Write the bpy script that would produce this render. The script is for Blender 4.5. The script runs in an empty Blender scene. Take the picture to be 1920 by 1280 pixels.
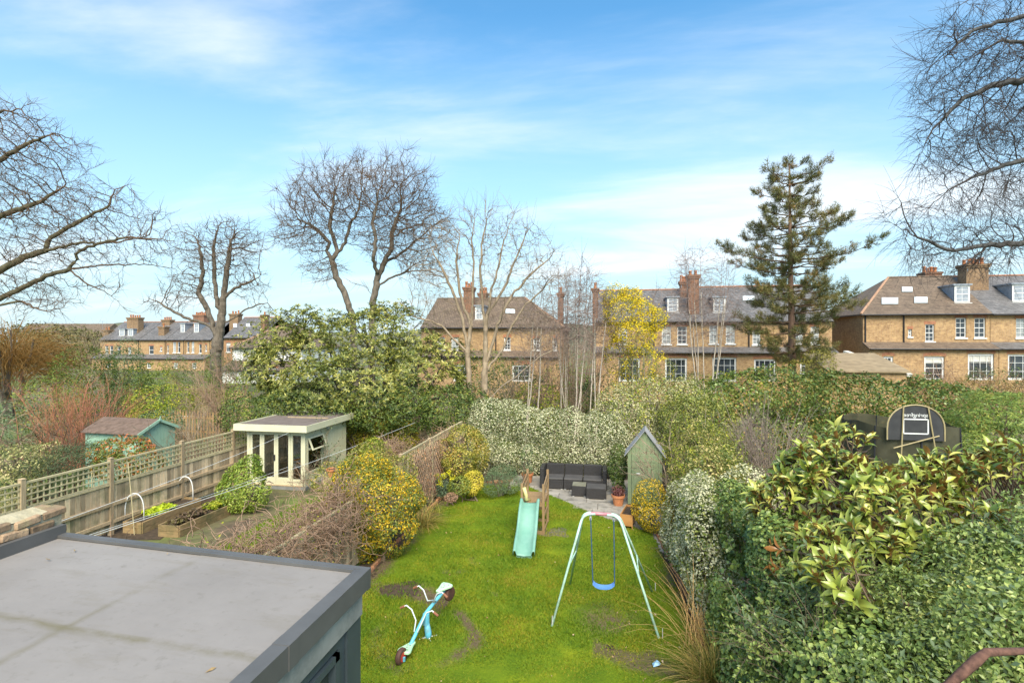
import bpy, bmesh, math, random
import numpy as np
from mathutils import Vector, Matrix
R = math.radians
random.seed(7); rng = np.random.default_rng(7)
SC = bpy.context.scene
COL = SC.collection

# ------------------------------------------------------------------ camera, sky, sun, exposure
H, F, YH = 5.0, 1000.0, 636.0          # eye height, focal length and horizon in photograph pixels
YAW = math.atan(0.183); cA, sA = math.cos(YAW), math.sin(YAW)
cd = bpy.data.cameras.new('camera'); cam = bpy.data.objects.new('camera', cd); COL.objects.link(cam)
cam.location = (0, 0, H); cam.rotation_euler = (R(90), 0, YAW)
cd.sensor_width = 36; cd.lens = F / 1920 * 36; cd.shift_y = -(640 - YH) / 1920
cd.clip_start = 0.05; cd.clip_end = 3000
SC.camera = cam

SUN_EL, SUN_AZ = R(46), R(163)          # azimuth clockwise from +Y: behind the camera
w = bpy.data.worlds.new('World'); SC.world = w; w.use_nodes = True
nt = w.node_tree; nt.nodes.clear()
def NN(nt, t, **kw):
    n = nt.nodes.new(t)
    for k, v in kw.items(): setattr(n, k, v)
    return n
out = NN(nt, 'ShaderNodeOutputWorld'); bg = NN(nt, 'ShaderNodeBackground')
sky = NN(nt, 'ShaderNodeTexSky', sky_type='NISHITA'); sky.sun_disc = False
sky.sun_elevation = SUN_EL; sky.sun_rotation = SUN_AZ; sky.air_density = 1.0; sky.dust_density = 0.5; sky.ozone_density = 2.5
tc = NN(nt, 'ShaderNodeTexCoord'); sep = NN(nt, 'ShaderNodeSeparateXYZ')
nt.links.new(tc.outputs['Generated'], sep.inputs[0])
def math_(nt, op, a, b=None, c=None, clamp=False):
    n = NN(nt, 'ShaderNodeMath', operation=op); n.use_clamp = clamp
    for i, v in enumerate((a, b, c)):
        if v is None: continue
        if isinstance(v, (int, float)): n.inputs[i].default_value = v
        else: nt.links.new(v, n.inputs[i])
    return n.outputs[0]
zz = math_(nt, 'ADD', math_(nt, 'MAXIMUM', sep.outputs[2], 0.0), 0.16)
cx = math_(nt, 'DIVIDE', sep.outputs[0], zz); cy = math_(nt, 'DIVIDE', sep.outputs[1], zz)
cmb = NN(nt, 'ShaderNodeCombineXYZ'); nt.links.new(cx, cmb.inputs[0]); nt.links.new(cy, cmb.inputs[1])
def wnoise(scale, det, rough, rot, sx, sy, off):
    mp = NN(nt, 'ShaderNodeMapping'); mp.inputs['Rotation'].default_value = (0, 0, rot); mp.inputs['Scale'].default_value = (sx, sy, 1); mp.inputs['Location'].default_value = off
    nt.links.new(cmb.outputs[0], mp.inputs[0])
    n = NN(nt, 'ShaderNodeTexNoise'); n.inputs['Scale'].default_value = scale; n.inputs['Detail'].default_value = det; n.inputs['Roughness'].default_value = rough
    n.inputs['Distortion'].default_value = 0.35
    nt.links.new(mp.outputs[0], n.inputs['Vector']); return n.outputs['Fac']
def sstep(v, a, b):
    n = NN(nt, 'ShaderNodeMapRange', interpolation_type='SMOOTHSTEP'); n.inputs[1].default_value = a; n.inputs[2].default_value = b
    nt.links.new(v, n.inputs[0]); return n.outputs[0]
# soft cloud: thin veils everywhere, one bank low on the right and one high on the left
az = math_(nt, 'DIVIDE', sep.outputs[0], math_(nt, 'MAXIMUM', sep.outputs[1], .05))
def zone(c_az, w_az, c_z, w_z):
    a_ = math_(nt, 'DIVIDE', math_(nt, 'SUBTRACT', az, c_az), w_az); b_ = math_(nt, 'DIVIDE', math_(nt, 'SUBTRACT', sep.outputs[2], c_z), w_z)
    return math_(nt, 'SUBTRACT', 1.0, math_(nt, 'ADD', math_(nt, 'MULTIPLY', a_, a_), math_(nt, 'MULTIPLY', b_, b_)), clamp=True)
veil = wnoise(1.25, 8, .56, R(-32), .45, 1.25, (5.4, 2.2, 0))
m1 = sstep(math_(nt, 'ADD', veil, math_(nt, 'ADD', math_(nt, 'MULTIPLY', zone(.2, .6, .2, .1), .24), math_(nt, 'MULTIPLY', zone(-.6, .5, .42, .16), .1))), .45, .84)
m2 = sstep(wnoise(2.4, 6, .6, R(-25), .5, 1.2, (7.3, 4.1, 0)), .5, .85)
mask = math_(nt, 'ADD', math_(nt, 'MULTIPLY', m1, .72), math_(nt, 'MULTIPLY', m2, .16), clamp=True)
tint = NN(nt, 'ShaderNodeMixRGB', blend_type='MULTIPLY'); tint.inputs[0].default_value = 1; tint.inputs[2].default_value = (.6, 1.06, 1.13, 1); nt.links.new(sky.outputs[0], tint.inputs[1])
hz = math_(nt, 'POWER', math_(nt, 'SUBTRACT', 1.0, math_(nt, 'DIVIDE', math_(nt, 'MAXIMUM', sep.outputs[2], 0.0), .52), clamp=True), 1.1)
mh = NN(nt, 'ShaderNodeMixRGB'); mh.inputs[2].default_value = (3.1, 3.9, 4.25, 1); nt.links.new(hz, mh.inputs[0]); nt.links.new(tint.outputs[0], mh.inputs[1])
mx = NN(nt, 'ShaderNodeMixRGB'); mx.inputs[2].default_value = (5.0, 5.1, 5.2, 1)
nt.links.new(mask, mx.inputs[0]); nt.links.new(mh.outputs[0], mx.inputs[1])
nt.links.new(mx.outputs[0], bg.inputs[0]); bg.inputs[1].default_value = 0.092
nt.links.new(bg.outputs[0], out.inputs[0])

sl = bpy.data.lights.new('sun', 'SUN'); sl.energy = 2.6; sl.angle = R(42); sl.color = (1, .89, .72)
sun = bpy.data.objects.new('sun', sl); COL.objects.link(sun)
sd = Vector((math.sin(SUN_AZ) * math.cos(SUN_EL), math.cos(SUN_AZ) * math.cos(SUN_EL), math.sin(SUN_EL)))
sun.rotation_euler = sd.to_track_quat('Z', 'Y').to_euler(); sun.location = (0, -10, 30)
vs = SC.view_settings; vs.view_transform = 'Standard'; vs.look = 'None'; vs.exposure = 1.45; vs.gamma = 1; vs.use_curve_mapping = False

# ------------------------------------------------------------------ placing
def at(px, py, d):                       # photograph pixel at a distance -> point of the place
    x = (px - 960) / F * d
    return Vector((x * cA - d * sA, x * sA + d * cA, H - (py - YH) / F * d))
def gr(px, py, h=0.0): return at(px, py, (H - h) * F / (py - YH))
def fx(px, Y):                           # X on a frontal plane at garden depth Y
    t = (px - 960) / F
    return Y * (t * cA - sA) / (cA + t * sA)
def fz(px, py, Y): return H - (py - YH) / F * (-fx(px, Y) * sA + Y * cA)

# ------------------------------------------------------------------ naming helpers
def tag(o, label=None, cat=None, group=None, kind=None):
    if label: o['label'] = label
    if cat: o['category'] = cat
    if group: o['group'] = group
    if kind: o['kind'] = kind
    return o
def empty(name, loc=(0, 0, 0), rz=0, label=None, cat=None, group=None):
    o = bpy.data.objects.new(name, None); COL.objects.link(o); o.location = loc; o.rotation_euler = (0, 0, rz); o.empty_display_size = .1
    return tag(o, label, cat, group)
def inst(name, mesh, parent=None, loc=(0, 0, 0), rot=(0, 0, 0), scale=(1, 1, 1)):
    o = bpy.data.objects.new(name, mesh); COL.objects.link(o); o.parent = parent
    o.location = loc; o.rotation_euler = rot; o.scale = scale
    return o
def copy_tree(o, parent=None):
    c = o.copy(); COL.objects.link(c); c.parent = parent
    for ch in list(o.children): copy_tree(ch, c)
    return c

def frame(d):
    d = Vector(d).normalized(); r = Vector((0, 0, 1)) if abs(d.z) < .9 else Vector((1, 0, 0))
    u = d.cross(r).normalized(); return u, d.cross(u).normalized()
class MB:
    def __init__(s): s.v = []; s.f = []
    def add(s, vs, fs):
        n = len(s.v); s.v += [tuple(v) for v in vs]; s.f += [tuple(i + n for i in f) for f in fs]; return s
    def box(s, a, b):
        x0, y0, z0 = a; x1, y1, z1 = b
        return s.add([(x0, y0, z0), (x1, y0, z0), (x1, y1, z0), (x0, y1, z0), (x0, y0, z1), (x1, y0, z1), (x1, y1, z1), (x0, y1, z1)],
                     [(0, 3, 2, 1), (4, 5, 6, 7), (0, 1, 5, 4), (1, 2, 6, 5), (2, 3, 7, 6), (3, 0, 4, 7)])
    def bar(s, p, q, wd, ht, up=(0, 0, 1)):     # rectangular bar between two points
        p, q = Vector(p), Vector(q); d = (q - p).normalized(); u = d.cross(Vector(up))
        if u.length < 1e-4: u = d.cross(Vector((1, 0, 0)))
        u.normalize(); v = u.cross(d).normalized(); u *= wd / 2; v *= ht / 2
        return s.add([p - u - v, p + u - v, p + u + v, p - u + v, q - u - v, q + u - v, q + u + v, q - u + v],
                     [(0, 1, 2, 3), (7, 6, 5, 4), (0, 4, 5, 1), (1, 5, 6, 2), (2, 6, 7, 3), (3, 7, 4, 0)])
    def tube(s, pts, r, k=8, cap=True):
        pts = [Vector(p) for p in pts]; n = len(pts); rs = r if isinstance(r, (list, tuple)) else [r] * n
        vs = []; pu = None
        for i, p in enumerate(pts):
            d = (pts[min(i + 1, n - 1)] - pts[max(i - 1, 0)]).normalized()
            if pu is None: u, v = frame(d)
            else:
                u = (pu - d * pu.dot(d)); u = u.normalized() if u.length > 1e-5 else frame(d)[0]; v = d.cross(u).normalized()
            pu = u
            for j in range(k):
                a = 2 * math.pi * j / k; vs.append(p + (u * math.cos(a) + v * math.sin(a)) * rs[i])
        fs = [(i * k + j, i * k + (j + 1) % k, (i + 1) * k + (j + 1) % k, (i + 1) * k + j) for i in range(n - 1) for j in range(k)]
        if cap: fs += [tuple(range(k - 1, -1, -1)), tuple((n - 1) * k + j for j in range(k))]
        return s.add(vs, fs)
    def lathe(s, prof, k=16, c=(0, 0, 0)):     # prof: (r, z)
        n = len(prof); vs = [(c[0] + r * math.cos(2 * math.pi * j / k), c[1] + r * math.sin(2 * math.pi * j / k), c[2] + z) for r, z in prof for j in range(k)]
        return s.add(vs, [(i * k + j, i * k + (j + 1) % k, (i + 1) * k + (j + 1) % k, (i + 1) * k + j) for i in range(n - 1) for j in range(k)])
    def prism(s, poly, dv):                    # planar polygon pushed along dv
        n = len(poly); dv = Vector(dv); a = [Vector(p) for p in poly]
        return s.add(a + [p + dv for p in a], [tuple(range(n - 1, -1, -1)), tuple(range(n, 2 * n))] + [(i, (i + 1) % n, n + (i + 1) % n, n + i) for i in range(n)])
    def mesh(s, name, mat, smooth=False, bevel=0):
        me = bpy.data.meshes.new(name); me.from_pydata([tuple(v) for v in s.v], [], s.f); me.materials.append(mat)
        bm = bmesh.new(); bm.from_mesh(me)
        bmesh.ops.recalc_face_normals(bm, faces=bm.faces)
        if bevel: bmesh.ops.bevel(bm, geom=bm.edges[:], offset=bevel, segments=1, affect='EDGES')
        bm.to_mesh(me); bm.free()
        if smooth: me.shade_smooth()
        return me
    def build(s, name, mat, parent=None, smooth=False, bevel=0, loc=(0, 0, 0)):
        return inst(name, s.mesh(name, mat, smooth, bevel), parent, loc)
def BOX(name, a, b, mat, parent=None, bevel=0): return MB().box(a, b).build(name, mat, parent, bevel=bevel)

def npmesh(name, V, Fc, mat, smooth=False):    # V (n,3); Fc (m,3|4) arrays or a list of them
    me = bpy.data.meshes.new(name); Fc = Fc if isinstance(Fc, list) else [Fc]
    Fc = [f for f in Fc if len(f)]
    V = np.asarray(V, np.float32); me.vertices.add(len(V)); me.vertices.foreach_set('co', V.ravel())
    loops = np.concatenate([f.ravel() for f in Fc]).astype(np.int32); ln = np.concatenate([np.full(len(f), f.shape[1]) for f in Fc]).astype(np.int32)
    me.loops.add(len(loops)); me.loops.foreach_set('vertex_index', loops)
    me.polygons.add(len(ln)); me.polygons.foreach_set('loop_start', np.concatenate([[0], np.cumsum(ln)[:-1]]).astype(np.int32))
    me.update(calc_edges=True); me.materials.append(mat)
    if smooth: me.shade_smooth()
    return me
def nrm(a): return a / np.maximum(np.linalg.norm(a, axis=-1, keepdims=True), 1e-9)

# ------------------------------------------------------------------ materials
MATS = {}
def base_mat(name):
    m = bpy.data.materials.new(name); m.use_nodes = True; t = m.node_tree
    return m, t, t.nodes['Principled BSDF']
def ramp(t, fac, cols, interp='LINEAR'):
    r = NN(t, 'ShaderNodeValToRGB'); r.color_ramp.interpolation = interp; e = r.color_ramp.elements
    n = len(cols); cols = [(c if len(c) == 2 else (i / max(1, n - 1), c)) for i, c in enumerate(cols)]
    while len(e) < n: e.new(.5)
    for i, (p, c) in enumerate(cols): e[i].position = p; e[i].color = (*c, 1)
    t.links.new(fac, r.inputs[0]); return r.outputs[0]
def noise(t, scale=5, det=4, rough=.55, sc=(1, 1, 1), coord='Object', dist=0):
    c = NN(t, 'ShaderNodeTexCoord'); mp = NN(t, 'ShaderNodeMapping'); mp.inputs['Scale'].default_value = sc
    if coord == 'World':
        g = NN(t, 'ShaderNodeNewGeometry'); t.links.new(g.outputs['Position'], mp.inputs[0])
    else: t.links.new(c.outputs[coord], mp.inputs[0])
    n = NN(t, 'ShaderNodeTexNoise'); n.inputs['Scale'].default_value = scale; n.inputs['Detail'].default_value = det; n.inputs['Roughness'].default_value = rough; n.inputs['Distortion'].default_value = dist
    t.links.new(mp.outputs[0], n.inputs['Vector']); return n.outputs['Fac']
def mixc(t, f, a, b, mode='MIX'):
    n = NN(t, 'ShaderNodeMixRGB', blend_type=mode)
    for i, v in enumerate((f, a, b)):
        if isinstance(v, (int, float)): n.inputs[i].default_value = v
        elif isinstance(v, tuple): n.inputs[i].default_value = (*v, 1)
        else: t.links.new(v, n.inputs[i])
    return n.outputs[0]
def bump(t, b, h, dist, strength=1.0):
    n = NN(t, 'ShaderNodeBump'); n.inputs['Distance'].default_value = dist; n.inputs['Strength'].default_value = strength
    t.links.new(h, n.inputs['Height']); t.links.new(n.outputs[0], b.inputs['Normal'])
def pm(name, cols, scale=4, rough=.7, bmp=0, sc=(1, 1, 1), det=5, metal=0, spec=.4, objvar=0, coord='World', grime=None):
    if name in MATS: return MATS[name]
    m, t, b = base_mat(name)
    f = noise(t, scale, det, .6, sc, coord)
    c = ramp(t, f, [(.3, cols[0]), (.7, cols[-1])] if len(cols) == 2 else [(.25 + .5 * i / (len(cols) - 1), c) for i, c in enumerate(cols)])
    if grime: c = mixc(t, ramp(t, noise(t, grime[1], 6, .65, (1, 1, 1), coord), [(.48, (0, 0, 0)), (.72, (1, 1, 1))]), c, grime[0])
    if objvar:
        oi = NN(t, 'ShaderNodeObjectInfo'); h = NN(t, 'ShaderNodeHueSaturation')
        t.links.new(c, h.inputs['Color']); t.links.new(math_(t, 'ADD', math_(t, 'MULTIPLY', oi.outputs['Random'], 2 * objvar), 1 - objvar), h.inputs['Value']); c = h.outputs[0]
    t.links.new(c, b.inputs['Base Color']); b.inputs['Roughness'].default_value = rough; b.inputs['Metallic'].default_value = metal
    b.inputs['Specular IOR Level'].default_value = spec
    if bmp: bump(t, b, f, bmp)
    MATS[name] = m; return m
def leafm(name, cols, rough=.5, trans=.25, spec=.35, back=None, interp='LINEAR', patch=.35, pscale=1.2):
    br_ = lambda c: tuple(min(.85, v * k) for v, k in zip(c, (1.5, 1.24, .95)))
    cols = [((c[0], br_(c[1])) if len(c) == 2 else br_(c)) for c in cols]
    m, t, b = base_mat(name); g = NN(t, 'ShaderNodeNewGeometry')
    f = g.outputs['Random Per Island']
    if patch:
        f = math_(t, 'ADD', math_(t, 'MULTIPLY', f, 1 - patch), math_(t, 'MULTIPLY', ramp(t, noise(t, pscale, 3, .5, coord='World'), [(.3, (0, 0, 0)), (.7, (1, 1, 1))]), patch))
    c = ramp(t, f, cols, interp)
    if back: c = mixc(t, g.outputs['Backfacing'], c, back)
    t.links.new(c, b.inputs['Base Color']); b.inputs['Roughness'].default_value = rough; b.inputs['Specular IOR Level'].default_value = spec
    tr = NN(t, 'ShaderNodeBsdfTranslucent'); t.links.new(mixc(t, .25, c, (.3, .34, .05)), tr.inputs[0])
    mxs = NN(t, 'ShaderNodeMixShader'); mxs.inputs[0].default_value = trans
    t.links.new(b.outputs[0], mxs.inputs[1]); t.links.new(tr.outputs[0], mxs.inputs[2]); t.links.new(mxs.outputs[0], t.nodes['Material Output'].inputs[0])
    MATS[name] = m; return m
def brickm(name, c1, c2, mortar, bw=.225, bh=.075, ms=.012, tint=None, bmp=.004, rough=.85):
    m, t, b = base_mat(name); c = NN(t, 'ShaderNodeTexCoord'); s = NN(t, 'ShaderNodeSeparateXYZ'); t.links.new(c.outputs['Object'], s.inputs[0])
    cb = NN(t, 'ShaderNodeCombineXYZ'); t.links.new(math_(t, 'ADD', s.outputs[0], s.outputs[1]), cb.inputs[0]); t.links.new(s.outputs[2], cb.inputs[1])
    br = NN(t, 'ShaderNodeTexBrick'); t.links.new(cb.outputs[0], br.inputs['Vector'])
    br.inputs['Scale'].default_value = 1; br.inputs['Brick Width'].default_value = bw; br.inputs['Row Height'].default_value = bh; br.inputs['Mortar Size'].default_value = ms; br.inputs['Bias'].default_value = 0
    br.inputs['Color1'].default_value = (*c1, 1); br.inputs['Color2'].default_value = (*c2, 1); br.inputs['Mortar'].default_value = (*mortar, 1)
    col = mixc(t, .55, br.outputs['Color'], ramp(t, noise(t, .7, 6, .65, coord='World'), [(.3, (.55, .5, .45)), (.7, (1, 1, 1))]), 'MULTIPLY')
    fine = noise(t, 5.5, 4, .75, coord='World'); col = mixc(t, .8, col, ramp(t, fine, [(.32, (.5, .42, .34)), (.52, (.95, .88, .8)), (.7, (1.15, 1.08, .95))]), 'MULTIPLY')
    t.links.new(col, b.inputs['Base Color']); b.inputs['Roughness'].default_value = rough
    bump(t, b, br.outputs['Fac'], -bmp)
    MATS[name] = m; return m
def glassm(name, col=(.02, .025, .03), rough=.06, spec=.7):
    m, t, b = base_mat(name); t.links.new(ramp(t, noise(t, 1.1, 3, .5, coord='World'), [(.3, col), (.75, tuple(c * 3 + .01 for c in col))]), b.inputs['Base Color'])
    b.inputs['Roughness'].default_value = rough; b.inputs['Specular IOR Level'].default_value = spec; MATS[name] = m; return m
WOOD = pm('weathered wood', [(.3, .215, .13), (.56, .43, .28), (.44, .35, .235)], 3, .85, .004, (14, 14, 1.2), objvar=.45, grime=((.2, .19, .1), 1.3))
WOODP = pm('post wood', [(.28, .2, .12), (.48, .37, .23)], 3, .85, .004, (14, 14, 1.0), objvar=.12)
LATH = pm('trellis wood', [(.38, .32, .18), (.58, .49, .29)], 6, .8, 0, objvar=.12)
PLAY = pm('play frame timber', [(.22, .14, .07), (.36, .24, .12)], 4, .8, .003, (6, 6, 1.5), objvar=.1)
BEDW = pm('raised bed timber', [(.2, .13, .06), (.36, .25, .12)], 4, .85, .004, (1.5, 1.5, 12), objvar=.1, grime=((.1, .1, .04), 2))
SOIL = pm('soil', [(.035, .024, .015), (.09, .062, .038)], 9, .95, .02)
BARK = pm('grey brown bark', [(.075, .06, .045), (.2, .165, .125)], 7, .9, .02, (1, 1, .35))
BARKT = pm('twig bark', [(.085, .052, .03), (.17, .11, .068)], 5, .85)
BARKP = pm('pale bark', [(.19, .14, .09), (.4, .31, .21)], 7, .85, .01, (1, 1, .4))
BIRCH = pm('birch bark', [(.24, .18, .13), (.48, .41, .33), (.56, .5, .42)], 6, .8, .005, (1, 1, 3))
VINE = pm('dry vine', [(.2, .12, .075), (.42, .28, .19)], 6, .85)
WHITE = pm('white paint', [(.62, .62, .6), (.76, .76, .74)], 3, .5)
SLATE = brickm('grey slate', (.14, .145, .155), (.22, .22, .235), (.07, .07, .075), .3, .16, .008, bmp=.01, rough=.55)
TILE = brickm('brown roof tile', (.17, .13, .1), (.26, .2, .15), (.08, .065, .05), .22, .13, .012, bmp=.012, rough=.8)
STOCK = brickm('yellow stock brick', (.6, .39, .17), (.4, .23, .1), (.46, .38, .27), tint=1)
REDB = brickm('red brick', (.58, .2, .09), (.44, .15, .07), (.38, .3, .22), .11, .075, .01)
CHIM = brickm('chimney brick', (.36, .22, .11), (.22, .13, .075), (.3, .25, .18))
CHIMR = brickm('red chimney brick', (.36, .16, .09), (.24, .11, .07), (.25, .2, .15))
TERRA = pm('terracotta', [(.42, .15, .06), (.58, .25, .11)], 6, .75, .002)
LEAD = pm('lead grey', [(.2, .23, .27), (.34, .38, .43)], 4, .6)
IRON = pm('black iron', [(.012, .012, .014), (.03, .03, .035)], 5, .5)
PANE = glassm('dark window glass')
PANE2 = glassm('pale window glass', (.16, .17, .17), .12)
STONE = pm('pale stone', [(.5, .48, .42), (.68, .65, .58)], 5, .8)
# ------------------------------------------------------------------ the setting: ground, lawn, patio
def gm():
    m, t, b = base_mat('garden ground')
    f = noise(t, .22, 6, .6, coord='World'); g = noise(t, 3.5, 5, .65, coord='World')
    c = mixc(t, ramp(t, f, [(.42, (0, 0, 0)), (.58, (1, 1, 1))]), ramp(t, g, [(.3, (.07, .05, .03)), (.7, (.16, .115, .07))]), ramp(t, g, [(.3, (.07, .11, .02)), (.7, (.16, .2, .035))]))
    t.links.new(c, b.inputs['Base Color']); b.inputs['Roughness'].default_value = .95; bump(t, b, g, .05); return m
g = MB().add([(-1200, -60, 0), (1200, -60, 0), (1200, 1800, 0), (-1200, 1800, 0)], [(0, 1, 2, 3)]).build('ground', gm()); tag(g, kind='structure')
# distant rise at the horizon
hm = pm('distant hill', [(.09, .1, .06), (.16, .15, .09)], .03, .95)
hv = []; hf = []
for i in range(61):
    x = -330 + i * 9; zt = 11.5 + 3.5 * math.sin(i * .21 + 1) + 1.5 * math.sin(i * .77)
    hv += [(x, 230, 0), (x, 300, max(zt * (1 - max(0, (i - 30) / 30)), 0.0))]
for i in range(60): hf.append((2 * i, 2 * i + 2, 2 * i + 3, 2 * i + 1))
tag(MB().add(hv, hf).build('hill', hm, smooth=True), kind='structure')

LAWN_PX = [(690, 1090), (725, 1046), (765, 1006), (800, 968), (828, 940), (870, 920), (915, 908), (968, 903), (1000, 918), (1060, 942), (1120, 968), (1175, 985), (1222, 1003), (1240, 1040), (1262, 1085), (1280, 1130), (1297, 1180), (1316, 1280)]
lawn = [gr(*p).xy for p in LAWN_PX]
lawn = np.array([(p.x, p.y) for p in lawn] + [(1.25, 2.0), (-1.7, 2.0), (-1.95, 4.2), (-4.9, 4.4)])
def inside(P, poly):
    r = np.zeros(len(P), bool); n = len(poly)
    for i in range(n):
        a, b = poly[i], poly[(i + 1) % n]
        c = (a[1] > P[:, 1]) != (b[1] > P[:, 1])
        with np.errstate(divide='ignore', invalid='ignore'): xi = (b[0] - a[0]) * (P[:, 1] - a[1]) / (b[1] - a[1]) + a[0]
        r ^= c & (P[:, 0] < xi)
    return r
def edge_dist(P, poly):
    d = np.full(len(P), 1e9)
    for i in range(len(poly)):
        a, b = poly[i], poly[(i + 1) % len(poly)]; ab = b - a
        t = np.clip(((P - a) @ ab) / (ab @ ab + 1e-9), 0, 1); d = np.minimum(d, np.linalg.norm(P - a - t[:, None] * ab, axis=1))
    return d
_K = rng.normal(size=(5, 24, 3)); _PH = rng.uniform(0, 6.28, (5, 24))
def sn(P, freq, k=0):                           # cheap smooth noise, about -1..1
    P = np.asarray(P, float)
    if P.shape[1] == 2: P = np.c_[P, np.zeros(len(P))]
    return np.sin(P @ (_K[k] * freq).T + _PH[k]).sum(1) / 4.9
SEE = gr(803, 1198); SWG = gr(1140, 1158)
def mud(P):
    n = .5 * sn(P, 1.6) + .5 * sn(P, 4.5, 1) + .35 * sn(P, 11, 2)
    r = np.linalg.norm(P - np.array([SEE.x - .02, SEE.y + .05]), axis=1)
    th = np.arctan2(P[:, 1] - SEE.y, P[:, 0] - SEE.x); m = np.exp(-((r - .8 - .12 * sn(P, 2.5, 4)) / .17) ** 2) * np.clip(.62 + .3 * np.sin(2 * th + .9) + .6 * n, 0, 1)
    m = np.maximum(m, np.exp(-((np.linalg.norm((P - np.array([SWG.x, SWG.y - .1])) / [.6, .55], axis=1)) ** 2)) * (.85 + .45 * n))
    e = edge_dist(P, lawn[:len(LAWN_PX)])
    left = (P[:, 0] < -3.0) & (P[:, 1] > 8); right = P[:, 0] > -.3
    m = np.maximum(m, np.where(left, np.clip(1.25 - e / .42 + .45 * n, 0, 1), 0))
    m = np.maximum(m, np.where(right & (P[:, 1] < 13.2), np.clip(1.0 - e / .3 + .5 * n, 0, 1) * .85, 0))
    return np.clip(np.maximum(m, np.clip(n - 1.05, 0, 1) * .8), 0, 1)
cs = .06; xs = np.arange(-5.4, 2.2, cs); ys = np.arange(2.0, 19.5, cs); gx, gy = np.meshgrid(xs, ys)
P2 = np.c_[gx.ravel(), gy.ravel()]; cen = P2 + cs / 2
ok = inside(cen + rng.normal(0, .03, cen.shape), lawn)
nx = len(xs); ii = np.nonzero(ok & (np.arange(len(ok)) % nx < nx - 1) & (np.arange(len(ok)) < len(ok) - nx))[0]
quads = np.c_[ii, ii + 1, ii + nx + 1, ii + nx]; used, inv = np.unique(quads.ravel(), return_inverse=True)
PV = P2[used]; mv = mud(PV); zz_ = .035 + .012 * sn(PV, 1.3) + .006 * sn(PV, 6, 1) - .012 * mv
def lawnm():
    m, t, b = base_mat('lawn turf'); a = NN(t, 'ShaderNodeAttribute', attribute_name='mud')
    f = noise(t, 1.1, 7, .68, coord='World'); f2 = noise(t, 26, 4, .7, coord='World')
    gcol = mixc(t, f2, ramp(t, f, [(.3, (.06, .12, .006)), (.5, (.11, .19, .008)), (.7, (.24, .28, .012))]), ramp(t, f, [(.3, (.1, .17, .01)), (.7, (.24, .28, .015))]))
    mcol = ramp(t, f2, [(.3, (.075, .052, .03)), (.7, (.19, .145, .085))])
    fac = math_(t, 'MULTIPLY_ADD', math_(t, 'SUBTRACT', f2, .5), 1.0, a.outputs['Fac'], clamp=True)
    t.links.new(mixc(t, ramp(t, fac, [(.2, (0, 0, 0)), (.95, (1, 1, 1))]), gcol, mcol), b.inputs['Base Color'])
    b.inputs['Roughness'].default_value = .95; b.inputs['Specular IOR Level'].default_value = .15; bump(t, b, f2, .03); return m
lm = npmesh('lawn', np.c_[PV, zz_], inv.reshape(-1, 4), lawnm(), True)
at_ = lm.attributes.new('mud', 'FLOAT', 'POINT'); at_.data.foreach_set('value', mv.astype(np.float32))
tag(inst('lawn', lm), kind='structure')
# grass blades
GR = leafm('grass blades', [(.038, .1, .01), (.072, .16, .013), (.105, .195, .016), (.2, .235, .022), (.24, .21, .06)], .6, .3, .2, patch=.5, pscale=.9)
n = 350000; gp = np.c_[rng.uniform(-5.3, 2, n), 19 - 15.5 * rng.random(n) ** .75]
keep = inside(gp, lawn); gp = gp[keep]; mm = mud(gp); gp = gp[rng.random(len(gp)) > np.clip(mm * 1.1 - .08, 0, .93)]
n = len(gp); a = rng.uniform(0, 6.28, n); hgt = rng.uniform(.018, .05, n) * (1 + .4 * sn(gp, 1.1, 3)); wd = rng.uniform(.005, .011, n)
ux, uy = np.cos(a) * wd, np.sin(a) * wd; zb = .03 + .012 * sn(gp, 1.3); lean = rng.normal(0, .028, (n, 2))
V = np.zeros((n, 3, 3)); V[:, 0] = np.c_[gp[:, 0] - ux, gp[:, 1] - uy, zb]; V[:, 1] = np.c_[gp[:, 0] + ux, gp[:, 1] + uy, zb]; V[:, 2] = np.c_[gp + lean, zb + hgt]
o = inst('lawn_grass', npmesh('lawn_grass', V.reshape(-1, 3), np.arange(3 * n).reshape(-1, 3), GR))
tag(o, 'short mossy green grass covering the back lawn', 'grass', kind='stuff')
# fallen leaves and petals on the lawn
n = 170; lp = np.c_[rng.uniform(-5, 1.6, n * 6), rng.uniform(6, 16, n * 6)]; lp = lp[inside(lp, lawn)]
wgt = np.exp(-np.abs(lp[:, 0] - 1.2) / .7) + .12; lp = lp[rng.random(len(lp)) < wgt][:n]; n = len(lp)
V = np.zeros((n, 4, 3)); a = rng.uniform(0, 6.28, n); s = rng.uniform(.01, .027, n)
for k in range(4): V[:, k] = np.c_[lp[:, 0] + np.cos(a + k * 1.57) * s * (1 if k % 2 else .6), lp[:, 1] + np.sin(a + k * 1.57) * s * (1 if k % 2 else .6), .075 + rng.uniform(-.01, .02, n)]
o = inst('fallen_leaves', npmesh('fallen_leaves', V.reshape(-1, 3), np.arange(4 * n).reshape(-1, 4), leafm('dead leaves', [(.34, .3, .2), (.2, .12, .06), (.38, .36, .3), (.15, .1, .05)], .8, .1, patch=0)))
tag(o, 'scattered pale fallen leaves and petals along the lawn edge', 'leaves', kind='stuff')
# soil beds either side of the lawn (one sheet below the turf)
so = MB().add([(-5.45, 2, .012), (2.9, 2, .012), (2.9, 21.5, .012), (-5.45, 21.5, .012)], [(0, 1, 2, 3)]).build('border_soil', SOIL); tag(so, kind='structure')
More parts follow.
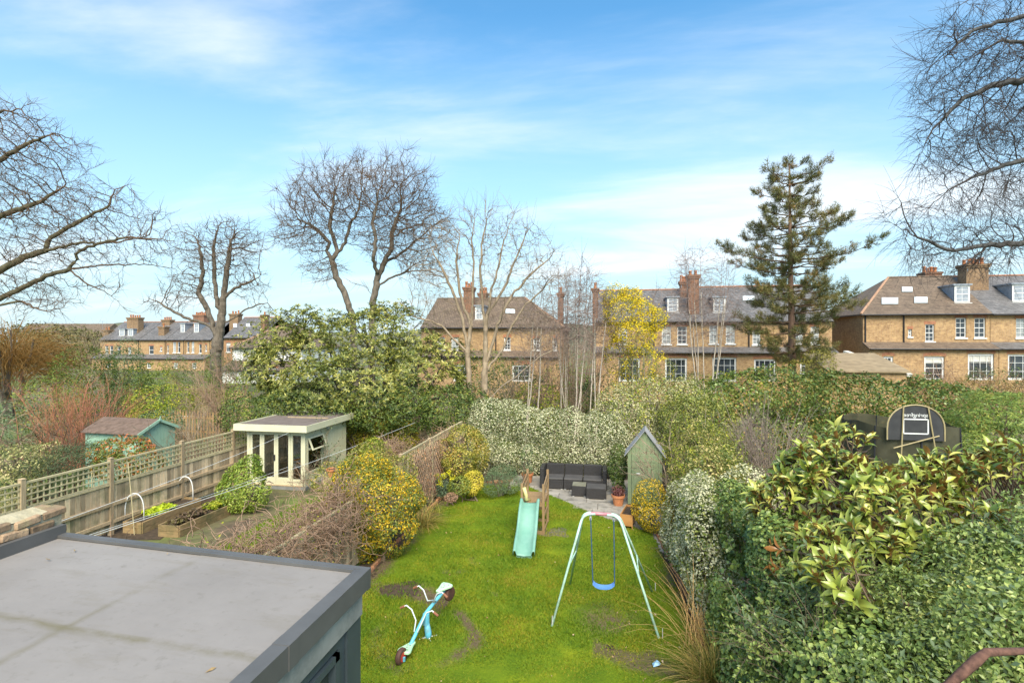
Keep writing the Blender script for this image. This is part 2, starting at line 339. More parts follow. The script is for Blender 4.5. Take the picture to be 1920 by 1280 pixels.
# leaf litter chips on the soil
# patio slabs
SLAB = pm('sandstone slab', [(.2, .185, .16), (.33, .3, .255), (.27, .25, .23)], 2.2, .8, .004, objvar=.16, grime=((.12, .11, .085), 3))
pat = empty('patio', (0, 0, 0)); tag(pat, kind='structure')
BOX('patio_bed', (-3.3, 13.0, .0), (1.55, 19.2, .02), pm('mortar', [(.1, .09, .075), (.17, .15, .12)], 8, .95), pat)
y = 12.9; r_ = 0
while y < 19.1:
    hh = (.62, .9, .62, .75)[r_ % 4]; x = -3.4 + (.35, 0, .6, .2)[r_ % 4] - .6
    while x < 1.5:
        ww = random.choice((.6, .9, .9, 1.2)); c = np.array([[x + ww * u, y + hh * v] for u in (.05, .5, .95) for v in (.05, .5, .95)])
        x1 = min(x + ww, 1.58)
        if (~inside(c, lawn)).any() and x1 > -3.2 and x1 - x > .2 and not (x + ww < -2.2 and y < 15.5):
            BOX('paving_slab', (max(x, -3.4) + .008, y + .008, .0), (x1 - .008, y + hh - .008, .03 + random.uniform(-.004, .005)), SLAB, pat, bevel=.006)
        x += ww
    y += hh; r_ += 1
# brick edging along the borders
EDG = pm('edging brick', [(.3, .12, .06), (.46, .22, .12)], 9, .85, .003, objvar=.25, grime=((.12, .1, .05), 5))
em = MB().box((-.1, -.035, -.03), (.1, .035, .09)).mesh('edging_brick', EDG, bevel=.008)
edg = empty('lawn_edging', (0, 0, 0)); tag(edg, 'row of red bricks laid on edge around the lawn', 'edging')
def edging(pts):
    for a, b in zip(pts[:-1], pts[1:]):
        a, b = Vector(a), Vector(b); L = (b - a).length; k = max(1, int(L / .225))
        for i in range(k):
            p = a.lerp(b, (i + .5) / k); inst('brick', em, edg, (p.x + random.uniform(-.015, .015), p.y, .0 + random.uniform(-.02, .01)), (random.uniform(-.1, .1), random.uniform(-.06, .06), math.atan2(b.y - a.y, b.x - a.x) + random.uniform(-.08, .08)))
lw = [Vector((p[0], p[1])) for p in lawn]
edging([Vector((-5.02, 8.6))] + [p + Vector((-.1, .05)) for p in lw[0:8]])
edging([p + Vector((.12, .0)) for p in lw[12:18]])

# ------------------------------------------------------------------ houses
def grid_wall(mb, x0, x1, z0, z1, y, holes, depth=.16):
    xs = sorted({x0, x1, *[h[0] for h in holes], *[h[2] for h in holes]}); zs = sorted({z0, z1, *[h[1] for h in holes], *[h[3] for h in holes]})
    for xa, xb in zip(xs[:-1], xs[1:]):
        for za, zb in zip(zs[:-1], zs[1:]):
            xm, zm = (xa + xb) / 2, (za + zb) / 2
            if not (x0 <= xm <= x1 and z0 <= zm <= z1): continue
            if any(h[0] < xm < h[2] and h[1] < zm < h[3] for h in holes): continue
            mb.add([(xa, y, za), (xb, y, za), (xb, y, zb), (xa, y, zb)], [(0, 1, 2, 3)])
    for a, c, b, d in holes:
        mb.add([(a, y, c), (b, y, c), (b, y, d), (a, y, d), (a, y + depth, c), (b, y + depth, c), (b, y + depth, d), (a, y + depth, d)], [(0, 4, 5, 1), (1, 5, 6, 2), (2, 6, 7, 3), (3, 7, 4, 0)])
def window(par, x0, z0, x1, z1, y, cols=2, rows=4, pane=PANE, sill=True, lintel=REDB, fr=.07, blind=0, arch=False):
    yy = y + .09; m = MB(); b = .028
    m.box((x0, yy, z0), (x0 + fr, yy + .06, z1)).box((x1 - fr, yy, z0), (x1, yy + .06, z1)).box((x0 + fr, yy, z0), (x1 - fr, yy + .06, z0 + fr)).box((x0 + fr, yy, z1 - fr), (x1 - fr, yy + .06, z1))
    for i in range(1, cols):
        xc = x0 + (x1 - x0) * i / cols; m.box((xc - b / 2, yy + .01, z0 + fr), (xc + b / 2, yy + .05, z1 - fr))
    for i in range(1, rows):
        zc = z0 + (z1 - z0) * i / rows; bb = .06 if i * 2 == rows else b; m.box((x0 + fr, yy + .005, zc - bb / 2), (x1 - fr, yy + .045, zc + bb / 2))
    w_ = m.build('window', WHITE, par)
    BOX('pane', (x0 + fr * .5, yy + .051, z0 + fr * .5), (x1 - fr * .5, yy + .058, z1 - fr * .5), pane, w_)
    if blind: BOX('blind', (x0 + fr, yy + .046, z1 - (z1 - z0) * blind), (x1 - fr, yy + .0505, z1 - fr), pm('cream blind', [(.55, .53, .47), (.66, .64, .58)], 3, .8), w_)
    if sill: BOX('sill', (x0 - .07, y - .07, z0 - .1), (x1 + .07, y + .1, z0 - .003), WHITE, w_)
    if lintel:
        k = 7 if arch else 2; ps = []
        for i in range(k):
            u = i / (k - 1); ps.append((x0 - .08 + (x1 - x0 + .16) * u, y - .014, z1 + .003 + (.1 * math.sin(math.pi * u) if arch else 0)))
        poly = ps + [(p[0], p[1], p[2] + .23) for p in reversed(ps)]
        MB().prism(poly, (0, .04, 0)).build('lintel', lintel, w_)
def pots(par, x0, x1, y0, y1, z, n, mat=TERRA, h=.5):
    for i in range(n):
        x = x0 + (x1 - x0) * (i + .5) / n; y = (y0 + y1) / 2; hh = h * random.uniform(.75, 1.15)
        MB().lathe([(.13, 0), (.11, hh * .8), (.14, hh * .84), (.14, hh), (.09, hh), (.08, hh * .5)], 10, (x, y, z)).build('chimney_pot', mat, par, smooth=True)
def chimney(par, x0, x1, y0, y1, z0, z1, n=4, mat=CHIM, h=.5):
    m = MB().box((x0, y0, z0), (x1, y1, z1 - .32)).box((x0 - .07, y0 - .07, z1 - .32), (x1 + .07, y1 + .07, z1 - .16)).box((x0 - .12, y0 - .12, z1 - .16), (x1 + .12, y1 + .12, z1))
    c = m.build('chimney', mat, par); pots(c, x0, x1, y0, y1, z1, n, h=h)
    if random.random() < .6:
        xa, ya = x0 + .06, y0 - .03; a_ = MB().tube([(xa, ya, z1 - .6), (xa, ya, z1 + 1.5)], .022, 5)
        for k in range(5): a_.tube([(xa - .3 + .02 * k, ya - .35 + .17 * k, z1 + 1.42), (xa + .3 - .02 * k, ya - .35 + .17 * k, z1 + 1.42)], .01, 4)
        a_.tube([(xa, ya - .4, z1 + 1.42), (xa, ya + .4, z1 + 1.42)], .014, 4).build('aerial', LEAD, c)
    return c
def house(label, Y, px0, px1, py_e, py_r, depth=8.5, hip=(0, 0), roofm=SLATE, wallm=STOCK, wins=(), low=(), pent=None, dormers=(), sky=(), chims=(), pipes=(), group=None, refpx=None, zb=-.2, ridge_back=None, over=.25):
    rp = refpx or (px0 + px1) / 2
    x0, x1 = fx(px0, Y), fx(px1, Y); X = x0; ze = fz(rp, py_e, Y)
    rb = ridge_back or depth / 2
    zr = H + (YH - py_r) / F * (-fx(rp, Y) * sA + (Y + rb) * cA)
    root = empty('terraced_house', (X, Y, 0), 0, label, 'house', group); W = x1 - x0
    lx = lambda px: fx(px, Y) - X
    wl = [(lx(w_[0]), fz(w_[0], w_[3], Y), lx(w_[2]), fz(w_[0], w_[1], Y)) for w_ in wins]
    m = MB(); zlow = zb
    if pent: zp0, zp1, pr = fz(rp, pent[0], Y), fz(rp, pent[1], Y - pent[2]), pent[2]
    grid_wall(m, 0, W, zlow, ze, 0, wl)
    if not hip[0]: m.add([(0, 0, ze), (0, rb, zr), (0, 2 * rb, ze)], [(0, 1, 2)])
    if not hip[1]: m.add([(W, 0, ze), (W, rb, zr), (W, 2 * rb, ze)], [(0, 1, 2)])
    m.add([(0, 0, zlow), (0, depth, zlow), (0, depth, ze), (0, 0, ze)], [(0, 1, 2, 3)]); m.add([(W, 0, zlow), (W, depth, zlow), (W, depth, ze), (W, 0, ze)], [(0, 1, 2, 3)]); m.add([(0, depth, zlow), (W, depth, zlow), (W, depth, ze), (0, depth, ze)], [(0, 1, 2, 3)])
    m.build('wall', wallm, root)
    for w_, q in zip(wins, wl): window(root, *q, 0, *(w_[4:6] if len(w_) > 4 else (2, 4)), pane=random.choice((PANE, PANE, PANE2)), blind=random.choice((0, 0, .35)))
    if pent:
        Yl = Y - pr; ll = lambda px: fx(px, Yl) - X
        lo = [(ll(w_[0]), max(.3, fz(w_[0], w_[3], Yl)), ll(w_[2]), fz(w_[0], w_[1], Yl)) for w_ in low]
        m = MB(); grid_wall(m, 0, W, zlow, zp1 - .02, -pr, lo); m.add([(0, -pr, zlow), (0, 0, zlow), (0, 0, zp0), (0, -pr, zp1 - .02)], [(0, 1, 2, 3)]); m.add([(W, -pr, zlow), (W, 0, zlow), (W, 0, zp0), (W, -pr, zp1 - .02)], [(0, 1, 2, 3)])
        m.build('ground_floor_wall', wallm, root)
        MB().prism([(-.05, -.003, zp0), (-.05, -pr - .22, zp1), (-.05, -pr - .22, zp1 - .09), (-.05, -.003, zp0 - .09)], (W + .1, 0, 0)).build('pent_roof', roofm, root)
        MB().tube([(0, -pr - .27, zp1 - .06), (W, -pr - .27, zp1 - .06)], .06, 6).build('gutter', IRON, root)
        for w_, q in zip(low, lo): window(root, *q, -pr, *(w_[4:6] if len(w_) > 4 else (3, 3)), fr=.13, sill=False, arch=True, blind=random.choice((0, .3, 0)))
    ov = over; zo = ze - ov * (zr - ze) / rb
    hl = rb * .85 if hip[0] else 0; hr = rb * .85 if hip[1] else 0; a0 = -ov if hip[0] else 0; a1 = W + ov if hip[1] else W
    q = [(a0, -ov, zo), (a1, -ov, zo), (a1, 2 * rb + ov, zo), (a0, 2 * rb + ov, zo), (hl if hip[0] else a0, rb, zr), (W - hr if hip[1] else a1, rb, zr)]
    q2 = [(x, y, z + .1) for x, y, z in q]; rf = MB()
    rf.add(q2 + q[:4], [(0, 1, 5, 4), (2, 3, 4, 5), (1, 2, 5), (3, 0, 4), (9, 8, 7, 6), (6, 7, 1, 0), (7, 8, 2, 1), (8, 9, 3, 2), (9, 6, 0, 3)])
    roof = rf.build('roof', roofm, root)
    MB().tube([q2[4], q2[5]], .09, 6).build('ridge_tiles', REDB if roofm is SLATE else TILE, roof)
    for i, j, on in ((0, 4, hip[0]), (1, 5, hip[1])):
        if on: MB().tube([q2[i], q2[j]], .09, 6).build('hip_tiles', pm('hip tile', [(.3, .17, .1), (.42, .26, .17)], 4, .8), roof)
    MB().tube([(a0, -ov - .05, zo + .02), (a1, -ov - .05, zo + .02)], .07, 6).build('gutter', IRON, root)
    for p in pipes: MB().tube([(lx(p), -.06, zlow), (lx(p), -.06, zo)], .05, 6).build('drainpipe', IRON, root)
    sl_ = (zr - ze) / rb
    def on_roof(px, py):                        # point of the front roof slope seen at a pixel
        o_ = Vector((0, 0, H)); d = at(px, py, 1) - o_
        t = ((ze - H) - sl_ * Y) / (d.z - sl_ * d.y); return o_ + d * t - Vector((X, Y, 0))
    for dm in dormers:
        a, b, c, d = dm[:4]; p = on_roof((a + c) / 2, d); Yd = Y + p.y
        xa, xb = fx(a, Yd) - X, fx(c, Yd) - X; zl, zt = fz(a, d, Yd), fz(a, b, Yd); yb = min(rb, (zt - ze) / sl_)
        dmo = MB().prism([(xa, p.y - .02, zl), (xa, p.y - .02, zt), (xa, yb, zt)], (xb - xa, 0, 0)).build('dormer', LEAD, root)
        MB().box((xa - .12, p.y - .15, zt), (xb + .12, yb, zt + .1)).build('dormer_roof', LEAD, dmo)
        window(dmo, xa, zl, xb, zt, p.y - .13, 2, 4, fr=.13, sill=True, lintel=None)
    for s in sky:
        a, b, c, d = s; P = [on_roof(a, d), on_roof(c, d), on_roof(c, b), on_roof(a, b)]; nv = Vector((0, -sl_, 1)).normalized()
        MB().prism([p + nv * .11 for p in P], nv * .06).build('skylight', pm('skylight frame', [(.4, .42, .42), (.5, .52, .52)], 3, .5), root)
        cc = sum(P, Vector()) / 4; MB().prism([cc + (p - cc) * .84 + nv * .172 for p in P], nv * .006).build('pane', glassm('skylight glass', (.45, .5, .55), .15), root)
    for ch in chims:                           # px0,py_top,px1, depth in y0..y1, base py, pots
        a, b, c, ya, yb, n, mt = ch; Yc = Y + ya; z1 = fz(a, b, Yc)
        chimney(root, fx(a, Yc) - X, fx(c, Yc) - X, ya, yb, ze - 1.0 if ya < .3 else ze - .2, z1, n, mt)
    return root
G1 = 'terraced houses across the gardens'
YR = 45.2
house('yellow brick end house with brown hipped roof, skylights and a lead-cheeked dormer', YR, 1618, 1856, 586, 522, 9, (1, 0), TILE, STOCK, group=G1,
      wins=[(1703, 617, 1710, 631, 1, 2), (1735, 608, 1752, 640), (1792, 596, 1812, 633), (1827, 596, 1848, 633)],
      low=[(1656, 668, 1675, 690, 2, 2), (1733, 668, 1771, 712, 2, 4), (1815, 663, 1864, 712, 4, 3)], pent=(641, 653, .9), dormers=[(1789, 535, 1818, 568)],
      sky=[(1652, 561, 1683, 573), (1713, 560, 1738, 571), (1690, 541, 1710, 550)], chims=[(1812, 495, 1854, 2.6, 3.7, 5, CHIM), (1736, 510, 1764, 4.8, 5.9, 4, CHIMR)], pipes=[1694, 1622], refpx=1740)
house('yellow brick house with grey slate roof and wide dormer at the right edge', YR, 1857, 2060, 586, 520, 9, (0, 0), SLATE, STOCK, group=G1,
      wins=[(1905, 597, 1924, 633), (1955, 597, 1974, 633), (2000, 597, 2018, 633)], low=[(1890, 664, 1935, 712, 3, 3), (1975, 664, 2020, 712, 3, 3)], pent=(641, 653, .9), dormers=[(1897, 533, 1935, 566)], chims=[(2010, 497, 2050, 2.6, 3.7, 4, CHIM)], refpx=1900)
house('yellow brick terraced house with slate roof and white dormer left of the tall chimney', YR, 1118, 1300, 600, 545, 9, (0, 0), SLATE, STOCK, group=G1,
      wins=[(1160, 612, 1176, 645), (1241, 612, 1258, 645), (1270, 612, 1288, 645)], low=[(1247, 671, 1288, 715, 4, 3), (1160, 671, 1200, 715, 3, 3)], pent=(650, 660, 1.0), dormers=[(1251, 558, 1272, 586)],
      chims=[(1111, 540, 1121, .2, 1.2, 1, CHIMR)], pipes=[1226], refpx=1260)
house('yellow brick terraced house with slate roof, dormer and french windows behind the pine', YR, 1301, 1560, 600, 540, 9, (0, 0), SLATE, STOCK, group=G1,
      wins=[(1330, 610, 1346, 644), (1361, 610, 1378, 644), (1411, 619, 1426, 646), (1490, 612, 1506, 645), (1520, 612, 1536, 645)], low=[(1336, 670, 1381, 715, 4, 3), (1414, 673, 1455, 715, 4, 3), (1500, 672, 1540, 715, 3, 3)], pent=(650, 660, 1.0),
      dormers=[(1337, 558, 1360, 586)], sky=[(1392, 558, 1414, 566)], chims=[(1291, 515, 1311, .6, 1.7, 2, CHIMR), (1276, 527, 1290, 3.2, 4.0, 3, CHIMR)], pipes=[1404], refpx=1360)
house('brown roofed brick house with white dormer behind the pale bare tree', YR, 790, 1052, 612, 560, 9, (0, 1), TILE, STOCK, group=G1,
      wins=[(820, 632, 834, 656), (846, 632, 860, 656), (945, 632, 957, 656), (1000, 634, 1012, 656), (1036, 634, 1044, 656)], low=[(850, 684, 880, 715), (960, 684, 995, 715)], pent=(657, 668, 1.0), dormers=[(891, 574, 906, 600)],
      sky=[(948, 582, 966, 590)], chims=[(869, 538, 885, 2.0, 3.1, 3, CHIMR), (897, 549, 911, 4.4, 5.3, 3, CHIMR), (1046, 549, 1055, .4, 1.4, 1, CHIMR)], pipes=[930], refpx=930)
YL = 76.0
G2 = 'far terrace beyond the left gardens'
ll = [(188, 262, 'leftmost house of the far terrace, with two white dormers', [(197, 648, 203, 664), (206, 648, 212, 664), (220, 648, 226, 664), (240, 650, 246, 664)], [(224, 617, 234, 630), (240, 617, 250, 630)], [(238, 595, 259, 1.5, 2.6, 5, CHIM), (192, 618, 202, 1, 2, 2, CHIM)]),
      (263, 312, 'second house of the far terrace, arched landing window and lean-to roof below', [(279, 648, 288, 664), (300, 650, 304, 658)], [], [(297, 612, 308, .8, 1.8, 1, CHIM), (303, 599, 318, 3.5, 4.5, 4, CHIM)]),
      (313, 347, 'third house of the far terrace, paired sash windows under a white dormer', [(324, 641, 330, 661), (333, 641, 338, 661), (313.5, 647, 316.5, 662)], [(339, 607, 347, 623)], []),
      (348, 396, 'house of the far terrace left of the plane tree trunk, paired sash windows', [(351, 640, 355, 661), (359, 640, 364, 661), (373, 645, 378, 662), (385, 646, 388, 658)], [(364, 606, 373, 623)], [(362, 590, 382, 3.0, 4.2, 6, CHIMR)])]
for a, b, lab, wi, do, ch in ll:
    house(lab, YL, a, b, 636, 604, 9, (0, 0), SLATE, STOCK, wins=[(*q, 1, 2) for q in wi], dormers=do, chims=ch, pipes=[b - 2], pent=(664, 672, 1.5), low=[(a + 12, 680, a + 20, 700, 2, 2)], group=G2, refpx=300)
house('grey slate roofed house with two skylights behind the plane tree', 70, 420, 492, 632, 596, 9, (0, 0), SLATE, brickm('orange brick', (.52, .27, .11), (.42, .2, .09), (.4, .32, .22)), wins=[(424, 642, 432, 660, 2, 2), (440, 642, 448, 660, 2, 2)], sky=[(438, 608, 445, 615), (462, 608, 470, 614)], chims=[(489, 590, 496, 1, 2, 1, CHIMR), (430, 588, 446, 4, 5, 3, CHIM)], refpx=450)
RENDER = pm('white render', [(.62, .61, .57), (.74, .73, .69)], 2, .85)
house('low white rendered house with brown hipped roof and white lean-to', 56, 436, 566, 651, 608, 9, (1, 1), TILE, RENDER, wins=[(482, 657, 488, 672, 1, 2), (512, 656, 522, 672, 2, 2)], low=[(500, 690, 520, 705, 2, 2)], pent=(676, 694, 2.2), refpx=500, pipes=[531])
# brick outbuilding with a lean-to roof in front of the right houses
ob = empty('brick_outbuilding', (fx(1556, 34), 34, 0), 0, 'low brick outbuilding with boarded doors and felt roof below the pine', 'outbuilding')
x1 = fx(1700, 34) - fx(1556, 34); zt = fz(1620, 698, 34); zb_ = fz(1620, 664, 38)
m = MB(); grid_wall(m, 0, x1, 0, zt, 0, [(1.5, .1, 2.6, zt - .25)]); m.add([(0, 0, 0), (0, 4, 0), (0, 4, zb_), (0, 0, zt)], [(0, 1, 2, 3)]); m.add([(x1, 0, 0), (x1, 4, 0), (x1, 4, zb_), (x1, 0, zt)], [(0, 1, 2, 3)]); m.build('wall', STOCK, ob)
MB().prism([(-.15, -.2, zt), (-.15, 4.1, zb_), (-.15, 4.1, zb_ + .08), (-.15, -.2, zt + .08)], (x1 + .3, 0, 0)).build('roof', pm('tan felt', [(.2, .15, .09), (.34, .26, .16)], 2, .9), ob)
for i in range(7): BOX('board', (1.5 + .157 * i + .004, .06, .1), (1.5 + .157 * (i + 1) - .004, .09, zt - .25), pm('tan board', [(.42, .28, .15), (.55, .38, .22)], 3, .8, .0, (8, 8, 1), objvar=.12), ob)
cw = empty('coping_wall', at(1585, 664, 37), 0, 'brick garden wall with sloping pale stone coping beside the outbuilding', 'wall')
p0, p1 = at(1585, 660, 38), at(1706, 704, 33.5)
MB().bar(p0 - cw.location, p1 - cw.location, .4, .22).build('coping', STONE, cw)
a_, b_ = p0 - cw.location, p1 - cw.location; zc = -cw.location.z
MB().add([a_ + Vector((0, 0, -.14)), b_ + Vector((0, 0, -.14)), Vector((b_.x, b_.y, zc)), Vector((a_.x, a_.y, zc))], [(0, 1, 2, 3)]).add([a_ + Vector((.22, 0, -.14)), b_ + Vector((.22, 0, -.14)), Vector((b_.x + .22, b_.y, zc)), Vector((a_.x + .22, a_.y, zc))], [(3, 2, 1, 0)]).build('brickwork', STOCK, cw)
# ------------------------------------------------------------------ own extension with flat roof
ZR = 3.2
c1 = gr(682, 1062, ZR); c0 = gr(110, 998, ZR)
EX1, EX0, EY = c1.x, -4.8, 3.95; TILT = math.atan2(.088, 2.87)
def fall(o): o.rotation_euler = (0, TILT, 0); o.location = (-ZR * math.sin(TILT), 0, ZR * (1 - math.cos(TILT))); return o      # the roof drains towards its right edge
ext = empty('flat_roof_extension', (EX1, EY, 0), 0, 'grey flat roofed rear extension with dark glazed side doors', 'extension')
def roofm():
    m, t, b = base_mat('grey roof membrane'); f = noise(t, .9, 6, .6, coord='World'); f2 = noise(t, 14, 5, .7, coord='World')
    c = ramp(t, f, [(.3, (.215, .195, .178)), (.55, (.25, .228, .21)), (.75, (.275, .252, .232))])
    st = noise(t, 1.3, 7, .7, (1, 4, 1), 'World')
    c = mixc(t, ramp(t, st, [(.52, (0, 0, 0)), (.76, (.5, .5, .5))]), c, (.175, .15, .105))
    c = mixc(t, ramp(t, f2, [(.56, (0, 0, 0)), (.72, (.5, .5, .5))]), c, (.165, .15, .125))
    gp = NN(t, 'ShaderNodeNewGeometry'); sp = NN(t, 'ShaderNodeSeparateXYZ'); t.links.new(gp.outputs['Position'], sp.inputs[0]); wob = math_(t, 'MULTIPLY', math_(t, 'SUBTRACT', noise(t, 1.7, 4, .6, coord='World'), .5), .16)
    for ax, off, wdt, amt in ((1, EY + SEAM_, .055, .8), (0, EX1 + XS_ - .03, .05, .55)):
        dd = math_(t, 'ABSOLUTE', math_(t, 'SUBTRACT', math_(t, 'ADD', sp.outputs[ax], wob), off + .045)); near = math_(t, 'MULTIPLY', math_(t, 'SUBTRACT', 1.0, math_(t, 'DIVIDE', dd, wdt), clamp=True), math_(t, 'MULTIPLY', ramp(t, noise(t, 2.2, 6, .7, coord='World'), [(.38, (0, 0, 0)), (.6, (1, 1, 1))]), amt))
        c = mixc(t, near, c, (.15, .13, .075))
    t.links.new(c, b.inputs['Base Color']); b.inputs['Roughness'].default_value = .7; b.inputs['Specular IOR Level'].default_value = .25; bump(t, b, noise(t, 2.5, 4, .5, coord='World'), .012); return m
W_ = EX1 - EX0
DK = pm('anthracite trim', [(.085, .083, .08), (.115, .112, .108)], 3, .5, .001)
FR = pm('dark window frame', [(.045, .06, .068), (.06, .078, .088)], 3, .42)
RD = pm('grey render', [(.2, .2, .185), (.34, .34, .31)], 2.2, .85, .003, grime=((.14, .15, .135), 3))
ym = (gr(0, 1165, ZR) - Vector((EX1, EY, 0))).y; ym2 = (gr(480, 1245, ZR) - Vector((EX1, EY, 0))).y; seam = (ym + ym2) / 2
xs_ = (gr(385, 1040, ZR).x - EX1); SEAM_, XS_ = seam, xs_; RM = roofm()
fall(BOX('roof_sheet', (-W_ + .02, seam, ZR - .12), (xs_, -.05, ZR - .03), RM, ext))
fall(BOX('roof_sheet', (xs_ - .0, seam, ZR - .12), (-.05, -.05, ZR - .0262), RM, ext))
fall(BOX('roof_sheet', (-W_ + .02, -4.6, ZR - .12), (-.05, seam + .06, ZR - .0205), RM, ext))
fall(MB().box((-W_, -.05, ZR - .16), (.06, 0.0, ZR)).build('back_trim', DK, ext))
fall(MB().bar((-W_, -.052, ZR - .012), (-.05, -.052, ZR - .012), .05, .021).build('trim_lip', DK, ext))
MB().box((-.05, -1.02, ZR - .15), (.06, -.051, ZR - .001)).build('side_trim', DK, ext)
MB().box((-.05, -4.6, ZR - .15), (.058, -1.024, ZR - .002)).build('side_trim', DK, ext)
MB().box((-.05, -1.1, ZR - .152), (.063, -1.0, ZR + .001)).build('trim_joint', DK, ext)
MB().box((-W_ - .0, -4.6, ZR - .05), (-W_ + .05, 0.0, ZR + .16)).build('wall_flashing', DK, ext)
MB().box((-W_ + .1, -4.6, ZR - .36), (0, -.03, ZR - .121)).build('wall', RD, ext)
MB().box((-.22, -.25, 0), (-.012, -.035, ZR - .36)).build('corner_post', FR, ext)
MB().box((-W_ + .1, -.2, 0), (-.22, -.036, ZR - .36)).build('rear_wall', RD, ext)
for ya, yb in ((-1.5, -.26), (-2.75, -1.51), (-4.0, -2.76)):
    m = MB(); t_ = .09; z1 = ZR - .36
    m.box((-.12, ya, 0), (-.03, ya + t_, z1)).box((-.12, yb - t_, 0), (-.03, yb, z1)).box((-.12, ya + t_, z1 - t_), (-.03, yb - t_, z1)).box((-.12, ya + t_, 0), (-.03, yb - t_, t_ * 1.4))
    m.box((-.10, ya + t_ + .012, z1 - t_ - .07), (-.012, yb - t_ - .012, z1 - t_ - .02)).box((-.10, yb - t_ - .07, .1), (-.012, yb - t_ - .012, z1 - t_ - .02))
    dr = m.build('glazed_door', FR, ext); BOX('pane', (-.08, ya + .06, .1), (-.07, yb - .06, z1 - .06), glassm('door glass', (.012, .016, .012), .02, 1.0), dr)
MB().box((-W_ + .1, -4.6, -.02), (-.2, -.2, .02)).build('floor', pm('floor', [(.2, .17, .13), (.25, .21, .16)], 2, .6), ext)
# specks of debris on the roof
for px, py, s in ((75, 1028, .05), (90, 1068, .028), (140, 1050, .022), (395, 1260, .03), (535, 1055, .025), (172, 1012, .02), (245, 1018, .02), (315, 1051, .015)):
    p = gr(px, py, ZR - .022); p.z += (EX1 - p.x) * math.tan(TILT); k = 6; s *= .6
    o = MB().add([(math.cos(i * 1.05) * s * (1 if i % 3 else 1.7), math.sin(i * 1.05) * s * .5, .004 + .012 * random.random()) for i in range(k)], [tuple(range(k))]).build('dead_leaf', pm('dry leaf', [(.2, .13, .06), (.42, .3, .14)], 8, .8), None, loc=p); o.rotation_euler = (0, 0, random.uniform(0, 3))
    tag(o, 'small dry leaf on the grey extension roof, ' + {75: 'largest one at the party wall', 90: 'left of the sheet centre', 140: 'right of the party wall corner', 395: 'alone near the bottom of the roof', 535: 'beside the right end of the back trim', 172: 'against the left end of the back trim', 245: 'second along the back trim', 315: 'in the middle of the upper sheet'}[px], 'leaf', 'dry leaves scattered on the grey extension roof')
# party wall of old bricks on the left of the roof
OLDB = pm('old mossy brick', [(.1, .07, .045), (.34, .23, .14), (.2, .13, .085)], 11, .95, .02, objvar=.35, grime=((.3, .25, .13), 7))
pw = empty('party_wall', (EX0, EY + .1, 0), 0, 'old mossy brick party wall at the left edge of the extension roof', 'wall')
BOX('wall_core', (-.33, -4.5, 0), (-.02, -.05, ZR - .05), brickm('wall brick', (.36, .25, .15), (.26, .17, .1), (.36, .32, .24)), pw)
bmesh_ = MB().box((-.105, -.05, -.033), (.105, .05, .033)).mesh('brick', OLDB, bevel=.012)
for ci in range(3):
    z = ZR + .1 + ci * .078
    for k in range(20):
        y = -.12 - k * .225 - (.11 if ci % 2 else 0)
        for xo in (-.1, -.25):
            inst('brick', bmesh_, pw, (xo + random.uniform(-.012, .012), y, z + random.uniform(-.006, .006)), (random.uniform(-.04, .04), random.uniform(-.06, .06), R(90) + random.uniform(-.07, .07)), (random.uniform(.95, 1.04), random.uniform(1.2, 1.45), random.uniform(.95, 1.12)))
BOX('mortar', (-.31, -4.5, ZR - .06), (-.05, -.06, ZR + .27), pm('lime mortar', [(.25, .22, .15), (.42, .38, .27)], 12, .95, .02), pw)
MB().add([(-.31, -4.5, ZR + .28), (-.05, -4.5, ZR + .28), (-.05, -.16, ZR + .28), (-.31, -.16, ZR + .28), (-.18, -4.5, ZR + .36), (-.18, -.2, ZR + .33)], [(0, 1, 4), (3, 5, 2), (0, 4, 5, 3), (1, 2, 5, 4)]).build('coping', pm('coping mortar', [(.3, .26, .16), (.5, .44, .3)], 6, .95, .03), pw)

# ------------------------------------------------------------------ fences
BRD = {}
def board_mesh(w_, h_, t_=.018, mat=WOOD):
    k = (round(w_, 3), round(h_, 3), t_, mat.name)
    if k not in BRD: BRD[k] = MB().box((-w_ / 2, -t_ / 2, 0), (w_ / 2, t_ / 2, h_)).mesh('board', mat)
    return BRD[k]
def fence_bay(par, p, q, hb, ht, trellis=True, side=1, skip=None, bh=.125, lz=.135):
    p, q = Vector(p), Vector(q); d = (q - p); L = d.length; d.normalize(); a = math.atan2(d.y, d.x); nn = Vector((-d.y, d.x, 0)) * side
    n = max(1, round((L - .1) / bh)); bw = (L - .1) / n
    for i in range(n):
        c = p + d * (.05 + bw * (i + .5)); inst('board', board_mesh(bw - .006, hb - .1), par, (c.x, c.y, p.z + .1 + random.uniform(-.01, .01)), (0, 0, a + random.uniform(.02, .06)))
    for z in (.35, hb * .62): MB().bar(p + d * .04 + nn * .035 + Vector((0, 0, z)), q - d * .04 + nn * .035 + Vector((0, 0, z)), .05, .08).build('rail', WOODP, par)
    MB().bar(p + d * .04 + Vector((0, 0, hb + .02)), q - d * .04 + Vector((0, 0, hb + .02)), .07, .04).build('capping', LATH, par)
    if trellis:
        z0, z1 = hb + .05, ht; k = round((L - .1) / lz)
        vm = board_mesh(.028, z1 - z0, .014, LATH)
        for i in range(k + 1):
            c = p + d * (.06 + (L - .12) * i / k); inst('lath', vm, par, (c.x, c.y, p.z + z0), (0, 0, a))
        kz = 4
        for i in range(kz + 1):
            z = z0 + .02 + (z1 - z0 - .04) * i / kz; wdt = .045 if i == kz else .028
            MB().bar(p + d * .05 + nn * .016 + Vector((0, 0, z)), q - d * .05 + nn * .016 + Vector((0, 0, z)), .016 if i < kz else .05, wdt).build('lath', LATH, par)
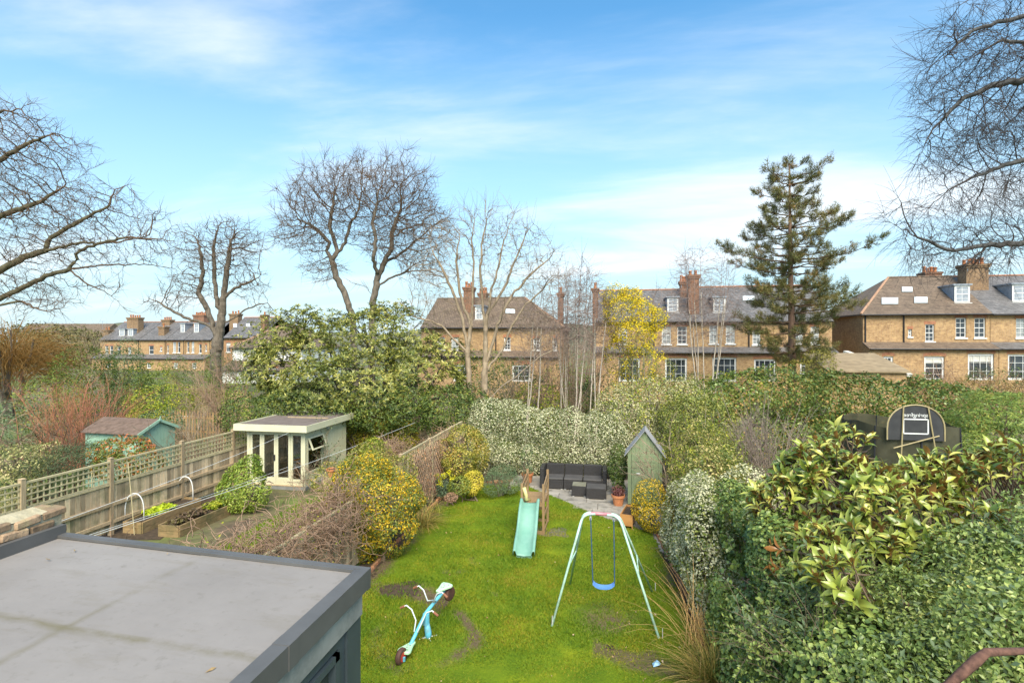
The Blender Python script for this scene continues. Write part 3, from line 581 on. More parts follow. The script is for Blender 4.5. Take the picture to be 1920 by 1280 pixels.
def post(par, p, h, s=.1): 
    MB().box((-s / 2, -s / 2, 0), (s / 2, s / 2, h)).add([(-s / 2 - .01, -s / 2 - .01, h), (s / 2 + .01, -s / 2 - .01, h), (s / 2 + .01, s / 2 + .01, h), (-s / 2 - .01, s / 2 + .01, h), (0, 0, h + .03)], [(0, 1, 4), (1, 2, 4), (2, 3, 4), (3, 0, 4), (3, 2, 1, 0)]).build('post', WOODP, par, loc=p)
XF = -12.53
lf = empty('boarded_fence', (0, 0, 0), 0, 'weathered board fence with square trellis top running beside the raised beds', 'fence')
ys_ = [4.9, 7.2, 9.46, 11.55, 13.85, 16.05, 18.3]
for i, y in enumerate(ys_): post(lf, (XF, y, 0), 1.97)
for a_, b_ in zip(ys_[:-1], ys_[1:]): fence_bay(lf, (XF, a_, 0), (XF, b_, 0), 1.28, 1.9, side=-1)
XM = -5.45
mf = empty('boarded_fence', (0, 0, 0), 0, 'board fence under the brown vine tangle, rising to trellis panels at its far end', 'fence')
ym_ = [4.3, 6.6, 8.9, 11.2, 13.4, 15.7, 18.0, 19.6]
for i, y in enumerate(ym_): post(mf, (XM, y, 0), 1.95 if i > 3 else 1.58)
for i, (a_, b_) in enumerate(zip(ym_[:-1], ym_[1:])): fence_bay(mf, (XM, a_, 0), (XM, b_, 0), 1.3 if i > 3 else 1.5, 1.93, trellis=i > 3, side=1)
# diagonal trellis panel fixed to the fence on our side
tp = empty('diagonal_trellis', (XM + .12, 13.6, .25), 0, 'diamond trellis panel fixed to the fence beside the lawn border', 'trellis')
for i in range(-9, 20):
    for sgn in (1, -1):
        y0 = i * .2; pts = []
        for z in np.linspace(0, 1.55, 24):
            yy = y0 + sgn * z if sgn > 0 else y0 + 1.55 - z
            if 0 <= yy <= 4.0: pts.append((0.008 * sgn, yy, z))
        if len(pts) > 2: MB().bar(pts[0], pts[-1], .008, .022, up=(1, 0, 0)).build('lath', VINE if sgn > 0 else WOOD, tp)
for y in (0, 2.0, 4.0): MB().box((-.02, y - .02, -.25), (.02, y + .02, 1.62)).build('upright', LATH, tp)
rf = empty('rear_trellis_fence', (0, 0, 0), 0, 'low rear fence with square trellis top at the end of the middle garden', 'fence')
ry = 20.6; xr = [fx(px, ry) for px in (640, 700, 777, 850, 905)]
for x in xr: post(rf, (x, ry, 0), 2.0, .12)
for a_, b_ in zip(xr[:-1], xr[1:]): fence_bay(rf, (a_, ry, 0), (b_, ry, 0), 1.45, 1.85, side=-1, lz=.16)
# ------------------------------------------------------------------ summer house in the middle garden
CREAM = pm('pale cream green paint', [(.58, .55, .37), (.66, .63, .44)], 2.5, .6, .001)
fr_ = gr(572, 919); SX1, SY0 = fr_.x, fr_.y; SW, SD, SH = 2.15, 2.8, 2.0
sh = empty('summer_house', (SX1 - SW, SY0, 0), 0, 'cream painted garden room with flat felt roof and glazed doors', 'garden room')
BOX('base', (-.05, -.05, .0), (SW + .05, SD + .05, .12), pm('grey plinth', [(.2, .2, .19), (.3, .3, .28)], 4, .9), sh)
BOX('floor', (.05, .05, .121), (SW - .05, SD - .05, .16), pm('floorboard', [(.3, .22, .13), (.4, .3, .19)], 3, .7), sh)
ft = pm('brown roof felt', [(.13, .1, .085), (.2, .165, .145)], 5, .95, .004)
m = MB(); o1 = .28
BOX('roof', (-.24, -o1 + .03, SH - .02), (SW + .2, SD + .2, SH + .145), ft, sh)
BOX('fascia', (-.28, -o1 - .03, SH - .035), (SW + .24, -o1 + .03, SH + .18), CREAM, sh); BOX('fascia', (SW + .2, -o1 + .03, SH - .035), (SW + .24, SD + .24, SH + .178), CREAM, sh); BOX('fascia', (-.28, -o1 + .03, SH - .035), (-.24, SD + .24, SH + .178), CREAM, sh); BOX('fascia', (-.24, SD + .2, SH - .035), (SW + .2, SD + .24, SH + .176), CREAM, sh)
BOX('batten', (.5, 1.55, SH + .147), (2.1, 1.6, SH + .18), WOODP, sh)
for i, yb in enumerate((0.0,)):
    for k in range(18): BOX('board', (k * SW / 18 + .004, SD - .04, .12), ((k + 1) * SW / 18 - .004, SD, SH - .02), CREAM, sh)
    for k in range(22): BOX('board', (0, .05 + k * (SD - .1) / 22 + .004, .12), (.04, .05 + (k + 1) * (SD - .1) / 22 - .004, SH - .02), CREAM, sh)
# right-hand side: window near the front, boarded store at the back
BOX('corner_post', (SW - .08, 0, .12), (SW, .1, SH - .03), CREAM, sh); BOX('corner_post', (0, 0, .12), (.1, .1, SH - .03), CREAM, sh)
for k in range(10): BOX('board', (SW - .04, 1.62 + k * .118 + .003, .12), (SW, 1.62 + (k + 1) * .118 - .003, SH - .02), CREAM, sh)
BOX('board', (SW - .04, .1, SH - .3), (SW, 1.62, SH - .02), CREAM, sh); BOX('board', (SW - .04, .1, .12), (SW, 1.62, .5), CREAM, sh); BOX('board', (SW - .04, 1.1, .5), (SW, 1.62, SH - .3), CREAM, sh)
sgl = MB().box((SW - .05, .12, .5), (SW + .01, .19, SH - .3)).box((SW - .05, 1.02, .5), (SW + .01, 1.1, SH - .3)).box((SW - .05, .19, .5), (SW + .01, 1.02, .56)).box((SW - .05, .19, 1.28), (SW + .01, 1.02, 1.34)).build('side_window', CREAM, sh)
GL = None
def clear_glass():
    m, t, b = base_mat('clear glass'); tr = NN(t, 'ShaderNodeBsdfTransparent'); tr.inputs[0].default_value = (.96, .97, .96, 1); gl = NN(t, 'ShaderNodeBsdfGlossy'); gl.inputs['Roughness'].default_value = .03
    fn = NN(t, 'ShaderNodeFresnel'); fn.inputs[0].default_value = 1.6; mx_ = NN(t, 'ShaderNodeMixShader'); t.links.new(fn.outputs[0], mx_.inputs[0]); t.links.new(tr.outputs[0], mx_.inputs[1]); t.links.new(gl.outputs[0], mx_.inputs[2]); t.links.new(mx_.outputs[0], t.nodes['Material Output'].inputs[0]); return m
GL = clear_glass()
BOX('pane', (SW - .025, .17, .54), (SW - .02, 1.04, 1.3), GL, sgl)
vent = empty('vent_window', (SW + .012, .15, SH - .3), 0); vent.parent = sh; vent.rotation_euler = (0, R(-22), 0)
m = MB(); m.box((0, 0, -.44), (.04, .05, 0)).box((0, .86, -.44), (.04, .91, 0)).box((0, .05, -.44), (.04, .86, -.39)).box((0, .05, -.05), (.04, .86, 0)); m.build('vent_frame', CREAM, vent); BOX('pane', (.018, .04, -.4), (.022, .87, -.04), GL, vent)
# front: fixed light, two doors, fixed light
xs2 = [.1, .55, 1.07, 1.6, SW - .08]
for i in range(4):
    a_, b_ = xs2[i], xs2[i + 1]; s_ = .075 if i in (1, 2) else .085; zb2 = .14 + (.24 if i in (1, 2) else .2)
    m = MB().box((a_ + .004, .02, .14), (a_ + s_, .075, SH - .1)).box((b_ - s_, .02, .14), (b_ - .004, .075, SH - .1)).box((a_ + s_, .02, .14), (b_ - s_, .075, zb2)).box((a_ + s_, .02, SH - .2), (b_ - s_, .075, SH - .1))
    dr = m.build('door' if i in (1, 2) else 'fixed_light', CREAM, sh); BOX('pane', (a_ + s_ - .01, .045, zb2 - .01), (b_ - s_ + .01, .05, SH - .19), GL, dr)
    if i == 1: BOX('handle', (b_ - .055, -.03, .95), (b_ - .025, .02, 1.14), IRON, dr)
BOX('head_rail', (.1, .015, SH - .1), (SW - .08, .08, SH - .02), CREAM, sh); BOX('threshold', (.1, -.06, .121), (SW - .08, .02, .139), WOODP, sh)
lampo = MB().box((SW + .0, 1.35, SH - .22), (SW + .05, 1.47, SH - .1)).build('bulkhead_light', WHITE, sh)
# things inside the summer house
ch = empty('wooden_armchair', (SX1 - .75, SY0 + 1.0, .16), R(-35), 'orange wooden armchair with white cushion inside the garden room', 'chair')
OW = pm('orange wood', [(.42, .2, .06), (.55, .28, .1)], 4, .5)
for x in (-.3, .3):
    for y in (-.28, .28): BOX('leg', (x - .03, y - .03, 0), (x + .03, y + .03, .42 if y < 0 else .8), OW, ch)
    BOX('arm', (x - .04, -.32, .55), (x + .04, .3, .59), OW, ch)
BOX('seat', (-.3, -.3, .28), (.3, .3, .34), OW, ch); BOX('backrest', (-.27, .24, .36), (.27, .29, .85), OW, ch); BOX('cushion', (-.27, -.28, .342), (.27, .23, .45), WHITE, ch, bevel=.03)
dk = empty('covered_easel', (SX1 - 1.35, SY0 + 1.5, .16), 0, 'tall item under a pale plastic sheet inside the garden room', 'covered item')
MB().prism([(-.35, 0, 0), (.35, 0, 0), (.25, .1, 1.2), (.05, .14, 1.4), (-.18, .12, 1.3)], (0, .3, 0)).build('sheet', pm('grey plastic sheet', [(.12, .14, .15), (.4, .43, .45)], 6, .25, .03), dk, bevel=.04)
# pots outside it
POTS = []
def pot(p, r, h, label, plant=None, s=1):
    o = empty('terracotta_pot', p, 0, label, 'plant pot')
    MB().lathe([(0, 0), (r * .68, 0), (r * .93, h * .78), (r * 1.06, h * .79), (r * 1.08, h), (r * .95, h), (r * .9, h * .85), (0, h * .84)], 20).build('pot', TERRA, o, smooth=False)
    MB().lathe([(r * .89, h * .862), (0, h * .88)], 14).build('soil', SOIL, o); return o
pot(gr(622, 893, .55) - Vector((0, 0, .0)), .17, .26, 'terracotta pot beside the garden room wall')
BOX('pot_stand', (-.2, -.2, -.55), (.2, .2, 0), WOODP, bpy.data.objects['terracotta_pot'])

# ------------------------------------------------------------------ raised beds, hoops, canes
def bed(px_pts, label, name='raised_bed', h=.3):
    A, B, C_, D = [gr(*p, h) for p in px_pts]; root = empty(name, (A.x, A.y, 0), 0, label, 'raised bed'); P = [Vector((q.x - A.x, q.y - A.y, 0)) for q in (A, B, C_, D)]
    for a_, b_ in ((0, 1), (1, 2), (2, 3), (3, 0)):
        for k in range(2):
            z = h * (.25 + .5 * k); MB().bar(P[a_] + Vector((0, 0, z)), P[b_] + Vector((0, 0, z)), .05, h / 2 - .008).build('plank', BEDW, root)
    MB().add([p + Vector((0, 0, h - .06)) for p in P], [(0, 1, 2, 3)]).build('soil', SOIL, root)
    return root, P, A
b1, P1, A1 = bed([(232, 977), (266, 979), (376, 934), (338, 930)], 'raised timber bed by the fence with lettuce under white hoops')
b2, P2_, A2 = bed([(298, 983), (336, 985), (444, 940), (405, 936)], 'raised timber bed nearer the vine tangle with dark leaves')
WT = pm('white plastic tube', [(.66, .66, .64), (.75, .75, .73)], 4, .5)
for (a_, b_, py), lab in (((234, 270, 975), 'white plastic hoop arching over the near end of the raised bed'), ((332, 362, 938), 'white plastic hoop arching over the far end of the raised bed')):
    p, q = gr(a_, py, .25), gr(b_, py - 1, .25); hgt = .75; pts = []
    for i in range(17):
        u = i / 16; ang = math.pi * u; pts.append(Vector((p.x + (q.x - p.x) * (.5 - .5 * math.cos(ang)), p.y + (q.y - p.y) * (.5 - .5 * math.cos(ang)), .2 + hgt * min(1, math.sin(ang) ** .5))))
    tag(MB().tube([x - p for x in pts], .014, 8).build('cloche_hoop', WT, loc=p, smooth=True), lab, 'hoop', 'white hoops over the raised bed')
for a_, b_, lab in (((170, 1003), (172, 882), 'pale cane leaning by the fence left of the beds'), ((252, 1003), (240, 866), 'thin tilted cane in front of the raised bed hoop'), ((345, 935), (340, 862), 'white stake standing by the far hoop')):
    p = gr(a_[0], a_[1]); q = at(b_[0], b_[1], (p.xy - Vector((0, 0))).length * .99); d0 = (-p.x * sA + p.y * cA); q = at(b_[0], b_[1], d0)
    tag(MB().tube([(0, 0, 0), (q - p) * .5 + Vector((.01, 0, 0)), q - p], .011, 6).build('garden_cane', WT if 'white' in lab else LATH, loc=p), lab, 'cane', 'canes in the vegetable patch')
# washing lines from the house to the summer house and rear fence
WIRE = pm('washing line', [(.72, .72, .7), (.8, .8, .78)], 4, .5)
def line(a_, b_, sag, lab):
    a_ = a_ - (b_ - a_) * .3              # runs on behind the extension to the neighbour's house
    pts = [a_.lerp(b_, i / 16) - Vector((0, 0, sag * 4 * (i / 16) * (1 - i / 16))) for i in range(17)]
    tag(MB().tube([p - a_ for p in pts], .0052, 5).build('washing_line', WIRE, loc=a_), lab, 'washing line', 'washing lines over the middle garden')
line(at(105, 972, 9.2), at(541, 811, 16.9), .1, 'upper white washing line tied to the garden room roof')
line(at(146, 1001, 8.8), at(778, 792, 20.2), .15, 'long white washing line running to the rear fence post')
line(at(150, 1004, 8.7), at(540, 875, 17.0), .05, 'short white washing line ending at the garden room door')
# water butt
wbp = gr(688, 868); o = empty('water_butt', wbp, 0, 'dark blue plastic water butt beside the garden room', 'water butt')
BL = pm('dark blue plastic', [(.03, .05, .09), (.06, .09, .14)], 3, .4)
MB().lathe([(0, 0), (.24, 0), (.28, .4), (.27, .8), (.22, .86), (0, .88)], 18).build('barrel', BL, o, smooth=True); MB().lathe([(0, .92), (.2, .9), (.24, .86)], 18).build('lid', BL, o)

# ------------------------------------------------------------------ patio furniture
def wick():
    m, t, b = base_mat('dark rattan'); c = NN(t, 'ShaderNodeTexCoord'); wv = NN(t, 'ShaderNodeTexWave', bands_direction='Z'); wv.inputs['Scale'].default_value = 22; t.links.new(c.outputs['Object'], wv.inputs[0]); w2 = NN(t, 'ShaderNodeTexWave', bands_direction='X'); w2.inputs['Scale'].default_value = 14; t.links.new(c.outputs['Object'], w2.inputs[0])
    h = math_(t, 'MULTIPLY', wv.outputs['Fac'], w2.outputs['Fac']); t.links.new(ramp(t, h, [(0, (.022, .02, .02)), (1, (.065, .06, .058))]), b.inputs['Base Color']); b.inputs['Roughness'].default_value = .5; bump(t, b, h, .006); return m
RAT = wick(); CUSH = pm('charcoal seat', [(.06, .057, .055), (.085, .08, .077)], 6, .7, .002); STEEL = pm('pale foot', [(.5, .5, .48), (.62, .62, .6)], 4, .4)
s_l, s_r = gr(1012, 917), gr(1138, 923); ang = math.atan2(s_r.y - s_l.y, s_r.x - s_l.x); SWd = (s_r - s_l).length
sofa = empty('rattan_sofa', s_l, ang, 'dark rattan three seat garden sofa in front of the cream hedge', 'sofa')
uw = (SWd - .3) / 3
for i in range(3):
    x0 = .15 + i * uw; BOX('seat_base', (x0 + .006, 0, .05), (x0 + uw - .006, .7, .33), RAT, sofa, bevel=.012); BOX('seat_cushion', (x0 + .014, .012, .331), (x0 + uw - .014, .58, .4), CUSH, sofa, bevel=.018)
    BOX('backrest', (x0 + .006, .6, .331), (x0 + uw - .006, .76, .74), RAT, sofa, bevel=.02)
    for x in (x0 + .06, x0 + uw - .06): BOX('foot', (x - .03, .02, 0), (x + .03, .08, .05), STEEL, sofa)
BOX('arm', (0, .0, .05), (.145, .76, .72), RAT, sofa, bevel=.02); BOX('arm', (SWd - .145, .0, .05), (SWd, .76, .72), RAT, sofa, bevel=.02)
def cube_seat(pxl, pxr, py, dep, h, name, lab, cat, top):
    a_, b_ = gr(pxl, py), gr(pxr, py + 2); wd = (b_ - a_).length; o = empty(name, a_, ang, lab, cat)
    BOX('body', (0, 0, .05), (wd, dep, h), RAT, o, bevel=.012); BOX('top', (.012, .012, h + .001), (wd - .012, dep - .012, h + .022), top, o, bevel=.008)
    for x in (.05, wd - .05): BOX('foot', (x - .03, .02, 0), (x + .03, .07, .05), STEEL, o)
cube_seat(1072, 1099, 932, .48, .36, 'coffee_table', 'small rattan side table with mossy glass top beside the footstool', 'table', pm('mossy glass', [(.12, .12, .08), (.3, .29, .22)], 5, .3))
cube_seat(1099, 1137, 937, .58, .36, 'footstool', 'large rattan footstool at the right of the small table', 'footstool', CUSH)
# potted plants by the patio (foliage added with the plants)
PT1 = pot(gr(989, 905), .2, .36, 'terracotta pot of herbs beside the left end of the sofa'); PT2 = pot(gr(1159, 948), .19, .34, 'terracotta pot with purple heather by the green shed')
bz = gr(975, 899); 

# green shed
GP = pm('sage green paint', [(.17, .215, .115), (.22, .27, .15)], 3, .65, .002, (6, 6, 1))
shA = gr(1177, 948); SHW, SHD = 1.0, .75; gs = empty('tool_shed', (shA.x, shA.y, 0), R(-4), 'tall narrow sage green shed with steep grey roof', 'shed')
zt = 1.62; zp = 2.28
for k in range(9):
    xa, xb = k * SHW / 9, (k + 1) * SHW / 9; top = lambda x: zt + (zp - zt) * (1 - abs(x - SHW / 2) / (SHW / 2))
    MB().prism([(xa + .003, 0, .06), (xb - .003, 0, .06), (xb - .003, 0, top(xb - .003)), (xa + .003, 0, top(xa + .003))] if not (xa < SHW / 2 < xb) else [(xa + .003, 0, .06), (xb - .003, 0, .06), (xb - .003, 0, top(xb - .003)), (SHW / 2, 0, zp), (xa + .003, 0, top(xa + .003))], (0, .025, 0)).build('board', GP, gs)
for k in range(7):
    for x in (0, SHW - .025): BOX('board', (x, .026 + k * (SHD - .03) / 7 + .002, .06), (x + .025, .026 + (k + 1) * (SHD - .03) / 7 - .002, zt - .003), GP, gs)
BOX('back', (0, SHD, .06), (SHW, SHD + .02, zt - .003), GP, gs)
for s in (-1, 1): 
    xe = SHW / 2 + s * (SHW / 2 + .1); ze = zt - .13
    MB().prism([(SHW / 2, -.08, zp + .03), (xe, -.08, ze + .03), (xe, -.08, ze), (SHW / 2, -.08, zp)], (0, SHD + .18, 0)).build('roof', pm('grey shed felt', [(.22, .22, .23), (.38, .38, .38)], 4, .8), gs)
dd = BOX('door', (.12, -.02, .1), (SHW - .2, -.002, zt - .05), GP, gs, bevel=.004)
MB().tube([(.26, -.05, 1.0), (.36, -.05, 1.0)], .018, 8).tube([(.31, -.05, 1.0), (.31, -.002, 1.0)], .012, 8).build('handle', STEEL, dd); BOX('brace', (.12, -.03, 1.35), (SHW - .2, -.021, 1.42), GP, dd)
# wooden planter box by the yellow bush
pa = gr(1190, 985); pl = empty('wooden_planter', pa, R(78), 'small orange wooden planter box at the edge of the patio', 'planter')
for k in range(3): BOX('plank', (-.45, 0, .12 + k * .1), (.45, .025, .215 + k * .1), OW, pl); BOX('plank', (-.45, .28, .12 + k * .1), (.45, .305, .215 + k * .1), OW, pl)
for x in (-.45, .42): BOX('end_board', (x, .026, .12), (x + .03, .279, .41), OW, pl); BOX('leg', (x, -.02, 0), (x + .04, .0, .42), OW, pl)
BOX('soil', (-.42, .026, .3), (.42, .279, .36), SOIL, pl)

# ------------------------------------------------------------------ play things
MINT = pm('mint green plastic', [(.15, .33, .25), (.23, .42, .335)], 2.5, .45)
MINTF = pm('pale mint paint', [(.42, .68, .55), (.55, .78, .66)], 3, .4, grime=((.25, .32, .24), 5)); PINK = pm('faded red paint', [(.5, .16, .2), (.62, .3, .32)], 6, .45); NAVY = pm('navy chain sleeve', [(.025, .06, .12), (.04, .09, .16)], 4, .5); BLUE = pm('blue plastic', [(.08, .22, .62), (.14, .32, .72)], 3, .35)
Lf, Rf = gr(1032, 1177), gr(1239, 1201); Lb, Rb = gr(1068, 1096), gr(1226, 1112)
mid = (Lf + Rf + Lb + Rb) / 4; sw = empty('swing_set', mid, 0, 'pale mint metal swing frame with a red top bar on the lawn', 'swing')
dm_ = -mid.x * sA + mid.y * cA
TL, TR = at(1094, 961, dm_ - .05), at(1160, 965, dm_ + .0); loc_ = lambda v: Vector(v) - mid
def arc(a_, b_, c_, r=.12, n=6):
    d1, d2 = (a_ - b_).normalized(), (c_ - b_).normalized(); p, q = b_ + d1 * r, b_ + d2 * r
    return [p.lerp(b_, i / n).lerp(b_.lerp(q, i / n), i / n) for i in range(n + 1)]
tm = (TL + TR) / 2; tx = (TR - TL).normalized()
for ft_, nm in ((Lf, 0), (Rf, 1), (Lb, 0), (Rb, 1)):
    T_ = TL if nm == 0 else TR; bk = ft_ in (Lb, Rb); off = Vector((0, .035 if bk else -.035, 0))
    pts = [ft_ + Vector((0, 0, -.05))] + arc(ft_, T_ + off, tm + off, .16) + [T_ + off + (tm - T_).normalized() * .22]
    lg = MB().tube([loc_(p) for p in pts], .022, 10).build('leg', MINTF, sw, smooth=True)
    gp_ = loc_(ft_); MB().tube([gp_ + Vector((.03, .02, -.03)), gp_ + Vector((.03, .02, .2))], .007, 6).build('ground_peg', STEEL, lg)
MB().tube([loc_(TL + tx * .14), loc_(TR - tx * .14)], .03, 10).build('top_bar', PINK, sw, smooth=True)
for a_, b_ in ((Lf, Lb), (Rf, Rb)):
    T_ = TL if a_ is Lf else TR; MB().tube([loc_(a_.lerp(T_, .5)), loc_(b_.lerp(T_, .5))], .012, 6).build('side_brace', MINTF, sw)
se = at(1132, 1099, dm_ - .25); h1, h2 = TL.lerp(TR, .2) - Vector((0, 0, .02)), TL.lerp(TR, .86) - Vector((0, 0, .02))
swt = empty('swing_seat', (0, 0, 0)); swt.parent = sw
sx = tx * .2; sv = []
for i in range(9):
    u = -1 + i / 4; zc_ = .075 * abs(u) ** 3
    for wv_ in (-.075, .075): sv.append(loc_(se + sx * u + Vector((0, wv_, zc_))))
m = MB().add(sv + [v - Vector((0, 0, .022)) for v in sv], [(2 * i, 2 * i + 1, 2 * i + 3, 2 * i + 2) for i in range(8)] + [(18 + 2 * i, 18 + 2 * i + 2, 18 + 2 * i + 3, 18 + 2 * i + 1) for i in range(8)] + [(2 * i, 2 * i + 2, 20 + 2 * i, 18 + 2 * i) for i in range(8)] + [(2 * i + 1, 19 + 2 * i, 21 + 2 * i, 2 * i + 3) for i in range(8)] + [(0, 18, 19, 1), (16, 17, 35, 34)])
m.build('seat_board', BLUE, swt, smooth=False)
for hp, u in ((h1, -1), (h2, 1)):
    e_ = se + sx * u + Vector((0, 0, .075)); MB().tube([loc_(hp), loc_(e_)], .011, 6).build('rope', NAVY, swt); MB().tube([loc_(hp + Vector((0, 0, .03))), loc_(hp - Vector((0, 0, .1)))], .022, 8).build('hanger', STEEL, swt)
# slide tower
p_fr = gr(1019, 1003); p_br = gr(1027, 980); pf = gr(979, 1000); tw = empty('climbing_tower', p_fr, 0, 'small timber climbing tower holding the mint slide', 'climbing tower')
d_f = -p_fr.x * sA + p_fr.y * cA; zpl = .82; wx = Vector((-(p_fr - pf).length, 0, 0)); wy = Vector((0, .95, 0))
for v, h in ((Vector(), 1.3), (wx, 1.3), (wy, 1.45), (wx + wy, 1.45)): MB().box((v.x - .03, v.y - .03, 0), (v.x + .03, v.y + .03, h)).build('post', PLAY, tw)
for z in (.06, .38, .62): MB().bar(Vector((wx.x, .95, z)), Vector((0, .95, z)), .03, .07).build('rung', PLAY, tw)
for z in (.06, .45): MB().bar(Vector((0, 0, z)), Vector((0, .95, z)), .03, .07).build('side_rail', PLAY, tw); MB().bar(Vector((wx.x, 0, z)), Vector((wx.x, .95, z)), .03, .07).build('side_rail', PLAY, tw)
MB().bar(Vector((wx.x, -.0, .06)), Vector((0, 0, .06)), .03, .09).build('front_rail', PLAY, tw); MB().bar(Vector((wx.x, 0, zpl - .04)), Vector((0, 0, zpl - .04)), .035, .1).build('front_rail', PLAY, tw)
for k in range(7): BOX('deck_plank', (wx.x - .02, .035 + k * .127, zpl), (.02, .035 + (k + 1) * .127 - .012, zpl + .022), PLAY, tw)
for s, x in (('l', wx.x), ('r', 0)):
    for z in (1.02, 1.2): MB().bar(Vector((x, 0, z)), Vector((x, .95, z + .12)), .025, .09).build('guard_rail', PLAY, tw)
rope = MB().tube([(wx.x + .05, -.02, 1.2), (wx.x + .12, -.05, 1.0), (wx.x + .1, -.02, .9), (wx.x + .2, .1, .86)], [.05, .045, .05, .03], 8).build('yellow_grip', pm('faded yellow plastic', [(.55, .45, .16), (.65, .56, .25)], 5, .5), tw, smooth=True)
sr = gr(982, 1050); slr = empty('slide', sr, 0, 'mint green plastic slide reaching down onto the lawn', 'slide')
top = p_fr + wx * .62 + Vector((0, -.02, zpl + .02)); e = sr + Vector((0, 0, .1)); W2 = .2
dv = (top - e); hv_ = Vector((dv.x, dv.y, 0)).normalized(); sd_ = Vector((hv_.y, -hv_.x, 0)); L_ = Vector((dv.x, dv.y, 0)).length
prof = [(-.02, .0), (.06, .0), (.3, .08), (.55, .3), (.75, .48), (.9, .66), (1.0, .72 * 1.0)]; N_ = 28; vv = []; 
for i in range(N_ + 1):
    u = i / N_; zz2 = dv.z * (u ** 1.15 * .82 + .18 * (math.sin((u - .5) * math.pi) * .5 + .5)) + .035 * math.sin(u * math.pi * 3.2) ; zz2 = zz2 if u < .93 else dv.z + (zz2 - dv.z) * .6
    c_ = Vector((0, 0, .1)) + hv_ * (L_ * u) + Vector((0, 0, max(zz2, -.03)))
    for s_, h_ in ((-1.25, .0), (-1.25, .1), (-1.12, .115), (-.92, .1), (-.8, .01), (0, -.008), (.8, .01), (.92, .1), (1.12, .115), (1.25, .1), (1.25, .0)): vv.append(c_ + sd_ * (W2 * s_) + Vector((0, 0, h_)))
K = 11; fs_ = [(i * K + j, i * K + j + 1, (i + 1) * K + j + 1, (i + 1) * K + j) for i in range(N_) for j in range(K - 1)]
so_ = MB().add(vv, fs_).build('chute', MINT, slr, smooth=True); md = so_.modifiers.new('thick', 'SOLIDIFY'); md.thickness = .012
MB().bar(Vector((0, 0, -.0)) + hv_ * .06 - sd_ * .18, hv_ * .06 + sd_ * .18, .06, .16).build('foot', MINT, slr)
# spinning seesaw
TEAL = pm('sky blue paint', [(.1, .45, .62), (.16, .55, .7)], 5, .4, grime=((.2, .3, .3), 6)); PALE = pm('pale seat plastic', [(.42, .68, .42), (.52, .76, .5)], 4, .45); RUBB = pm('rusty black tyre', [(.05, .03, .025), (.14, .06, .04)], 8, .7); REDP = pm('red wheel hub', [(.45, .03, .02), (.6, .06, .04)], 4, .4); GRIP = pm('brown rubber grip', [(.2, .08, .04), (.32, .14, .08)], 6, .7); WHB = pm('white handlebar', [(.6, .68, .68), (.75, .8, .8)], 6, .4)
ss = empty('spinning_seesaw', SEE, 0, 'sky blue spinning seesaw with pale green seats on the lawn', 'seesaw')
dS = -SEE.x * sA + SEE.y * cA; pv = at(799, 1152, dS) - SEE
MB().tube([(0, 0, 0), (0, 0, .12), pv - Vector((0, 0, .1))], [.06, .055, .045], 12).build('pillar', TEAL, ss, smooth=True)
for a_ in range(4): MB().tube([(0, 0, .05), (.26 * math.cos(a_ * 1.57 + .6), .26 * math.sin(a_ * 1.57 + .6), .012)], .016, 6).build('base_leg', WHB, ss)
n_end = at(763, 1222, 8.35) - SEE; f_end = at(833, 1106, 9.35) - SEE
pm_ = pv + Vector((0, 0, .04)); MB().tube([n_end, n_end.lerp(pm_, .5) + Vector((0, 0, -.0)), n_end.lerp(pm_, .85), pm_, pm_.lerp(f_end, .3), pm_.lerp(f_end, .75), f_end], .03, 10).build('beam', TEAL, ss, smooth=True)
MB().tube([pv - Vector((0, 0, .16)), pv + Vector((0, 0, .02))], .055, 10).build('pivot', TEAL, ss)
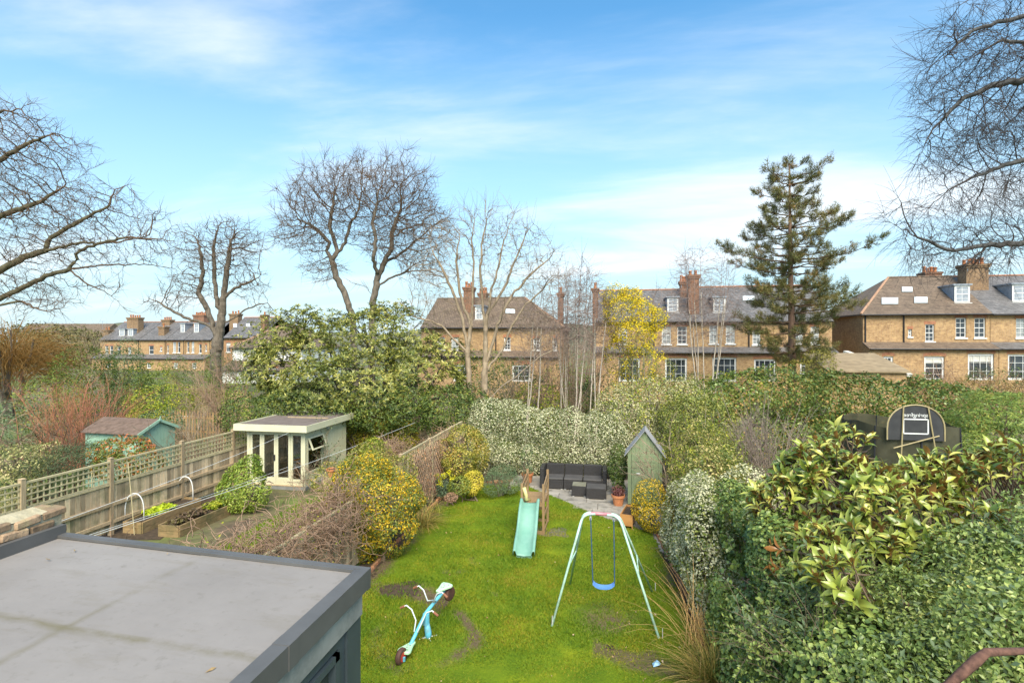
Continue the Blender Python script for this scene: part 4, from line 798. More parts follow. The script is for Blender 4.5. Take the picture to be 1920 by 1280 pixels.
for e_, o_, sc in ((n_end, pm_, 1), (f_end, pm_, 1)):
    d = (e_ - o_); d.z = 0; d.normalize(); sdv = Vector((-d.y, d.x, 0)); st = [(-.2, .04), (-.12, .048), (.0, .09), (.07, .115), (.12, .1), (.14, .0)]
    poly = [e_ + d * a_ + sdv * b_ + Vector((0, 0, .035)) for a_, b_ in st] + [e_ + d * a_ - sdv * b_ + Vector((0, 0, .035)) for a_, b_ in reversed(st[:-1])]
    seat = MB().prism(poly, (0, 0, .045)).build('seat', PALE, ss, bevel=.012)
    for a_, b_ in ((0, 0), (.06, .05), (.06, -.05), (-.06, .02), (-.06, -.02)): MB().lathe([(.011, .0), (0, .002)], 8, e_ + d * a_ + sdv * b_ + Vector((0, 0, .081))).build('drain_hole', IRON, seat)
    hb = e_ + (o_ - e_).normalized() * .42
    for s in (-1, 1):
        up = Vector((0, 0, 1)); q0 = hb + (o_ - e_).normalized() * -.12 + sdv * (.03 * s) + up * .03; q1 = hb + sdv * (.06 * s) + up * .1; q2 = hb + sdv * (.14 * s) + up * .26; q3 = hb + sdv * (.24 * s) + up * .31 ; q4 = hb + sdv * (.33 * s) + up * .26
        hbm = MB().tube([q0, q1, q2, q3, q4], .011, 8).build('handlebar', WHB, ss, smooth=True); MB().tube([q3.lerp(q4, .35), q4 + (q4 - q3) * .25], .02, 8).build('grip', GRIP, hbm)
    wc = e_ + d * .16 + Vector((0, 0, -.12)); wc.z = max(wc.z, .13 if e_ is n_end else .2)
    MB().tube([e_ + d * .1 + Vector((0, 0, .0)), e_ + d * .16 + sdv * .05 + Vector((0, 0, -.03)), wc + sdv * .05], .02, 8).build('fork', TEAL, ss)
    wl = empty('wheel', wc); wl.parent = ss; wl.rotation_euler = (R(90), 0, math.atan2(sdv.y, sdv.x) + R(90))
    MB().lathe([(.07, -.035), (.11, -.04), (.125, -.02), (.125, .02), (.11, .04), (.07, .035)], 22).build('tyre', RUBB, wl, smooth=True); MB().lathe([(0, -.037), (.072, -.036), (.072, .036), (0, .037)], 22).build('hub', REDP if e_ is n_end else RUBB, wl)
# small blue toy on the lawn
tyv = gr(1225, 1256) ; o = MB().add([(0, 0, .05), (.09, .02, .075), (.12, .1, .06), (.06, .15, .08), (-.01, .09, .055), (.03, .05, .1), (.07, .09, .11)], [(0, 1, 5), (1, 6, 5), (1, 2, 6), (2, 3, 6), (3, 4, 5, 6), (4, 0, 5)]).build('crumpled_toy', pm('light blue plastic film', [(.25, .5, .72), (.4, .65, .82)], 9, .4), loc=tyv); tag(o, 'crumpled light blue plastic toy lying on the lawn', 'toy')

# ------------------------------------------------------------------ neighbours' things
# mint shed over the left fence
ms_ = at(259, 812, 17.6); mz = 1.5; MX, MY = ms_.x, ms_.y
MS = pm('mint shed paint', [(.27, .44, .32), (.36, .53, .4)], 3, .65, .002, (5, 5, 1)); FB = pm('brown shingle felt', [(.1, .068, .05), (.19, .13, .1)], 6, .95, .004)
g0, g1 = at(259, 812, 17.6), at(328, 800, 19.0); msr = empty('mint_shed', (g0.x, g0.y, 0), math.atan2(g1.y - g0.y, g1.x - g0.x), 'pale mint garden shed with brown felt roof beyond the left fence', 'shed')
gw = (g1.xy - g0.xy).length; ze, zpk = g0.z, at(295, 787, 18.3).z
for k in range(12):
    xa, xb = k * gw / 12, (k + 1) * gw / 12; tp_ = lambda x: ze + (zpk - ze) * (1 - abs(x - gw / 2) / (gw / 2))
    MB().prism([(xa + .003, 0, 0), (xb - .003, 0, 0), (xb - .003, 0, tp_(xb - .003)), (xa + .003, 0, tp_(xa + .003))], (0, .02, 0)).build('board', MS, msr)
BOX('side_wall', (0, .021, 0), (.02, 2.2, ze - .01), MS, msr); BOX('side_wall', (gw - .02, .021, 0), (gw, 2.2, ze - .01), MS, msr)
for s in (-1, 1):
    xe = gw / 2 + s * (gw / 2 + .12); zz3 = ze - .12 * (zpk - ze) / (gw / 2)
    for k in range(3):
        u0, u1 = k / 3, (k + 1) / 3; a_ = Vector((gw / 2, -.1, zpk + .02)).lerp(Vector((xe, -.1, zz3 + .02)), u0); b_ = Vector((gw / 2, -.1, zpk + .02)).lerp(Vector((xe, -.1, zz3 + .02)), u1 + .02)
        MB().prism([a_, b_, b_ + Vector((0, 0, .03 - .008 * k)), a_ + Vector((0, 0, .018))], (0, 2.4, 0)).build('roof_felt', FB, msr)
    MB().bar((gw / 2, -.115, zpk), (xe, -.115, zz3), .02, .09).build('bargeboard', MS, msr)
MB().prism([(gw / 2 - .05, -.12, zpk - .02), (gw / 2 + .05, -.12, zpk - .02), (gw / 2, -.12, zpk + .13)], (0, -.02, 0)).build('finial', MS, msr)
# picket fences across the left gardens
PK = pm('picket wood', [(.42, .3, .12), (.58, .44, .2)], 4, .8, objvar=.15); PK2 = pm('brown picket wood', [(.26, .16, .07), (.4, .26, .12)], 4, .8, objvar=.15)
pk = MB().prism([(-.045, 0, 0), (.045, 0, 0), (.045, 0, .95), (0, 0, 1.05), (-.045, 0, .95)], (0, .02, 0))
for a_, b_, d0, d1, mt, lab, h in ((352, 470, 37, 33, PK, 'pale picket fence across the far left garden', 1.1), (298, 425, 26.5, 25.5, PK2, 'brown picket fence behind the mint shed', 1.2)):
    p, q = at(a_, 700, d0), at(b_, 700, d1); p.z = q.z = 0
    zt_ = {PK: fz(380, 716, 35), PK2: fz(350, 752, 26)}[mt]; pfn = empty('picket_fence', p, math.atan2(q.y - p.y, q.x - p.x), lab, 'fence'); L = (q - p).length; n = int(L / .17); me = pk.mesh('picket', mt)
    for i in range(n): inst('picket', me, pfn, ((i + .5) * L / n, 0, .05), (0, random.uniform(-.02, .02), 0), (1, 1, (zt_ - .05) / 1.05 * random.uniform(.97, 1.02)))
    for z in (.35, .8): MB().bar((0, .045, z * zt_ / 1.05), (L, .045, z * zt_ / 1.05), .04, .07).build('rail', mt, pfn)
gb = gr(350, 790, 1.0); o = empty('garden_table', at(345, 783, 27) * 1, 0, 'small white garden table showing above the bare shrubs', 'table'); o.location.z = 0; zt_ = at(345, 781, 27).z
BOX('table_top', (-.4, -.25, zt_ - .04), (.4, .25, zt_), WHITE, o); [BOX('leg', (x - .02, y - .02, 0), (x + .02, y + .02, zt_ - .041), WHITE, o) for x in (-.35, .35) for y in (-.2, .2)]
# trampoline with backboard in the right-hand garden
tc_ = at(1682, 860, 14.2); tr = empty('trampoline', (tc_.x, tc_.y, 0), 0, 'dark netted trampoline with basketball backboard behind the big magnolia', 'trampoline')
def netm():
    m, t, b = base_mat('olive net'); t.links.new(ramp(t, noise(t, 2.5, 4, .6), [(.3, (.03, .03, .015)), (.7, (.075, .07, .04))]), b.inputs['Base Color']); b.inputs['Roughness'].default_value = .9
    x = NN(t, 'ShaderNodeBsdfTransparent'); s = NN(t, 'ShaderNodeMixShader'); s.inputs[0].default_value = .12; t.links.new(b.outputs[0], s.inputs[1]); t.links.new(x.outputs[0], s.inputs[2]); t.links.new(s.outputs[0], t.nodes['Material Output'].inputs[0]); return m
ztop = at(1700, 803, 13).z; rr = 1.12; pts = []
for i in range(49):
    a_ = 2 * math.pi * i / 48; ca, sa = math.cos(a_), math.sin(a_); k = rr / (abs(ca) ** 4 + abs(sa) ** 4) ** .25; pts.append((ca * k, sa * k))
V_ = []; 
for x, y in pts: V_ += [(x, y, .8), (x, y, ztop + .05 * math.sin(4 * math.atan2(y, x)))]
MB().add(V_, [(2 * i, 2 * i + 2, 2 * i + 3, 2 * i + 1) for i in range(48)]).build('net', netm(), tr, smooth=True)
MB().add([(x, y, .8) for x, y in pts[:-1]], [tuple(range(48))]).build('jumping_mat', IRON, tr); MB().tube([(x, y, .8) for x, y in pts], .035, 8).build('rim', IRON, tr)
for i in range(0, 48, 6):
    x, y = pts[i]; MB().tube([(x * .98, y * .98, 0), (x, y, .8), (x * 1.05, y * 1.05, 1.6), (x, y, ztop)], .018, 6).build('pole', IRON, tr)
bbw = .63; bbz = at(1731, 830, 12.75).z; bbh = at(1731, 762, 12.75).z - bbz; bx = at(1731, 800, 12.75).x - tc_.x; by = -rr - .06
BBM = pm('black board', [(.03, .03, .033), (.05, .05, .052)], 5, .5); RIMM = pm('tan rim', [(.3, .24, .12), (.42, .34, .18)], 6, .6)
ol = [(bx - bbw, by, bbz)] + [(bx - bbw * math.cos(math.pi * i / 16), by, bbz + bbh * .3 + bbh * .7 * math.sin(math.pi * i / 16) ** .85) for i in range(17)] + [(bx + bbw, by, bbz)]
bbo = MB().prism(ol, (0, .03, 0)).build('backboard', BBM, tr); MB().tube([Vector(p) - Vector((0, .005, 0)) for p in ol], .018, 6).build('board_rim', RIMM, bbo)
WL = WHITE
rw, rh, rz = .27, .27, bbz + bbh * .33 - .12
for a_, b_ in (((-rw, rz), (rw, rz)), ((-rw, rz + rh * 1.3), (rw, rz + rh * 1.3)), ((-rw, rz), (-rw, rz + rh * 1.3)), ((rw, rz), (rw, rz + rh * 1.3))): MB().bar((bx + a_[0], by - .006, a_[1]), (bx + b_[0], by - .006, b_[1]), .01, .03, up=(0, 0, 1) if a_[1] == b_[1] else (1, 0, 0)).build('target_line', WL, bbo)
for x0, x1_, z0, z1 in ((-.28, -.33, bbz + bbh * .97, bbz - .4), (.26, .42, bbz + bbh * .95, bbz - .25), (-.5, .5, bbz - .2, bbz + .13)): MB().tube([(bx + x0, by - .03, z0), (bx + x1_, by - .03, z1)], .016, 6).build('strap', RIMM, tr)
cu = bpy.data.curves.new('lettering', 'FONT'); cu.body = 'springfree'; cu.size = .135; cu.align_x = 'CENTER'; cu.extrude = .002; to = bpy.data.objects.new('lettering', cu); COL.objects.link(to)
bpy.context.view_layer.update(); me = bpy.data.meshes.new_from_object(to.evaluated_get(bpy.context.evaluated_depsgraph_get())); bpy.data.objects.remove(to); me.materials.clear(); me.materials.append(WL)
inst('lettering', me, bbo, (bx, by - .006, rz + rh * 1.3 + .06), (R(90), 0, 0), (-1, 1, 1))
# ------------------------------------------------------------------ plant generators
CAM = np.array([0, 0, H])
def leaf_arrays(C, N, size, aspect=.5, spread=.7, fold=.2, up=.35):
    n = len(C); nr = nrm(N + np.array([0, 0, up]) + spread * rng.normal(size=(n, 3))); ax = nrm(np.cross(nr, rng.normal(size=(n, 3)))); b = np.cross(nr, ax)
    L = (size * rng.uniform(.65, 1.25, n))[:, None]; Wd = L * aspect
    V = np.stack([C - ax * L * .5, C + b * Wd * .5 + nr * fold * Wd, C + ax * L * .5, C - b * Wd * .5 + nr * fold * Wd], 1)
    i = np.arange(n)[:, None] * 4
    return V.reshape(-1, 3), np.concatenate([i + [0, 2, 1], i + [0, 3, 2]]).astype(np.int32)
def sample_blobs(blobs, n, disp=.2, thick=.22, freq=2.2, cull=True, zmin=.02):
    B = np.array(blobs, float); ar = (B[:, 3] * B[:, 4] + B[:, 3] * B[:, 5] + B[:, 4] * B[:, 5]); out_, outn = [], []; got = 0
    for _ in range(12):
        k = rng.choice(len(B), int(n * 1.6), p=ar / ar.sum()); u = nrm(rng.normal(size=(len(k), 3)))
        s = 1 - np.abs(rng.normal(0, thick, len(k))); p = B[k, :3] + u * B[k, 3:] * s[:, None]; nn = nrm(u / B[k, 3:])
        p = p + nn * (disp * (sn(p, freq, 3) * .6 + sn(p, freq * 2.7, 4) * .45))[:, None]
        ok = p[:, 2] > zmin
        q = ((p[:, None, :] - B[None, :, :3]) / (B[None, :, 3:] * .72)); ins = ((q ** 2).sum(2) < 1); ok &= ~ins.any(1)
        if cull:
            v = nrm(CAM - p); ok &= ((nn * v).sum(1) > -.35) | (rng.random(len(p)) < .25)
        out_.append(p[ok]); outn.append(nn[ok]); got += ok.sum()
        if got >= n: break
    return np.concatenate(out_)[:n], np.concatenate(outn)[:n]
STEM = pm('shrub stem', [(.11, .08, .05), (.2, .15, .1)], 5, .9)
def stems(base, targets, r=.03, wig=.15):
    m = MB()
    for t_ in targets:
        t_ = Vector(t_); b = Vector(base) + Vector((random.uniform(-.1, .1), random.uniform(-.1, .1), 0)); pts = [b.lerp(t_, i / 5) + Vector([random.uniform(-wig, wig) * (0 < i < 5) for _ in range(3)]) for i in range(6)]
        m.tube(pts, [r * (1 - .14 * i) for i in range(6)], 5)
    return m
def bush(name, label, cat, blobs, n, size, mat, aspect=.5, spread=.7, disp=.2, thick=.22, group=None, freq=2.2, base=None, extra=(), cull=True, up=.35, fold=.2, stem=True):
    b0 = Vector(base) if base else Vector((np.mean([b[0] for b in blobs]), np.mean([b[1] for b in blobs]), 0))
    root = empty(name, b0, 0, label, cat, group); o3 = np.array(b0)
    C, N = sample_blobs(blobs, n, disp, thick, freq, cull); V, Fc = leaf_arrays(C, N, size, aspect, spread, fold, up)
    fo = inst('foliage', npmesh('foliage', V - o3, Fc, mat), root); tag(fo, kind='stuff')
    for i, (nm, n2, s2, m2, a2) in enumerate(extra):
        C, N = sample_blobs(blobs, n2, disp, thick * .5, freq, cull); V, Fc = leaf_arrays(C + N * .02, N, s2, a2, .6); tag(inst(nm, npmesh(nm, V - o3, Fc, m2), root), kind='stuff')
    if stem:
        so = stems((0, 0, 0), [Vector(b[:3]) - b0 for b in blobs] + [Vector((b[0], b[1], b[2] + b[5] * .5)) - b0 for b in blobs], .03).build('stems', STEM, root); tag(so, kind='stuff')
    return root
def row(p, q, n, rx, ry, rz, z, jit=.12):
    return [(p[0] + (q[0] - p[0]) * (i + .5) / n + random.uniform(-jit, jit), p[1] + (q[1] - p[1]) * (i + .5) / n + random.uniform(-jit, jit), z + random.uniform(-jit, jit), rx * random.uniform(.9, 1.15), ry * random.uniform(.9, 1.15), rz * random.uniform(.9, 1.12)) for i in range(n)]
def bl(px, py, d, rx, rz, ry=None):
    p = at(px, py, d); return (p.x, p.y, p.z, rx, ry or rx, rz)
# leaf colours
L_VAR = leafm('cream variegated leaf', [(0, (.03, .06, .015)), (.28, (.09, .12, .03)), (.4, (.33, .4, .3)), (.75, (.46, .54, .47)), (1, (.4, .44, .34))], .45, .2, patch=.3, pscale=1.5)
L_IVY = leafm('dark ivy leaf', [(.03, .065, .022), (.075, .145, .045), (.135, .225, .065), (.27, .36, .12)], .35, .15, .5, pscale=1.0)
L_IVF = leafm('ivy with brown seed', [(0, (.02, .05, .012)), (.45, (.07, .13, .025)), (.7, (.16, .2, .05)), (.85, (.34, .25, .1)), (1, (.4, .3, .13))], .5, .2, pscale=.8)
L_YEL = leafm('yellow green leaf', [(0, (.02, .05, .01)), (.34, (.08, .12, .02)), (.5, (.36, .3, .02)), (1, (.55, .42, .03))], .4, .12, patch=.4, pscale=1.6)
L_YG = leafm('fresh green leaf', [(.05, .1, .012), (.12, .2, .02), (.24, .3, .035), (.4, .42, .06)], .45, .25, pscale=1.3)
L_MID = leafm('mid green leaf', [(.03, .06, .014), (.075, .13, .028), (.14, .2, .04), (.25, .3, .07)], .45, .2)
L_DK = leafm('dark evergreen leaf', [(.018, .04, .014), (.04, .08, .024), (.075, .125, .035), (.13, .18, .055)], .45, .15)
L_OLV = leafm('olive shiny leaf', [(0, (.045, .075, .018)), (.3, (.14, .18, .04)), (.6, (.3, .32, .09)), (.85, (.48, .47, .17)), (1, (.36, .22, .08))], .4, .22, .5, pscale=.5)
L_GRY = leafm('grey green leaf', [(.045, .085, .05), (.085, .15, .09), (.15, .23, .15)], .55, .2)
L_RED = leafm('red tipped leaf', [(0, (.04, .08, .02)), (.55, (.12, .17, .04)), (.75, (.4, .14, .06)), (1, (.5, .2, .1))], .4, .2)
L_PURP = leafm('purple leaf', [(.05, .02, .03), (.12, .05, .07), (.2, .12, .1)], .5, .2)
L_LIME = leafm('lime flower', [(.35, .42, .02), (.5, .55, .03)], .5, .2)
L_MIM = leafm('yellow mimosa blossom', [(.4, .34, .01), (.5, .45, .012), (.5, .5, .04)], .6, .1, patch=.2)
L_FTH = leafm('feathery grey green leaf', [(.06, .1, .04), (.13, .18, .06), (.2, .24, .08)], .55, .25)
L_SED = leafm('strappy sedge leaf', [(0, (.08, .13, .03)), (.5, (.2, .22, .06)), (.75, (.42, .34, .14)), (1, (.5, .4, .2))], .5, .25, patch=.1)
L_RUST = leafm('willow shoot', [(.15, .095, .03), (.25, .16, .05), (.32, .22, .09)], .7, .1, patch=.3)

# ------------------------------------------------------------------ twig tubes (many thin curved shoots in one mesh)
def tubes_np(polys, radii, k=3):               # polys (n,m,3), radii (n,m)
    n, m_, _ = polys.shape; d = np.gradient(polys, axis=1); d = nrm(d); ref = np.array([.31, .52, .79]); u = nrm(np.cross(d, ref)); v = np.cross(d, u)
    ang = np.arange(k) * 2 * np.pi / k; ring = polys[:, :, None, :] + radii[:, :, None, None] * (np.cos(ang)[None, None, :, None] * u[:, :, None, :] + np.sin(ang)[None, None, :, None] * v[:, :, None, :])
    V = ring.reshape(-1, 3); b = (np.arange(n) * m_ * k)[:, None, None]; i = (np.arange(m_ - 1) * k)[None, :, None]; j = np.arange(k)[None, None, :]; j2 = (j + 1) % k
    Fq = np.stack([b + i + j, b + i + j2, b + i + k + j2, b + i + k + j], -1).reshape(-1, 4); return V, Fq.astype(np.int32)
def shoots(base, dirs, length, m_=7, wig=.12, r=.008, grav=0.0, k=3, taper=.75):
    n = len(base); L = length if isinstance(length, np.ndarray) else np.full(n, length); P = np.zeros((n, m_, 3)); P[:, 0] = base; d = nrm(dirs)
    for i in range(1, m_):
        d = nrm(d + wig * rng.normal(size=(n, 3)) + np.array([0, 0, grav])); P[:, i] = P[:, i - 1] + d * (L / (m_ - 1))[:, None]
    return P, (np.full(n, r)[:, None] if not isinstance(r, np.ndarray) else r[:, None]) * (1 - taper * np.linspace(0, 1, m_))[None, :]
def twig_bush(name, label, base, ns, height, spread, mat, r=.02, subs=5, group=None, cat='shrub', wig=.1, grav=.0, lean=(0, 0, 0), leafmat=None, nl=0, ls=.05, sub_len=.45, basew=.2, sub2=2):
    base = Vector(base); root = empty(name, base, 0, label, cat, group); z = rng.normal(size=(ns, 3)) * [spread, spread, 0] + [0, 0, 1] + np.array(lean)
    b0 = rng.normal(size=(ns, 3)) * [basew, basew, 0]; P, Rr = shoots(b0, z, height * rng.uniform(.65, 1.1, ns), 9, wig, r, grav)
    V, Fq = tubes_np(P, Rr, 5); tag(inst('stems', npmesh('stems', V, Fq, mat, True), root), kind='stuff')
    cur, cl = P, height; allp = []
    for lev in range(sub2):
        n, m_ = cur.shape[:2]; idx = rng.integers(0, n, n * subs); t_ = rng.integers(2, m_ - 1, n * subs); bb = cur[idx, t_]; dd = nrm(cur[idx, t_] - cur[idx, t_ - 1]) + rng.normal(0, .55, (n * subs, 3)) + [0, 0, .15]
        cur, r2 = shoots(bb, dd, cl * sub_len * rng.uniform(.5, 1.1, len(bb)), 6, wig * 1.3, max(r * (.45 ** (lev + 1)), .0035), grav); cl *= sub_len; allp.append(tubes_np(cur, r2, 3))
    off = 0; Vs, Fs = [], []
    for V, Fq in allp: Vs.append(V); Fs.append(Fq + off); off += len(V)
    tag(inst('twigs', npmesh('twigs', np.concatenate(Vs), np.concatenate(Fs), mat), root), kind='stuff')
    if nl:
        q = cur.reshape(-1, 3); C = q[rng.integers(0, len(q), nl)]; V, Fq = leaf_arrays(C, rng.normal(size=(nl, 3)), ls, .5); tag(inst('foliage', npmesh('foliage', V, Fq, leafmat), root), kind='stuff')
    return root
def sedge(label, base, n, L, mat=L_SED, spread=.8, group=None, name='sedge_clump'):
    root = empty(name, base, 0, label, 'grass', group); b0 = rng.normal(size=(n, 3)) * [.1, .1, 0]; dirs = rng.normal(size=(n, 3)) * [spread, spread, .2] + [0, 0, 1]; P, _ = shoots(b0, dirs, L * rng.uniform(.6, 1.15, n), 6, .05, .01, -.22)
    w_ = nrm(np.cross(P[:, -1] - P[:, 0], [0, 0, 1.])) * .007; tp = np.linspace(1, .15, 6)[None, :, None]; A, B = P + w_[:, None] * tp, P - w_[:, None] * tp; V = np.stack([A, B], 2).reshape(-1, 3)
    i = (np.arange(n) * 12)[:, None] + (np.arange(5) * 2)[None]; Fq = np.stack([i, i + 1, i + 3, i + 2], -1).reshape(-1, 4); tag(inst('blades', npmesh('blades', V, Fq.astype(np.int32), mat), root), kind='stuff'); return root

def sprays(root, blobs, ns, L, per, size, mat, aspect=.5, r=.005, grav=-.04, up=.6, disp=.3, name='shoots', smat=None, out_=1.0):
    C, N = sample_blobs(blobs, ns, disp, .08, 1.5); n = len(C); o3 = np.array(root.location); d0 = N * out_ + [0, 0, up] + rng.normal(0, .35, (n, 3))
    P, Rr = shoots(C - nrm(d0) * L * .25, d0, L * rng.uniform(.5, 1.2, n), 8, .12, r, grav, taper=.6); V, Fq = tubes_np(P - o3, Rr, 3); tag(inst(name, npmesh(name, V, Fq, smat or STEM), root), kind='stuff')
    k = rng.uniform(.2, 1, (n, per)) * 6.99; i = k.astype(int); f = (k - i)[..., None]; a = np.arange(n)[:, None]; p = P[a, i] * (1 - f) + P[a, np.minimum(i + 1, 7)] * f; t = nrm(P[a, np.minimum(i + 1, 7)] - P[a, i]); p, t = p.reshape(-1, 3), t.reshape(-1, 3); m = len(p)
    sd = nrm(np.cross(t, rng.normal(size=(m, 3)))); ax = nrm(t * .6 + sd); nr = nrm(np.cross(ax, np.cross(t, sd)) + [0, 0, .6] + .3 * rng.normal(size=(m, 3))); nr = nrm(nr - ax * (nr * ax).sum(1, keepdims=True)); b = np.cross(nr, ax); Ln = (size * rng.uniform(.6, 1.2, m))[:, None]
    V = np.stack([p, p + ax * Ln * .5 + b * Ln * aspect / 2 + nr * Ln * .05, p + ax * Ln - nr * Ln * .06, p + ax * Ln * .5 - b * Ln * aspect / 2 + nr * Ln * .05], 1).reshape(-1, 3) - o3; q = np.arange(m)[:, None] * 4
    tag(inst('shoot_leaves', npmesh('shoot_leaves', V, np.concatenate([q + [0, 2, 1], q + [0, 3, 2]]).astype(np.int32), mat), root), kind='stuff')
# ------------------------------------------------------------------ our garden: hedges and border plants
hb = row((fx(895, 19.6), 19.6), (fx(1180, 19.6), 19.6), 7, .75, .7, .8, 1.75) + row((fx(890, 19.6), 19.6), (fx(1180, 19.6), 19.6), 7, .75, .65, .9, .8)
bush('variegated_hedge', 'cream and green variegated hedge behind the rattan sofa', 'hedge', hb, 34000, .062, L_VAR, .6, .6, .12, .1, extra=[('dark_leaves', 5000, .06, L_DK, .6)])
hb = [bl(1165, 770, 19.8, 1.1, .9), bl(1215, 752, 20.2, 1.1, 1.0), bl(1270, 752, 20.6, 1.1, 1.0), bl(1190, 800, 19.8, 1.0, 1.2), bl(1255, 800, 20, 1.2, 1.3), bl(1235, 735, 20.5, .8, .7)]
bush('variegated_holly', 'taller cream variegated shrub behind the green shed', 'shrub', hb, 15000, .075, leafm('dusty cream leaf', [(0, (.04, .07, .03)), (.4, (.14, .18, .08)), (.6, (.35, .4, .28)), (1, (.42, .44, .32))], .5, .2), .55, .8, .2, .2, extra=[('green_leaves', 2500, .09, L_YG, .5)])
# right-hand hedge along the lawn, four plants
def X(px, py, d): return at(px, py, d)
bush('variegated_hedge', 'cream variegated climber on the lawn side of the right hedge', 'hedge', row((1.72, 13.3), (1.72, 9.3), 6, .45, .6, .85, .9) + row((1.8, 13), (1.8, 9.4), 5, .45, .5, .6, 1.6), 24000, .055, L_VAR, .6, .6, .12, .15, extra=[('green_leaves', 3000, .06, L_MID, .6)])
mxh = bush('mixed_hedge', 'mixed green and cream shrub topping the right hedge beside the green shed', 'hedge', row((2.4, 17.4), (2.35, 12.6), 6, .7, .7, .85, 1.6) + row((2.6, 17.4), (2.4, 12.6), 5, .7, .7, .8, .7), 19000, .07, leafm('mixed hedge leaf', [(0, (.03, .06, .018)), (.3, (.08, .13, .035)), (.55, (.18, .22, .06)), (.75, (.4, .4, .2)), (.88, (.5, .46, .28)), (1, (.36, .27, .14))], .42, .22, pscale=2.2), .55, .85, .25, .3)
sprays(mxh, row((2.6, 17.4), (2.4, 12.6), 6, .7, .7, .85, 1.6), 300, .45, 12, .075, L_YG, .5, .006, .02, .8)
ivh = bush('ivy_hedge', 'dark ivy covering the fence to the right of the swing', 'hedge', row((2.05, 9.0), (2.15, 5.0), 6, .55, .6, .85, 1.15) + row((2.25, 10.8), (2.3, 5.0), 6, .55, .65, .7, 1.8) + row((2.0, 9), (2.2, 5.0), 5, .5, .6, .6, .4), 38000, .062, L_IVY, .8, .5, .16, .12, extra=[('seed_heads', 2600, .05, L_IVF, .7)])
sprays(ivh, row((2.05, 9.2), (2.15, 5.0), 6, .55, .6, .85, 1.3), 260, .35, 12, .07, L_IVY, .8, .005, -.05, .4)
bush('cream_shrub', 'pale cream leaved shrub rising out of the dark ivy hedge', 'shrub', [bl(1400, 920, 10.6, .55, .5), bl(1385, 960, 10.3, .5, .5), bl(1425, 950, 10.2, .4, .5)], 4200, .055, L_VAR, .6, .6, .12)
# yellow euonymus by the patio
bush('yellow_euonymus', 'rounded yellow and green bush beside the wooden planter', 'bush', [bl(1222, 938, 13.9, .42, .55), bl(1232, 965, 13.7, .45, .5), bl(1215, 955, 13.9, .38, .5)], 6200, .045, L_YEL, .55, .6, .08, .12, base=gr(1225, 995))
# left border
bb = [bl(705, 945, 12.3, .95, .8), bl(735, 985, 12.2, .75, .7), bl(745, 935, 12.6, .7, .7), bl(680, 990, 12.2, .7, .6), bl(690, 900, 12.7, .75, .5)]
bush('golden_elaeagnus', 'large rounded golden yellow bush overhanging the lawn at the left', 'bush', bb, 14000, .06, L_YEL, .5, .75, .24, .25, base=gr(715, 1050), extra=[('green_leaves', 6000, .06, L_MID, .5)])
bush('green_elaeagnus', 'grey green arching shrub above the golden bush and vine tangle', 'shrub', [bl(640, 900, 13.2, .8, .5), bl(655, 935, 12.8, .7, .6), bl(690, 870, 13.6, .7, .45), bl(745, 890, 13.8, .6, .55), bl(630, 960, 12.4, .5, .5)], 8500, .065, leafm('soft green pink leaf', [(0, (.04, .07, .02)), (.4, (.13, .17, .04)), (.7, (.28, .3, .09)), (1, (.42, .28, .16))], .45, .2), .45, .85, .2, .25)
bush('bay_shrub', 'upright green shrub behind the golden bush near the water butt', 'shrub', [bl(700, 850, 15.6, .35, .55), bl(700, 880, 15.4, .45, .5), bl(712, 905, 15.2, .5, .4)], 2600, .085, L_YG, .4, .7, .15, .3)
bush('pittosporum', 'pale green leafy shrub against the trellis at the lawn corner', 'shrub', [bl(868, 832, 17.6, .6, .7), bl(860, 865, 17.3, .65, .6), bl(885, 850, 17.9, .55, .8), bl(840, 850, 17.2, .4, .6)], 7500, .075, leafm('bronze green leaf', [(0, (.04, .07, .015)), (.4, (.16, .2, .04)), (.75, (.34, .34, .09)), (1, (.42, .25, .1))], .4, .22), .45, .75, .15, .22)
bush('euonymus_bush', 'small round lemon yellow bush at the lawn corner', 'bush', [bl(887, 903, 16.6, .36, .36), bl(880, 915, 16.4, .3, .25)], 2600, .045, leafm('lemon leaf', [(.12, .16, .02), (.42, .42, .05), (.6, .56, .12)], .45, .2), .6, .6, .08, .15)
bush('rosemary_bush', 'dark grey green rosemary bush left of the potted herbs', 'bush', [bl(938, 895, 17.2, .55, .42), bl(925, 905, 16.8, .45, .35), bl(955, 905, 17.0, .4, .3)], 5200, .07, L_GRY, .16, .9, .1, .25, up=.8)
bush('low_green_shrub', 'low green shrub between the spurge and the lemon bush', 'shrub', [bl(862, 912, 16.3, .4, .35)], 1500, .06, L_MID, .5, .7, .1)
eu = empty('spurge_plant', gr(833, 938), 0, 'blue grey spurge with lime flower heads by the trellis', 'plant')
for i in range(13):
    x, y = random.uniform(-.3, .3), random.uniform(-.35, .35); h = random.uniform(.45, .85); C = np.array([[x, y, 0]]) + np.c_[rng.normal(0, .05, (110, 2)), rng.uniform(.15, h, 110)]; V, Fq = leaf_arrays(C, nrm(C - [x, y, h * .4]), .085, .2, .4); tag(inst('flower_stem', npmesh('flower_stem', V, Fq, leafm('spurge leaf', [(.07, .13, .1), (.12, .2, .15)], .6, .15) if i == 0 else bpy.data.materials['spurge leaf']), eu), kind='stuff')
    if i % 2 == 0: C = np.array([x, y, h]) + rng.normal(0, .04, (60, 3)); V, Fq = leaf_arrays(C, rng.normal(size=(60, 3)), .04, .9); tag(inst('flower_head', npmesh('flower_head', V, Fq, L_LIME), eu), kind='stuff')
bush('heather_plant', 'low pinkish dried heather at the foot of the spurge', 'plant', [bl(845, 932, 15.9, .22, .16)], 700, .05, leafm('dry pink', [(.2, .13, .11), (.42, .32, .28)], .7, .1), .2, 1, .05)
